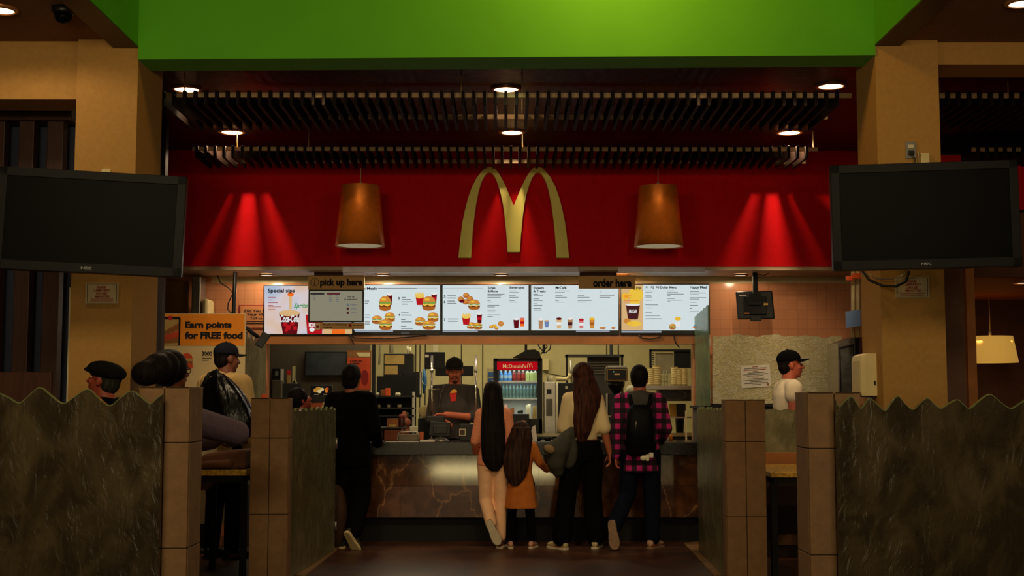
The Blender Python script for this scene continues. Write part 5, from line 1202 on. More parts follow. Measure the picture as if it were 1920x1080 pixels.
for px, y0, lab in ((1221, 690, 'leftmost pale cup stack on the steel shelf'), (1232, 686, 'tall pale cup stack second from left on the steel shelf'), (1265, 688, 'third pale cup stack from left, just right of the wire divider'), (1273, 692, 'fourth pale cup stack from left on the steel shelf'), (1283, 691, 'rightmost pale cup stack on the steel shelf')):
    c = V((X(px, Yr + .1), Yr + .1, zsf)); h = Z(y0, Yr + .1) - zsf; prof = []; nseg = 9; r_ = .042 if px != 1232 else .05
    for k in range(nseg): prof += [(r_ * .86, h * k / nseg), (r_ * .98, h * (k + .85) / nseg), (r_, h * (k + .9) / nseg), (r_, h * (k + .99) / nseg)]
    b = MB(); b.lathe(c, prof, cupm, n=20); o = b.build('cup_stack'); tag(o, lab, 'cups', 'pale paper cup stacks')
smallbox('yellow box with a dark mark under the oval panel', 1261, 757, 781, 13, Z(781, 15.6), 15.6, mat('yellow_box', (210, 160, 60), .6))
b = MB(); b.box((X(1240, 15.6), 15.5, Z(784, 15.6)), (X(1300, 15.6), 15.9, Z(781, 15.6)), steel); o = b.build('lower_shelf'); tag(o, 'steel shelf under the yellow box', 'shelf')
panelbox('black_container', 'black container right of the yellow box', 'container', 1271, 757, 1286, 781, 15.5, .2, black)
t = kthing('black_tub', 'tall black tub on the counter at far right', 'tub', 1273, 812, 15.75); c = V((X(1274, 15.75), 15.75, zbk))
b = MB(); b.lathe(c, [(.045, 0), (.055, .19), (.058, .19), (.058, .205)], black, n=20); b.build('body', t)
t = ctop('picture_frame', 'pale-framed stand on the counter at far right', 'stand', 1274, 13.5)
b = MB(); b.pbox(1259, 829, 1288, 833, 13.5, .03, cream); b.pbox(1285.5, 770, 1288, 832, 13.5, .03, cream); b.build('frame', t)
for px, lab in ((1244.5, 'left small orange pot on the counter beside the plaid customer'), (1257.5, 'right small orange pot on the counter beside the plaid customer')):
    c = V((X(px, 13.4), 13.4, ZT)); b = MB(); b.lathe(c, [(.016, 0), (.02, .05), (.021, .062)], mat('amber_pot', (220, 130, 40), .5), n=14); o = b.build('sauce_pot'); tag(o, lab, 'pot', 'small orange pots')
c = V((X(1251, 13.4), 13.4, ZT)); b = MB(); b.lathe(c, [(.018, 0), (.02, .045), (.018, .055)], offwhite, n=14); o = b.build('white_pot'); tag(o, 'small white pot between two orange pots on the counter', 'pot')
for px, lab in ((1008, 'left black shallow bowl on the counter by the little girl'), (1027, 'right black shallow bowl on the counter by the little girl')):
    c = V((X(px, 13.4), 13.4, ZT)); b = MB(); b.lathe(c, [(.025, 0), (.04, .015), (.046, .04), (.043, .04), (.035, .018), (.01, .008)], black, n=20, caps=False); o = b.build('black_bowl'); tag(o, lab, 'bowl', 'black shallow bowls')
b = MB(); c = V((X(998, 13.3), 13.3, ZT)); b.prism([c + V((-.03, 0, 0)), c + V((.05, 0, 0)), c + V((.03, 0, .16)), c + V((.0, 0, .14))], (0, .05, 0), white); o = b.build('paper_card'); tag(o, 'white folded card standing behind the little girl', 'card')
b = MB(); c = V((X(893, 13.3), 13.3, ZT)); b.prism([c + V((-.06, 0, 0)), c + V((.06, 0, 0)), c + V((.05, 0, .13)), c + V((.03, 0, .13))], (0, .04, 0), offwhite); o = b.build('menu_card'); tag(o, 'white slanted menu card left of the girl in pink', 'card')
panelbox('cooler_tray', 'dark wire tray in front of the bottom cooler shelf', 'tray', 953, 776, 992, 813, 15.3, .28, black)
# ------------------------------------------------------------------- people
def remesh(mb, name, parent, voxel, smooth=4, fac=.5):
    """turn overlapping closed pieces into one continuous skin"""
    o = mb.build('tmp_skin', None)
    r = o.modifiers.new('r', 'REMESH'); r.mode = 'VOXEL'; r.voxel_size = voxel; r.use_smooth_shade = True
    if smooth:
        s = o.modifiers.new('s', 'SMOOTH'); s.factor = fac; s.iterations = smooth
    dg = bpy.context.evaluated_depsgraph_get(); dg.update()
    me = bpy.data.meshes.new_from_object(o.evaluated_get(dg)); me.name = name
    old = o.data; bpy.data.objects.remove(o); bpy.data.meshes.remove(old)
    off = world_loc(parent)
    me.transform(Matrix.Translation(-off))
    me.materials.clear(); me.materials.append(mb.mats[0])
    me.polygons.foreach_set('use_smooth', [True] * len(me.polygons)); me.update()
    ob = bpy.data.objects.new(name, me); col.objects.link(ob); ob.parent = parent
    return ob
def capsule(mb, p0, r0, p1, r1, m, n=14):
    p0, p1 = V(p0), V(p1); d = p1 - p0; L = d.length
    if L < 1e-5: return mb.sphere(p0, r0, m)
    d.normalize(); u = d.orthogonal().normalized(); w = d.cross(u); rings = []
    for k in range(5):
        a = pi / 2 * (k + .08) / 5; rings.append((p0 - d * r0 * cos(a), r0 * sin(a)))
    rings.append((p0, r0)); rings.append((p1, r1))
    for k in range(4, -1, -1):
        a = pi / 2 * (k + .08) / 5; rings.append((p1 + d * r1 * cos(a), r1 * sin(a)))
    return mb.ring_loft([[c + (u * cos(2 * pi * j / n) + w * sin(2 * pi * j / n)) * r for j in range(n)] for c, r in rings], m)
def oval_loft(mb, secs, m, n=24, axes=None, pw=2.0, ripple=0, rk=9):
    """secs: (centre, rx, ry); horizontal ovals unless axes=(right, fwd)"""
    ex, ey = axes or (V((1, 0, 0)), V((0, 1, 0))); rings = []
    for c, rx, ry in secs:
        ring = []
        for j in range(n):
            a = 2 * pi * j / n; ca, sa = cos(a), sin(a)
            f = 1 + ripple * sin(rk * a)
            ring.append(V(c) + ex * (rx * f * math.copysign(abs(ca) ** (2 / pw), ca)) + ey * (ry * f * math.copysign(abs(sa) ** (2 / pw), sa)))
        rings.append(ring)
    return mb.ring_loft(rings, m)
SK = {}
def skin(c): 
    k = 'skin_%d_%d_%d' % c
    return mat(k, c, .55, var=.06, scale=14)

class Human:
    def __init__(s, name, label, px, Y, H, yaw, pose=None, female=False, z0=0.0, cat='person', build=1.0, headpos=None):
        s.sc = H / 1.75; s.k = build; s.female = female
        s.base = V((X(px, Y), Y, z0)); s.yaw = R(yaw)
        s.t = thing(name, label, cat, s.base)
        s.M = Matrix.Rotation(s.yaw, 3, 'Z')
        j = dict(pelvis=V((0, 0, .93)), waist=V((0, 0, 1.08)), chest=V((0, .0, 1.27)), sh=V((0, -.005, 1.42)), neck=V((0, -.005, 1.49)), head=V((0, .02, 1.632)),
                 shL=V((-.185, -.005, 1.425)), shR=V((.185, -.005, 1.425)), elL=V((-.225, -.03, 1.14)), elR=V((.225, -.03, 1.14)),
                 wrL=V((-.235, .03, .90)), wrR=V((.235, .03, .90)), hipL=V((-.09, 0, .9)), hipR=V((.09, 0, .9)),
                 knL=V((-.1, .015, .5)), knR=V((.1, .015, .5)), anL=V((-.105, -.02, .09)), anR=V((.105, -.02, .09)),
                 hdL=V((0, .1, -1)), hdR=V((0, .1, -1)), ftL=V((-.12, 1, 0)), ftR=V((.12, 1, 0)), upL=V((0, 0, 1)), upR=V((0, 0, 1)),
                 pnL=V((1, 0, 0)), pnR=V((-1, 0, 0)), curlL=.45, curlR=.45, hyaw=0, hpitch=0, hroll=0, lean=0, side=0)
        if female: j['shL'].x, j['shR'].x = -.165, .165; j['elL'].x, j['elR'].x = -.205, .205; j['wrL'].x, j['wrR'].x = -.215, .215
        pose = pose or {}
        for k in ('lean', 'side'):
            if k in pose: j[k] = pose[k]
        Rm = Matrix.Rotation(R(-j['lean']), 3, 'X') @ Matrix.Rotation(R(j['side']), 3, 'Y')
        pv = j['pelvis'].copy()
        for k in ('waist', 'chest', 'sh', 'neck', 'head', 'shL', 'shR', 'elL', 'elR', 'wrL', 'wrR'): j[k] = pv + Rm @ (j[k] - pv)
        dz = V(pose['shift']) if 'shift' in pose else None
        for k, v in pose.items():
            if k in ('lean', 'side', 'shift'): continue
            if isinstance(v, tuple) and v[0] == 'P': v = s.M.transposed() @ (P(*v[1:]) - s.base) / s.sc
            j[k] = V(v) if isinstance(v, (tuple, list)) else v
        if dz is not None:
            for k in j:
                if isinstance(j[k], Vector) and k[:2] not in ('hd', 'ft', 'up', 'pn') and k[:2] not in ('kn', 'an'): j[k] = j[k] + dz
        s.j = j
    def T(s, p): return s.base + s.M @ (V(p) * s.sc)
    def D(s, d): return (s.M @ V(d)).normalized()
    def r(s, v): return v * s.sc
    def axes(s): return (s.D((1, 0, 0)), s.D((0, 1, 0)))
    def torso_secs(s, off=0, z_lo='pelvis', lo_extra=0):
        j = s.j; k = s.k; f = s.female
        L = [(j['pelvis'] + V((0, 0, -.06)), (.165 if f else .16) * k, .115 * k), (j['pelvis'] + V((0, 0, .03)), (.168 if f else .162) * k, .12 * k), (j['waist'], (.128 if f else .148) * k, (.095 if f else .11) * k),
             ((j['waist'] + j['chest']) / 2, (.137 if f else .158) * k, (.105 if f else .118) * k), (j['chest'], (.152 if f else .175) * k, .122 * k), (j['sh'] + V((0, 0, -.05)), (.155 if f else .18) * k, .108 * k),
             (j['sh'] + V((0, 0, .02)), (.125 if f else .14) * k, .085 * k), (j['neck'] + V((0, 0, .0)), .068, .062)]
        return [(s.T(c), s.r(rx + off), s.r(ry + off)) for c, rx, ry in L]
    def headM(s):
        j = s.j
        return s.M @ Matrix.Rotation(R(j['hyaw']), 3, 'Z') @ Matrix.Rotation(R(-j['hpitch']), 3, 'X') @ Matrix.Rotation(R(j['hroll']), 3, 'Y')
    def hp(s, x, y, z): return s.T(s.j['head']) + s.headM() @ (V((x, y, z)) * s.sc)
    def body(s, c, voxel=.009, face=True):
        m = skin(c); s.skin = m; j = s.j; b = MB(); T, r = s.T, s.r
        oval_loft(b, s.torso_secs(), m, axes=s.axes())
        nk = .052 if s.female else .06
        capsule(b, T(j['neck'] + V((0, 0, -.05))), r(nk * 1.15), s.hp(0, -.012, -.055), r(nk), m)
        HM = s.headM()
        b.sphere(s.hp(0, -.012, .03), (r(.077), r(.098), r(.09)), m, 20, 14, HM)
        b.sphere(s.hp(0, .018, -.035), (r(.064), r(.078), r(.085)), m, 18, 12, HM)
        b.sphere(s.hp(0, .062, -.092), (r(.03), r(.026), r(.024)), m, 12, 8, HM)
        if face:
            capsule(b, s.hp(0, .088, .012), r(.011), s.hp(0, .112, -.03), r(.016), m, 10)
            b.sphere(s.hp(.013, .098, -.034), r(.011), m, 8, 6); b.sphere(s.hp(-.013, .098, -.034), r(.011), m, 8, 6)
            capsule(b, s.hp(-.035, .076, .024), r(.013), s.hp(.035, .076, .024), r(.013), m, 10)
            b.sphere(s.hp(0, .086, -.062), (r(.026), r(.014), r(.014)), m, 10, 8, HM)
            for q in (-1, 1): b.sphere(s.hp(q * .042, .066, -.022), (r(.022), r(.022), r(.02)), m, 10, 8, HM)
        for q in (-1, 1):
            b.sphere(s.hp(q * .078, -.008, -.005), (r(.013), r(.02), r(.033)), m, 10, 8, HM)
        for q in 'LR':
            sh, el, wr = j['sh' + q], j['el' + q], j['wr' + q]
            capsule(b, T(j['neck'] + V((0, 0, -.045))), r(.05), T(sh + V((0, 0, .005))), r(.046 * s.k), m)
            capsule(b, T(sh), r(.055 * s.k), T(el), r(.042), m); capsule(b, T(el), r(.043), T(wr), r(.028), m)
            s.hand(b, q, m)
            hp_, kn, an = j['hip' + q], j['kn' + q], j['an' + q]
            capsule(b, T(hp_), r(.088 * s.k), T(kn), r(.056), m); mid = (T(kn) * .65 + T(an) * .35)
            capsule(b, T(kn), r(.054), mid, r(.052), m); capsule(b, mid, r(.052), T(an), r(.036), m)
            f, u = s.D(j['ft' + q]), s.D(j['up' + q]); a = T(an)
            capsule(b, a - u * r(.045) - f * r(.03), r(.034), a - u * r(.055) + f * r(.13), r(.03), m)
        s.bodyob = remesh(b, 'body', s.t, s.r(voxel), 3, .45)
        return s
    def hand(s, b, q, m):
        j = s.j; r = s.r; sx = -1 if q == 'L' else 1
        wr = s.T(j['wr' + q]); d = s.D(j['hd' + q]); n = s.D(j['pn' + q]); n = (n - d * n.dot(d)).normalized(); side = d.cross(n) * (1 if q == 'R' else -1)
        # side points to the thumb
        pc = wr + d * r(.05)
        for k in (-.026, -.009, .009, .026): capsule(b, wr + d * r(.012) + side * r(k * .6), r(.014), wr + d * r(.088) + side * r(k), r(.0125), m, 8)
        cu = j['curl' + q]
        for i, (o, L) in enumerate(((.03, .068), (.0105, .076), (-.0095, .071), (-.029, .056))):
            p = wr + d * r(.086) + side * r(o); a = cu * .6; dr = d
            for kx, fr in enumerate((.45, .32, .23)):
                dr = (d * cos(a) + n * sin(a) + side * (o * 1.5)).normalized(); p2 = p + dr * r(L * fr)
                capsule(b, p, r(.0098 - .001 * kx), p2, r(.0092 - .0012 * kx), m, 8); p = p2; a += cu * (1.0 if kx == 0 else .8)
        p = wr + d * r(.025) + side * r(.022)
        for kx, (dd, L) in enumerate(((d * .62 + side * .62 + n * .35, .042), (d * .85 + side * .25 + n * .45, .034), (d * .9 + n * .5, .026))):
            p2 = p + dd.normalized() * r(L); capsule(b, p, r(.0135 - .0015 * kx), p2, r(.012 - .0015 * kx), m, 8); p = p2
    def face(s, hair=(30, 22, 18), lips=(150, 80, 70), beard=None, brows=True):
        HM = s.headM(); r = s.r
        for q in (-1, 1):
            b = MB(); b.sphere(s.hp(q * .031, .0735, .006), (r(.0125), r(.0125), r(.0085)), mat('eye_white', (206, 200, 190), .3), 12, 8, HM)
            b.sphere(s.hp(q * .031, .0828, .006), (r(.0055), r(.005), r(.0055)), mat('dark_iris', (34, 22, 16), .2), 10, 6, HM); b.build('eye', s.t)
        hm = mat('brow_hair_%d_%d_%d' % hair, hair, .7, var=.2, scale=80)
        if brows:
            b = MB()
            for q in (-1, 1): b.tube([s.hp(q * .014, .091, .025), s.hp(q * .032, .09, .031), s.hp(q * .052, .077, .026)], [r(.004), r(.005), r(.003)], hm)
            b.build('eyebrows', s.t)
        b = MB(); b.sphere(s.hp(0, .094, -.0585), (r(.022), r(.009), r(.0055)), mat('lip_tone', lips, .5), 12, 6, HM); b.sphere(s.hp(0, .093, -.067), (r(.018), r(.009), r(.006)), MATS['lip_tone'], 12, 6, HM); b.build('lips', s.t)
        if beard:
            b = MB(); bm_ = mat('short_beard', beard, .9, var=.3, scale=120)
            b.sphere(s.hp(0, .07, -.098), (r(.026), r(.024), r(.022)), bm_, 14, 8, HM); b.tube([s.hp(-.03, .085, -.066), s.hp(-.02, .098, -.047), s.hp(0, .103, -.045), s.hp(.02, .098, -.047), s.hp(.03, .085, -.066)], r(.0045), bm_); b.build('beard', s.t)
        return s
    def top(s, m, off=.022, sleeve=1.0, hem=-.06, name='shirt', collar=True, cuff=.012, slr=1.0, voxel=.011):
        j = s.j; b = MB(); T, r = s.T, s.r
        secs = s.torso_secs(off)
        lo = s.T(j['pelvis'] + V((0, 0, hem)))
        rx, ry = secs[1][1], secs[1][2]
        if hem > .0: secs = [(lo, rx * .98, ry)] + secs[2:] if hem < .1 else [(lo, secs[2][1], secs[2][2])] + secs[3:]
        else: secs = [(lo, rx * 1.03, ry * 1.03)] + secs[1:]
        oval_loft(b, secs, m, axes=s.axes())
        for q in 'LR':
            sh, el, wr = T(j['sh' + q]), T(j['el' + q]), T(j['wr' + q])
            o = r(off) * slr
            capsule(b, T(j['neck'] + V((0, 0, -.045))), r(.052) + r(off), T(j['sh' + q] + V((0, 0, .008))), r(.047 * s.k) + o, m)
            if sleeve >= 1.0: e = wr; capsule(b, sh, r(.056 * s.k) + o, el, r(.045) + o, m); capsule(b, el, r(.045) + o, wr.lerp(el, .04), r(.03) + o * .8, m)
            elif sleeve > .5: capsule(b, sh, r(.056 * s.k) + o, el, r(.045) + o, m); t_ = (sleeve - .5) * 2; capsule(b, el, r(.045) + o, el.lerp(wr, t_), r(.04) + o, m)
            else: capsule(b, sh, r(.056 * s.k) + o, sh.lerp(el, sleeve * 2 - .05), r(.056) + o, m)
        if collar: oval_loft(b, [(T(j['neck'] + V((0, 0, -.06))), r(.1), r(.09)), (T(j['neck'] + V((0, .004, .012))), r(.068), r(.068))], m, axes=s.axes())
        return remesh(b, name, s.t, r(voxel), 3, .4)
    def pants(s, m, off=.016, flare=0.0, top=.06, length=1.0, name='trousers', voxel=.011):
        j = s.j; b = MB(); T, r = s.T, s.r
        S = s.torso_secs(off)
        up = T(j['pelvis'] + V((0, 0, top)))
        oval_loft(b, [(T(j['pelvis'] + V((0, 0, -.1))), S[0][1] * .9, S[0][2] * .95), S[0], S[1], (up, S[1][1] * .94, S[1][2] * .95)], m, axes=s.axes())
        for q in 'LR':
            hp_, kn, an = T(j['hip' + q]), T(j['kn' + q]), T(j['an' + q])
            e = kn.lerp(an, length)
            capsule(b, hp_, r(.092 * s.k) + r(off), kn, r(.06) + r(off) + r(flare) * .4, m); capsule(b, kn, r(.06) + r(off) + r(flare) * .4, e, r(.044) + r(off) + r(flare), m)
            if s.female and name == 'trousers': b.sphere(T(j['pelvis'] + V(((-.075 if q == 'L' else .075), -.035, -.05))), r(.09), m)
        return remesh(b, name, s.t, r(voxel), 3, .4)
    def shoes(s, m, sole, which='LR', names=None):
        for q in which:
            a = s.T(s.j['an' + q]); f, u = s.D(s.j['ft' + q]), s.D(s.j['up' + q]); u = (u - f * u.dot(f)).normalized(); sd = f.cross(u); r = s.r
            st = [(-.075, .018, .055), (-.065, .03, .075), (-.03, .036, .092), (.03, .037, .09), (.08, .044, .066), (.13, .048, .05), (.165, .04, .042), (.19, .018, .03)]
            g = a - u * r(.075); b = MB(); rings = []
            for y, w, h in st: rings.append([g + f * r(y) + sd * r(w * cos(t_)) * (1 if sin(t_) > -.2 else .96) + u * r(max(0, .5 + .5 * sin(t_)) ** .8 * h) for t_ in [2 * pi * k / 14 for k in range(14)]])
            b.ring_loft(rings, m); o = b.build('shoe', s.t)
            b = MB(); rings = []
            for lo, k_ in ((-.022, .95), (-.014, 1.08), (.004, 1.08), (.006, .9)):
                ring = []
                for y, w, h in st: ring.append(g + f * r(y * 1.03) + sd * r(w * k_ + .001) + u * r(lo))
                for y, w, h in reversed(st): ring.append(g + f * r(y * 1.03) - sd * r(w * k_ + .001) + u * r(lo))
                rings.append(ring)
            b.ring_loft(rings, sole, smooth=False); b.build('sole', o)
        return s
    def short_hair(s, m, rx=.086, ry=.106, rz=.1, low=-.03, name='hair', back=.0):
        HM = s.headM(); r = s.r; b = MB()
        b.sphere(s.hp(0, -.02 - back, .04), (r(rx), r(ry), r(rz)), m, 22, 14, HM); b.sphere(s.hp(0, -.05, low + .02), (r(rx * .9), r(.062), r(.075)), m, 18, 12, HM)
        # keep face clear: forehead line handled by shift backwards
        return remesh(b, name, s.t, r(.008), 2, .4)
    def long_hair(s, m, pts, name='hair', crown=(.09, .108, .105), ripple=.05):
        """pts: (offset from head centre in body axes (x,y,z) metres, rx, ry)"""
        HM = s.headM(); r = s.r; b = MB(); h = s.T(s.j['head'])
        b.sphere(s.hp(0, -.022, .036), (r(crown[0]), r(crown[1]), r(crown[2])), m, 24, 16, HM)
        secs = [(h + s.M @ V((x, y, z)), rx, ry) for x, y, z, rx, ry in pts]
        # finer sections
        fine = []
        for i in range(len(secs) - 1):
            for k in range(4):
                t_ = k / 4; fine.append((secs[i][0].lerp(secs[i + 1][0], t_), secs[i][1] + (secs[i + 1][1] - secs[i][1]) * t_, secs[i][2] + (secs[i + 1][2] - secs[i][2]) * t_))
        fine.append(secs[-1])
        oval_loft(b, fine, m, n=40, axes=s.axes(), ripple=ripple, rk=13)
        return remesh(b, name, s.t, .007, 1, .4)
    def cap(s, m, brim=True, rx=.09, ry=.108, rz=.08, z=.06, name='cap', tilt=0):
        HM = s.headM() @ Matrix.Rotation(R(tilt), 3, 'X'); r = s.r; c = s.hp(0, -.01, z); b = MB(); rings = []
        for k in range(9):
            a = pi / 2 * k / 8 * .98
            rings.append([c + HM @ V((r(rx) * cos(a) * cos(2 * pi * q / 28), r(ry) * cos(a) * sin(2 * pi * q / 28), r(rz) * sin(a))) for q in range(28)])
        rings.insert(0, [c + HM @ V((r(rx) * .99 * cos(2 * pi * q / 28), r(ry) * .99 * sin(2 * pi * q / 28), -r(.018))) for q in range(28)])
        b.ring_loft(rings, m); b.sphere(c + HM @ V((0, 0, r(rz))), r(.009), m, 8, 6)
        o = b.build(name, s.t)
        if brim:
            b = MB(); up, dn = [], []
            n_ = 16; rr = []
            for k in range(6):
                t_ = k / 5; row = []
                for q in range(n_ + 1):
                    a = pi * (.5 - .38) + pi * .76 * q / n_
                    x = cos(a) * rx * (1 - .08 * t_); y = sin(a) * ry + t_ * .085 * sin(a) ** .7
                    row.append(V((r(x), r(y), r(-.012 - .002 * t_ - .024 * (cos(a) ** 2) * t_))))
                rr.append(row)
            for dz in (0, -r(.005)):
                pass
            vs = [c + HM @ (p + V((0, 0, dz))) for dz in (0, -r(.006)) for row in rr for p in row]; N = n_ + 1; K = 6 * N; fs = []
            for k in range(5):
                for q in range(n_): fs.append((k * N + q, k * N + q + 1, (k + 1) * N + q + 1, (k + 1) * N + q)); fs.append((K + k * N + q, K + (k + 1) * N + q, K + (k + 1) * N + q + 1, K + k * N + q + 1))
            for q in range(n_): fs.append((q, K + q, K + q + 1, q + 1)); fs.append((5 * N + q, 5 * N + q + 1, K + 5 * N + q + 1, K + 5 * N + q))
            for k in range(5): fs.append((k * N, (k + 1) * N, K + (k + 1) * N, K + k * N)); fs.append((k * N + n_, K + k * N + n_, K + (k + 1) * N + n_, (k + 1) * N + n_))
            b.add(vs, fs, m, True); b.build('brim', o)
        return o
    def hood(s, m, name='hood', wx=.125, wy=.1, h=.075, back=-.06, voxel=.011):
        b = MB(); j = s.j; T, r = s.T, s.r; c = j['neck'] + V((0, back, -.035))
        pts = []
        for k in range(15):
            a = pi + pi * k / 14 if False else 2 * pi * k / 14
            pts.append(T(c + V((wx * .8 * cos(a), wy * .75 * sin(a) + .03, .02 * sin(a) + .01))))
        for k in range(14): capsule(b, pts[k], r(.038), pts[k + 1], r(.038), m, 10)
        b.sphere(T(c + V((0, -.03, -.03))), (r(wx), r(.075), r(h + .03)), m, 18, 12, s.M); b.sphere(T(c + V((0, -.055, -.09))), (r(wx * .7), r(.05), r(h)), m, 18, 12, s.M)
        return remesh(b, name, s.t, r(voxel), 3, .4)

hair_blk = m_hair('black_hair', (14, 11, 10), (34, 26, 22)); hair_brn = m_hair('dark_brown_hair', (34, 18, 13), (84, 46, 32)); hair_br2 = m_hair('brown_hair', (30, 19, 14), (72, 46, 32))
cl_blk = mat('black_cloth', (9, 8, 9), .9, var=.2, scale=30, spec=.04); cl_blk2 = mat('soft_black_trousers', (12, 11, 11), .9, var=.2, scale=30, spec=.04)
sole_w = mat('pale_rubber_sole', (206, 190, 160), .7, var=.08, scale=30)

# 1 girl in pink
h = Human('person', 'girl with very long black hair in pink top and pale pink trousers at the counter', 926, 12.62, 1.56, 0, dict(side=-1, shL=(-.14, -.005, 1.42), shR=(.14, -.005, 1.42), hyaw=0, wrL=(-.2, .17, 1.0), elL=(-.2, -.02, 1.13), wrR=(.16, .2, 1.02), elR=(.185, -.01, 1.13), hdL=(.2, 1, .1), hdR=(-.2, 1, .1), knR=(.07, .02, .5), anR=(.07, -.02, .09), knL=(-.09, .03, .5), anL=(-.02, -.2, .25), ftL=(.42, .1, -.9), upL=(.0, 1, .25), hipL=(-.085, 0, .9)), True)
h.body((176, 104, 78)); h.face(); h.top(mat('dusty_pink_knit', (224, 140, 102), .9, var=.1, scale=14, bump=.5, bscale=26, stretch=(1, 1, 6)), .008, 1.0, -.06, 'pullover', slr=.9)
h.pants(mat('pale_pink_corduroy', (236, 184, 138), .9, var=.06, scale=20), .004, .014, .05, .93, 'corduroy_trousers')
h.shoes(mat('dark_wine_shoe', (96, 46, 40), .7), sole_w)
h.long_hair(hair_blk, [(0, -.03, .06, .08, .085), (0, -.05, -.05, .1, .085), (0, -.085, -.2, .108, .06), (.003, -.11, -.36, .118, .05), (.006, -.115, -.5, .116, .045), (.01, -.115, -.62, .11, .038), (.014, -.11, -.69, .075, .026), (.02, -.108, -.73, .035, .012)], crown=(.1, .112, .112), ripple=.02)
b = MB(); b.tube([h.hp(-.085, -.01, .06), h.hp(-.07, 0, .115), h.hp(0, .0, .142), h.hp(.07, 0, .115), h.hp(.085, -.01, .06)], .009, mat('pink_hairband', (200, 120, 90), .6)); b.build('hairband', h.t)

# 2 little girl in mustard
h = Human('person', 'little girl with long brown hair in mustard dress and black leggings', 977, 12.6, 1.17, 0, dict(elR=(.27, .02, 1.2), wrR=(.38, .18, 1.08), hdR=(.75, .6, .25), pnR=(-.3, .6, 1), elL=(-.2, .04, 1.15), wrL=(-.14, .2, 1.05), hdL=(.2, 1, .1), knL=(-.13, .01, .5), anL=(-.15, -.02, .09), knR=(.13, .01, .5), anR=(.15, -.02, .09), ftR=(.35, 1, 0), ftL=(-.05, 1, 0), hipL=(-.1, 0, .9), hipR=(.1, 0, .9)), True)
h.body((170, 96, 66)); h.face()
must = mat('mustard_orange_cloth', (178, 98, 28), .9, var=.12, scale=16)
b = MB(); S = h.torso_secs(.024); T_ = h.T
oval_loft(b, [(T_((0, 0, .56)), h.r(.235), h.r(.19)), (T_((0, 0, .7)), h.r(.215), h.r(.175)), (T_((0, 0, .9)), h.r(.195), h.r(.155)), S[2], S[3], S[4], S[5], S[6], S[7]], must, axes=h.axes(), n=48, ripple=.012, rk=8)
for q in 'LR':
    sh, el, wr = T_(h.j['sh' + q]), T_(h.j['el' + q]), T_(h.j['wr' + q]); capsule(b, sh, h.r(.075), el, h.r(.062), must); capsule(b, el, h.r(.062), el.lerp(wr, .92), h.r(.045), must)
remesh(b, 'dress', h.t, .008, 3, .4)
h.pants(cl_blk, .008, 0, .0, .93, 'leggings'); h.shoes(mat('tan_pink_shoe', (190, 140, 110), .6), sole_w)
h.long_hair(hair_br2, [(0, -.03, .05, .09, .1), (-.01, -.05, -.06, .12, .1), (-.03, -.085, -.15, .125, .065), (-.045, -.11, -.24, .128, .05), (-.05, -.12, -.33, .12, .038), (-.055, -.125, -.42, .095, .026), (-.06, -.125, -.47, .06, .015), (-.06, -.125, -.5, .03, .008)], crown=(.13, .138, .132), ripple=.03)
b = MB(); b.sphere(h.hp(.03, -.04, .15), (h.r(.035), h.r(.02), h.r(.022)), mat('pale_pink_bow', (206, 140, 110), .6), 12, 8); b.build('hair_bow', h.t)
b = MB(); c = h.T(h.j['wrR']) + V((.075, .02, -.005)); b.prism([c + V((-.03, 0, -.02)), c + V((.045, 0, -.05)), c + V((.06, 0, .04)), c + V((.01, 0, .05))], (0, .03, 0), mat('bright_white_paper', (236, 226, 196), .7)); o = b.build('paper_slip'); tag(o, 'small white paper held in the little girl\'s right hand', 'paper')

# 3 woman, cream t-shirt
h = Human('person', 'woman with long dark brown hair in cream t-shirt, hand in black wide trousers', 1092, 12.55, 1.735, 12, dict(shL=(-.135, -.005, 1.42), shR=(.14, -.005, 1.42), elR=(.2, -.06, 1.13), wrR=(.26, -.03, .91), hdR=(.1, .2, -1), pnR=(-1, .2, 0), elL=(-.17, .06, 1.13), wrL=(-.14, .24, 1.0), hdL=(.1, 1, -.2), hyaw=-14, side=1, knL=(-.15, .02, .5), anL=(-.22, -.03, .09), ftL=(-.5, 1, 0), ftR=(.5, 1, 0), anR=(.12, -.02, .09)), True)
h.body((176, 100, 66)); h.face()
h.top(mat('cream_cotton', (222, 198, 148), .9, var=.05, scale=8), .014, .5, .1, 'shirt', slr=1.0)
h.pants(cl_blk2, .02, .03, .1, .94); h.shoes(mat('cream_sneaker', (206, 190, 140), .6), sole_w)
h.long_hair(hair_brn, [(0, -.025, .05, .09, .095), (.01, -.045, -.06, .118, .1), (.02, -.085, -.17, .14, .08), (.005, -.12, -.28, .125, .06), (-.03, -.135, -.4, .105, .048), (-.045, -.14, -.52, .08, .036), (-.05, -.135, -.6, .045, .02), (-.05, -.13, -.63, .02, .01)], crown=(.105, .116, .112), ripple=.025)
WM = h
b = MB(); jk = mat('dark_green_grey_jacket', (56, 54, 44), .9, var=.25, scale=14, bump=.4, bscale=18)
pts = [P(1078, 806, 12.5), P(1060, 824, 12.42), P(1047, 846, 12.36), P(1042, 868, 12.36), P(1046, 884, 12.38)]
for i, (ra, rb_) in enumerate(((.05, .075), (.075, .1), (.1, .085), (.085, .055))): capsule(b, pts[i], ra, pts[i + 1], rb_, jk)
b.sphere(P(1066, 846, 12.42), (.09, .06, .17), jk); capsule(b, P(1050, 830, 12.4), .06, P(1028, 842, 12.3), .045, jk)
o = remesh(b, 'tmpj', h.t, .012, 2, .4); o.parent = None; o.location = world_loc(h.t); o.name = 'jacket'; tag(o, 'dark grey-green jacket draped over the woman\'s left arm', 'jacket')
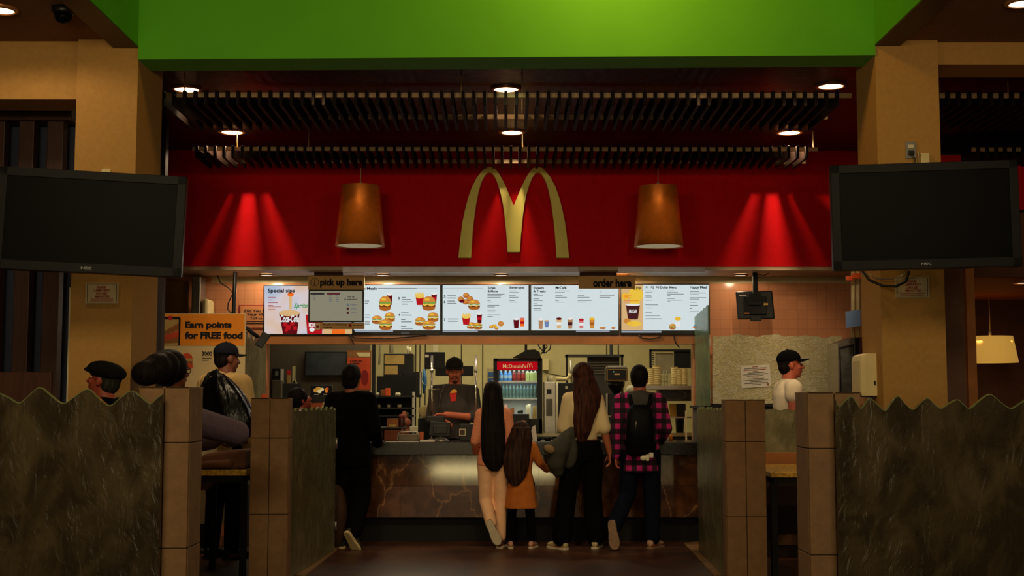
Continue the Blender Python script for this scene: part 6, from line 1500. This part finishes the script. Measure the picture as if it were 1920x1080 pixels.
b = MB(); b.sphere(P(1030, 842, 12.27), (.055, .035, .04), mat('tan_jacket_lining', (132, 108, 72), .9), rot=Matrix.Rotation(.5, 3, 'Y')); o2 = b.build('cuff'); o2.parent = o; o2.matrix_parent_inverse = o.matrix_world.inverted(); o2.location = -o.location; o2.matrix_parent_inverse = Matrix.Identity(4)

# 4 plaid man
h = Human('person', 'man in magenta and black plaid shirt with grey hood at the counter', 1200, 12.58, 1.715, -4, dict(lean=3, elL=(-.245, -.04, 1.14), wrL=(-.245, .0, .88), hdL=(.12, .1, -1), curlL=.8, elR=(.25, .02, 1.15), wrR=(.2, .2, 1.02), hdR=(-.2, 1, 0), hyaw=-10, hpitch=-4, knR=(.11, .02, .5), anR=(.11, -.02, .09), ftR=(.45, .8, 0), knL=(-.13, .04, .5), anL=(-.27, -.2, .215), ftL=(.13, .05, -1), upL=(.12, 1, .1)), False, build=.98)
h.body((176, 92, 70)); h.face((30, 22, 18)); h.top(m_plaid(), .024, 1.0, -.2, 'shirt', slr=.8)
h.pants(mat('dark_navy_jeans', (18, 21, 34), .9, var=.2, scale=20, spec=.05), .02, .012, .03, .96); h.shoes(mat('pale_tan_shoe', (190, 150, 120), .7), mat('tan_worn_sole', (150, 118, 92), .8, var=.2, scale=40))
h.short_hair(hair_blk, .09, .11, .11); h.hood(mat('charcoal_hood', (70, 66, 58), .95, var=.15, scale=20, bump=.3, bscale=60))
PM = h
# his backpack / bag
c = h.T((0, -.19, 1.17)); t = thing('backpack', 'black backpack worn by the man in plaid', 'backpack', c + V((0, 0, -.3)))
b = MB(); bk = mat('black_nylon', (10, 10, 11), .6, var=.2, scale=20, spec=.1, bump=.2, bscale=30)
oval_loft(b, [(c + V((-.01, .02, -.27)), .1, .06), (c + V((-.01, .0, -.24)), .13, .085), (c + V((-.01, -.01, 0)), .135, .09), (c + V((-.01, 0, .16)), .12, .075), (c + V((-.01, .02, .21)), .07, .045)], bk, pw=3)
b.build('bag', t)
b = MB(); 
for q in (-1, 1): b.tube([c + V((q * .08, .03, .18)), h.T((q * .1, -.1, 1.47)), h.T((q * .11, .03, 1.485)), h.T((q * .13, .15, 1.35)), h.T((q * .16, .1, 1.15)), c + V((q * .12, .04, -.22))], .02, bk)
b.build('strap', t)
b = MB(); b.tube([c + V((-.06, -.095, -.02)), c + V((-.055, -.1, .03)), c + V((-.05, -.095, .06))], .005, steel); b.build('zip_pull', t)
b = MB(); c2 = P(1217, 858, 12.3); b.box(c2 + V((-.03, -.01, -.03)), c2 + V((.0, .02, .03)), offwhite, .004); b.box(c2 + V((.0, -.01, .0)), c2 + V((.04, .02, .045)), white, .004); b.sphere(c2 + V((-.05, 0, -.005)), (.035, .02, .025), offwhite); o = b.build('white_tag'); tag(o, 'crumpled white tag hanging at the plaid man\'s right hip', 'tag')

# 5 black-clad customer
h = Human('person', 'customer all in black, short black hair, waiting at the left counter end', 658, 12.6, 1.715, -18, dict(elR=(.25, .0, 1.14), wrR=(.2, .2, 1.0), hdR=(-.1, 1, 0), elL=(-.25, 0, 1.14), wrL=(-.18, .22, 1.02), hdL=(.1, 1, 0), knR=(.1, .06, .5), anR=(.1, -.13, .17), ftR=(.2, .55, -.75), upR=(.1, .75, .55), anL=(-.08, -.02, .09), ftL=(-.55, .8, 0), knL=(-.09, .02, .5)), False, build=1.06)
h.body((150, 88, 62)); h.face(); h.top(cl_blk, .028, 1.0, -.14, 'jacket', slr=1.0); h.pants(cl_blk2, .024, .02, .03, .95); h.shoes(mat('dark_grey_sneaker', (46, 42, 38), .7), mat('cream_sole', (214, 192, 140), .7)); h.short_hair(hair_blk, .095, .112, .115, -.05)
b = MB(); c = P(702, 815, 12.9); b.box(c + V((-.04, 0, -.02)), c + V((.03, .03, .0)), mat('phone_glint', (190, 140, 110), .4), .004); o = b.build('phone'); tag(o, 'small pale phone in the black-clad customer\'s hand', 'phone')
# brown bag on the floor behind glass
b = MB(); c = P(632, 940, 12.55); b.sphere(V((c.x, 12.55, .3)), (.1, .09, .3), mat('dim_brown_bag', (70, 44, 28), .8, var=.2)); o = b.build('brown_bag'); tag(o, 'dim brown bag on the floor beside the black-clad customer', 'bag')

# 6 cashier
h = Human('person', 'cashier with beard in dark grey pullover and black cap behind the counter', 852, 14.0, 1.83, 186, dict(elR=(.24, .06, 1.14), wrR=(.15, .24, 1.12), hdR=(-.7, .65, .05), pnR=(.2, .3, -1), elL=(-.22, .1, 1.16), wrL=('P', 836, 777, 13.72), hdL=(.95, .1, .0), pnL=(.1, .2, -1), curlL=.7, curlR=.7, hyaw=-4, hroll=2, hpitch=9), False, build=1.0)
h.body((206, 112, 80), .008); h.face((26, 20, 16), (140, 70, 60), (54, 34, 26))
h.top(mat('dark_grey_pullover', (62, 56, 52), .95, var=.12, scale=20, bump=.2, bscale=70), .014, .58, -.12, 'pullover', slr=1.1); h.pants(cl_blk, .016, 0, .03, .95); h.shoes(mat('black_shoe', (14, 14, 14), .5), blackm)
h.short_hair(hair_blk, .082, .1, .085, -.02); h.cap(mat('washed_black_cap', (40, 37, 30), .9, spec=.08, var=.15, scale=30), z=.064, rz=.078)
c = h.T((.0, .0, 1.0)); c = P(851, 741, 13.86)
b = MB(); ex = V((1, 0, 0)); 
b.prism([c + V((x, 0, z)) for x, z in ((-.045, .02), (.03, .035), (.02, -.06), (-.03, -.065))], (0, .05, 0), mat('badge_red', (210, 30, 24), .6)); b.prism([c + V((x, -.002, z)) for x, z in ((-.04, .02), (-.025, .05), (.0, .062), (.028, .055), (.032, .03))], (0, .04, 0), mat('badge_yellow', (240, 170, 50), .6)); b.build('chest_badge', h.t)
b = MB(); b.tube([P(835, 718, 13.88), P(826, 740, 13.86), P(823, 765, 13.86)], .0025, mat('grey_drawstring', (110, 104, 96), .8)); b.build('drawstring', h.t)

# 7 white polo worker
h = Human('person', 'man in white polo shirt and black cap, in profile facing right', 1479, 12.35, 1.85, -86, dict(elL=(-.2, -.06, 1.12), wrL=(-.19, .12, .98), hdL=(.1, 1, -.1), elR=(.23, -.03, 1.13), wrR=(.21, .12, .93), hpitch=-6, hdR=(0, .6, -1)), False, build=1.0)
h.body((190, 96, 70), .008); h.face((24, 18, 16), (160, 80, 70)); h.top(mat('white_pique_cotton', (232, 214, 184), .9, var=.04, scale=20, bump=.1, bscale=160), .016, .13, -.12, 'polo_shirt', slr=1.4); h.pants(cl_blk, .016, 0, .03, .95); h.shoes(mat('black_shoe', (14, 14, 14), .5), blackm)
h.short_hair(hair_blk, .08, .096, .085, -.03); h.cap(mat('black_cap', (13, 13, 14), .9, spec=.05), z=.06, rz=.082)
b = MB(); T_ = h.T; nk = h.j['neck']
oval_loft(b, [(T_(nk + V((0, .0, -.055))), h.r(.098), h.r(.088)), (T_(nk + V((0, .012, .02))), h.r(.075), h.r(.075)), (T_(nk + V((0, .012, .022))), h.r(.068), h.r(.068)), (T_(nk + V((0, 0, -.05))), h.r(.085), h.r(.075))], MATS['white_pique_cotton'], axes=h.axes()); b.build('collar', h.t)

# 8 hoodie man with black plastic bag
h = Human('person', 'man in cream hoodie and navy cap standing at the reward banner', 423, 11.75, 1.895, -28, dict(hyaw=-20, elR=(.24, .0, 1.14), elL=(-.25, -.03, 1.14), lean=-1), False, build=.98)
h.body((120, 70, 48)); h.face(); cr = mat('cream_fleece', (206, 170, 108), .95, var=.08, scale=14, bump=.2, bscale=50); h.top(cr, .03, 1.0, -.12, 'hoodie', slr=1.0); h.pants(cl_blk, .02, 0, .03, .95); h.shoes(mat('black_shoe', (14, 14, 14), .5), blackm)
h.short_hair(hair_blk, .08, .1, .08, -.03); h.cap(mat('navy_knit_cap', (28, 30, 40), .95, spec=.08, var=.15, scale=40), brim=True, z=.055, rz=.084); h.hood(cr, wx=.155, h=.08, back=-.085)
t = thing('carrier_bag', 'black plastic carrier bag slung over the cream hoodie man\'s shoulder', 'bag', P(425, 815, 11.3))
pb = mat('shiny_black_plastic_film', (14, 14, 14), .22, var=.3, scale=10, bump=.55, bscale=12, stretch=(3, 3, .8))
b = MB()
secs = []
for px, py, wpx in ((404, 700, 8), (405, 712, 22), (408, 724, 31), (413, 740, 38), (420, 765, 46), (428, 790, 48), (434, 808, 42), (436, 822, 22)):
    c = P(px + 6, py, 11.34); secs.append((c, wpx * 11.34 / F, .02 + wpx * .0026))
oval_loft(b, secs, pb, n=48, ripple=.06, rk=7); b.build('bag', t)
b = MB()
b.tube([P(382, 735, 11.36), P(383, 718, 11.36), P(392, 702, 11.4), P(404, 697, 11.42), P(420, 714, 11.38), P(440, 735, 11.36)], [.02, .012, .02, .03, .03, .03], pb)
b.tube([P(378, 760, 11.36), P(377, 730, 11.36), P(386, 706, 11.42)], [.02, .014, .008], pb); b.build('handle', t)

# 9 leaning person with purple sleeve
h = Human('person', 'dark-haired person in purple-grey sweater and glasses leaning on the left table', 325, 8.85, 1.72, -50, dict(waist=('P', 325, 880, 8.86), chest=('P', 328, 822, 8.87), sh=('P', 326, 778, 8.86), neck=('P', 324, 748, 8.84), head=('P', 323, 699, 8.8), shR=('P', 352, 786, 8.82), elR=('P', 444, 812, 9.12), wrR=('P', 436, 822, 9.42), hdR=(-.3, .95, -.05), pnR=(0, .2, -1), shL=('P', 306, 780, 9.02), elL=('P', 345, 830, 9.2), wrL=('P', 400, 826, 9.45), hdL=(.4, .9, 0), pnL=(0, .2, -1), hpitch=-8, hyaw=4), False, build=1.06, z0=0)
h.body((120, 66, 46)); h.face(); pur = mat('purple_grey_knit', (96, 80, 98), .95, var=.1, scale=30, bump=.3, bscale=70); h.top(pur, .034, 1.0, -.12, 'sweater', slr=1.3); h.pants(cl_blk, .03, 0, .03, .95); h.shoes(mat('black_shoe', (14, 14, 14), .5), blackm)
h.short_hair(hair_blk, .118, .128, .125, -.04)
b = MB(); c = P(274, 700, 8.5); b.sphere(c, (.1, .08, .085), hair_blk); b.sphere(P(284, 696, 8.55), (.1, .09, .09), hair_blk); b.sphere(P(295, 690, 8.6), (.1, .1, .1), hair_blk); b.sphere(P(306, 688, 8.68), (.115, .1, .11), hair_blk); o = remesh(b, 'hair_bun', h.t, .01, 14)
b = MB(); gl = mat('black_glasses', (14, 14, 14), .3)
for q in (-1, 1):
    b.tube([h.hp(q * .083, -.01, .012), h.hp(q * .08, .06, .014), h.hp(q * .066, .1, .012)], .004, gl); b.tube([h.hp(q * (.033 + .028 * cos(a)), .106 + .0, .004 + .022 * sin(a)) for a in [2 * pi * k / 14 for k in range(15)]], .003, gl)
b.tube([h.hp(-.008, .108, .01), h.hp(.008, .108, .01)], .003, gl); b.build('glasses', h.t)
# 10 flat cap man
h = Human('person', 'man in black flat cap and dark coat seated behind the left glass', 216, 8.0, 1.635, 68, dict(lean=6, hpitch=-14, hyaw=6, elR=(.2, .26, 1.14), wrR=(.08, .46, 1.1), hdR=(-.3, 1, 0), elL=(-.24, .22, 1.13), wrL=(-.1, .44, 1.1), hdL=(.3, 1, 0)), False, build=1.04)
h.body((150, 66, 46), .008); h.face((60, 56, 52), (120, 60, 54)); h.top(cl_blk, .03, 1.0, -.12, 'coat', slr=1.0); h.pants(cl_blk, .016, 0, .03, .95); h.shoes(mat('black_shoe', (14, 14, 14), .5), blackm)
h.short_hair(m_hair('grey_black_hair', (30, 28, 26), (60, 56, 52)), .082, .1, .085, -.03)
b = MB(); fc = mat('black_wool_cap', (20, 19, 17), .95, spec=.06, var=.2, scale=40); b.sphere(h.hp(0, -.005, .065), (h.r(.112), h.r(.135), h.r(.062)), fc, 22, 12, h.headM()); b.sphere(h.hp(0, .09, .045), (h.r(.085), h.r(.06), h.r(.018)), fc, 18, 10, h.headM()); remesh(b, 'flat_cap', h.t, .008, 2, .4)
# 11 boy
h = Human('person', 'boy with short dark hair looking down behind the left aisle glass', 552, 11.9, 1.50, -60, dict(hpitch=-22, lean=4, hyaw=0), False)
h.body((160, 70, 54), .009); h.face(); h.top(cl_blk, .025, 1.0, -.12, 'jacket'); h.pants(cl_blk, .016, 0, .03, .95); h.shoes(mat('black_shoe', (14, 14, 14), .5), blackm); h.short_hair(hair_blk, .092, .11, .11, -.02)

# coat on the left table, cup, bag under it
zt_l = TL[4]
t = thing('folded_coat', 'brown folded coat lying on the left granite table', 'coat', V((X(420, 10.4), 10.5, zt_l)))
cm = mat('brown_coat_cloth', (104, 66, 46), .9, var=.15, scale=14, bump=.4, bscale=24)
b = MB(); y0_ = 10.32
b.bevel([(X(366, y0_), y0_, zt_l + .004), (X(464, y0_), y0_, zt_l + .004), (X(464, y0_), y0_ + .4, zt_l + .004), (X(366, y0_), y0_ + .4, zt_l + .004), (X(380, y0_), y0_ + .03, Z(852, y0_)), (X(462, y0_), y0_ + .02, Z(842, y0_)), (X(462, y0_), y0_ + .38, Z(842, y0_)), (X(384, y0_), y0_ + .38, Z(850, y0_))],
        [(0, 3, 2, 1), (4, 5, 6, 7), (0, 1, 5, 4), (1, 2, 6, 5), (2, 3, 7, 6), (3, 0, 4, 7)], cm, .03, 4)
b.build('coat_body', t)
b = MB(); capsule(b, (X(368, y0_), y0_ + .0, zt_l + .03), .028, (X(432, y0_), y0_ - .0, zt_l + .045), .035, cm); b.build('sleeve', t)
c = V((X(379, 10.6), 10.8, zt_l)); t = thing('food_carton', 'white and red food carton on the left table behind the coat', 'carton', c)
b = MB(); b.prism([c + V((-.06, 0, 0)), c + V((.06, 0, 0)), c + V((.075, 0, .17)), c + V((-.075, 0, .2))], (0, .08, 0), white); b.build('body', t)
b = MB(); b.prism([c + V((-.07, -.002, .13)), c + V((-.01, -.002, .13)), c + V((-.02, -.002, .19)), c + V((-.074, -.002, .2))], (0, .002, 0), mat('carton_red', (200, 40, 34), .6)); b.build('print', t)
t = thing('shopping_bag', 'white and red shopping bag hanging under the left table', 'bag', V((X(380, 10.6), 10.65, .66)))
c = V((X(380, 10.6), 10.65, 0)); b = MB(); b.prism([c + V((-.1, 0, .66)), c + V((.04, 0, .68)), c + V((.1, 0, zt_l - .1)), c + V((-.1, 0, zt_l - .1))], (0, .14, 0), mat('dim_cream_bag', (150, 130, 92), .8)); b.build('body', t)
b = MB(); b.prism([c + V((-.08, -.003, .67)), c + V((.0, -.003, .67)), c + V((.0, -.003, .7)), c + V((-.08, -.003, .7))], (0, .003, 0), MATS['carton_red']); b.build('print', t)
# ----------------------------------------------------------------- lighting
w = bpy.data.worlds.new('world'); sc.world = w; w.use_nodes = True
w.node_tree.nodes['Background'].inputs['Color'].default_value = (.5, .42, .3, 1)
w.node_tree.nodes['Background'].inputs['Strength'].default_value = .03
area('dining_fill', (-2.2, 4.2, 3.3), (-2.4, 8.6, .6), 40, (1, .78, .44), 1.2, .6)  # added fill for the left pillar side, no fixture
area('dining_fill', (2.2, 4.2, 3.3), (2.4, 8.6, .6), 30, (1, .78, .46), 1.2, .6)  # added fill for the right pillar side, no fixture
area('window_light', (-.6, -4.5, 2.6), (0, 9, 1.4), 85, (1, .82, .52), 4, 2)
area('marble_glint_strip', (-.26, -4.5, .9), (-.26, 9, .9), 40, (1, .8, .36), 2.9, .17)  # unseen strip added to reflect as a highlight in the marble
for x, tx, e in ((-1.7, -1.5, 90), (0, 0, 110), (1.7, 1.5, 90)):
    spot('fill_spot', (x, 8.98, 3.82), e, (1, .74, .44), 44, .6, .12, (tx, 12.9, .75))  # added fill for the counter customers, hidden behind the green beam
spot('fill_spot', (-2.1, 8.98, 3.82), 140, (1, .76, .46), 26, .6, .1, (-2.9, 12.4, 1.75))  # added fill for the reward banner
spot('fill_spot', (2.1, 8.98, 3.82), 200, (1, .77, .48), 26, .6, .1, (2.7, 13.2, 1.75))  # added fill for the right tiles and crinkled glass
area('green_recess_light', (.7, 7.7, 4.75), (.7, 8.6, 4.0), 20, (1, .56, .15), .4, .3)
spot('sign_bounce_fill', (.03, 8.98, 3.79), 24, (.85, 1, .45), 15, .5, .08, (.03, 12.9, 2.98))  # added greenish spot imitating bounce from the green recess
area('kitchen_light', (-.4, 16.2, 2.9), (-.4, 16.2, 0), 52, (1, .9, .6), 4, 1.6)
area('bay_light', (X(1858, 11.2), 11.2, 1.9), (X(1858, 11.2), 11.2, 0), 6, (1, .55, .25), .3, .3)
area('kitchen_front_fill', (.2, 14.7, 2.85), (.2, 16.6, 1.2), 22, (1, .88, .58), 4.2, .4)  # added fill for the equipment fronts, hidden above the opening
for x in (-1.42, 1.47):
    spot('lamp_shade_fill', (x, 9.0, 3.8), 90, (1, .7, .38), 9, .6, .05, (x, 12.5, 3.05))  # added spots brightening the copper shades from outside
spot('fill_spot', (-.75, 8.98, 3.8), 60, (1, .74, .46), 17, .7, .1, (-.62, 13.9, 1.45))  # added fill for the cashier's face
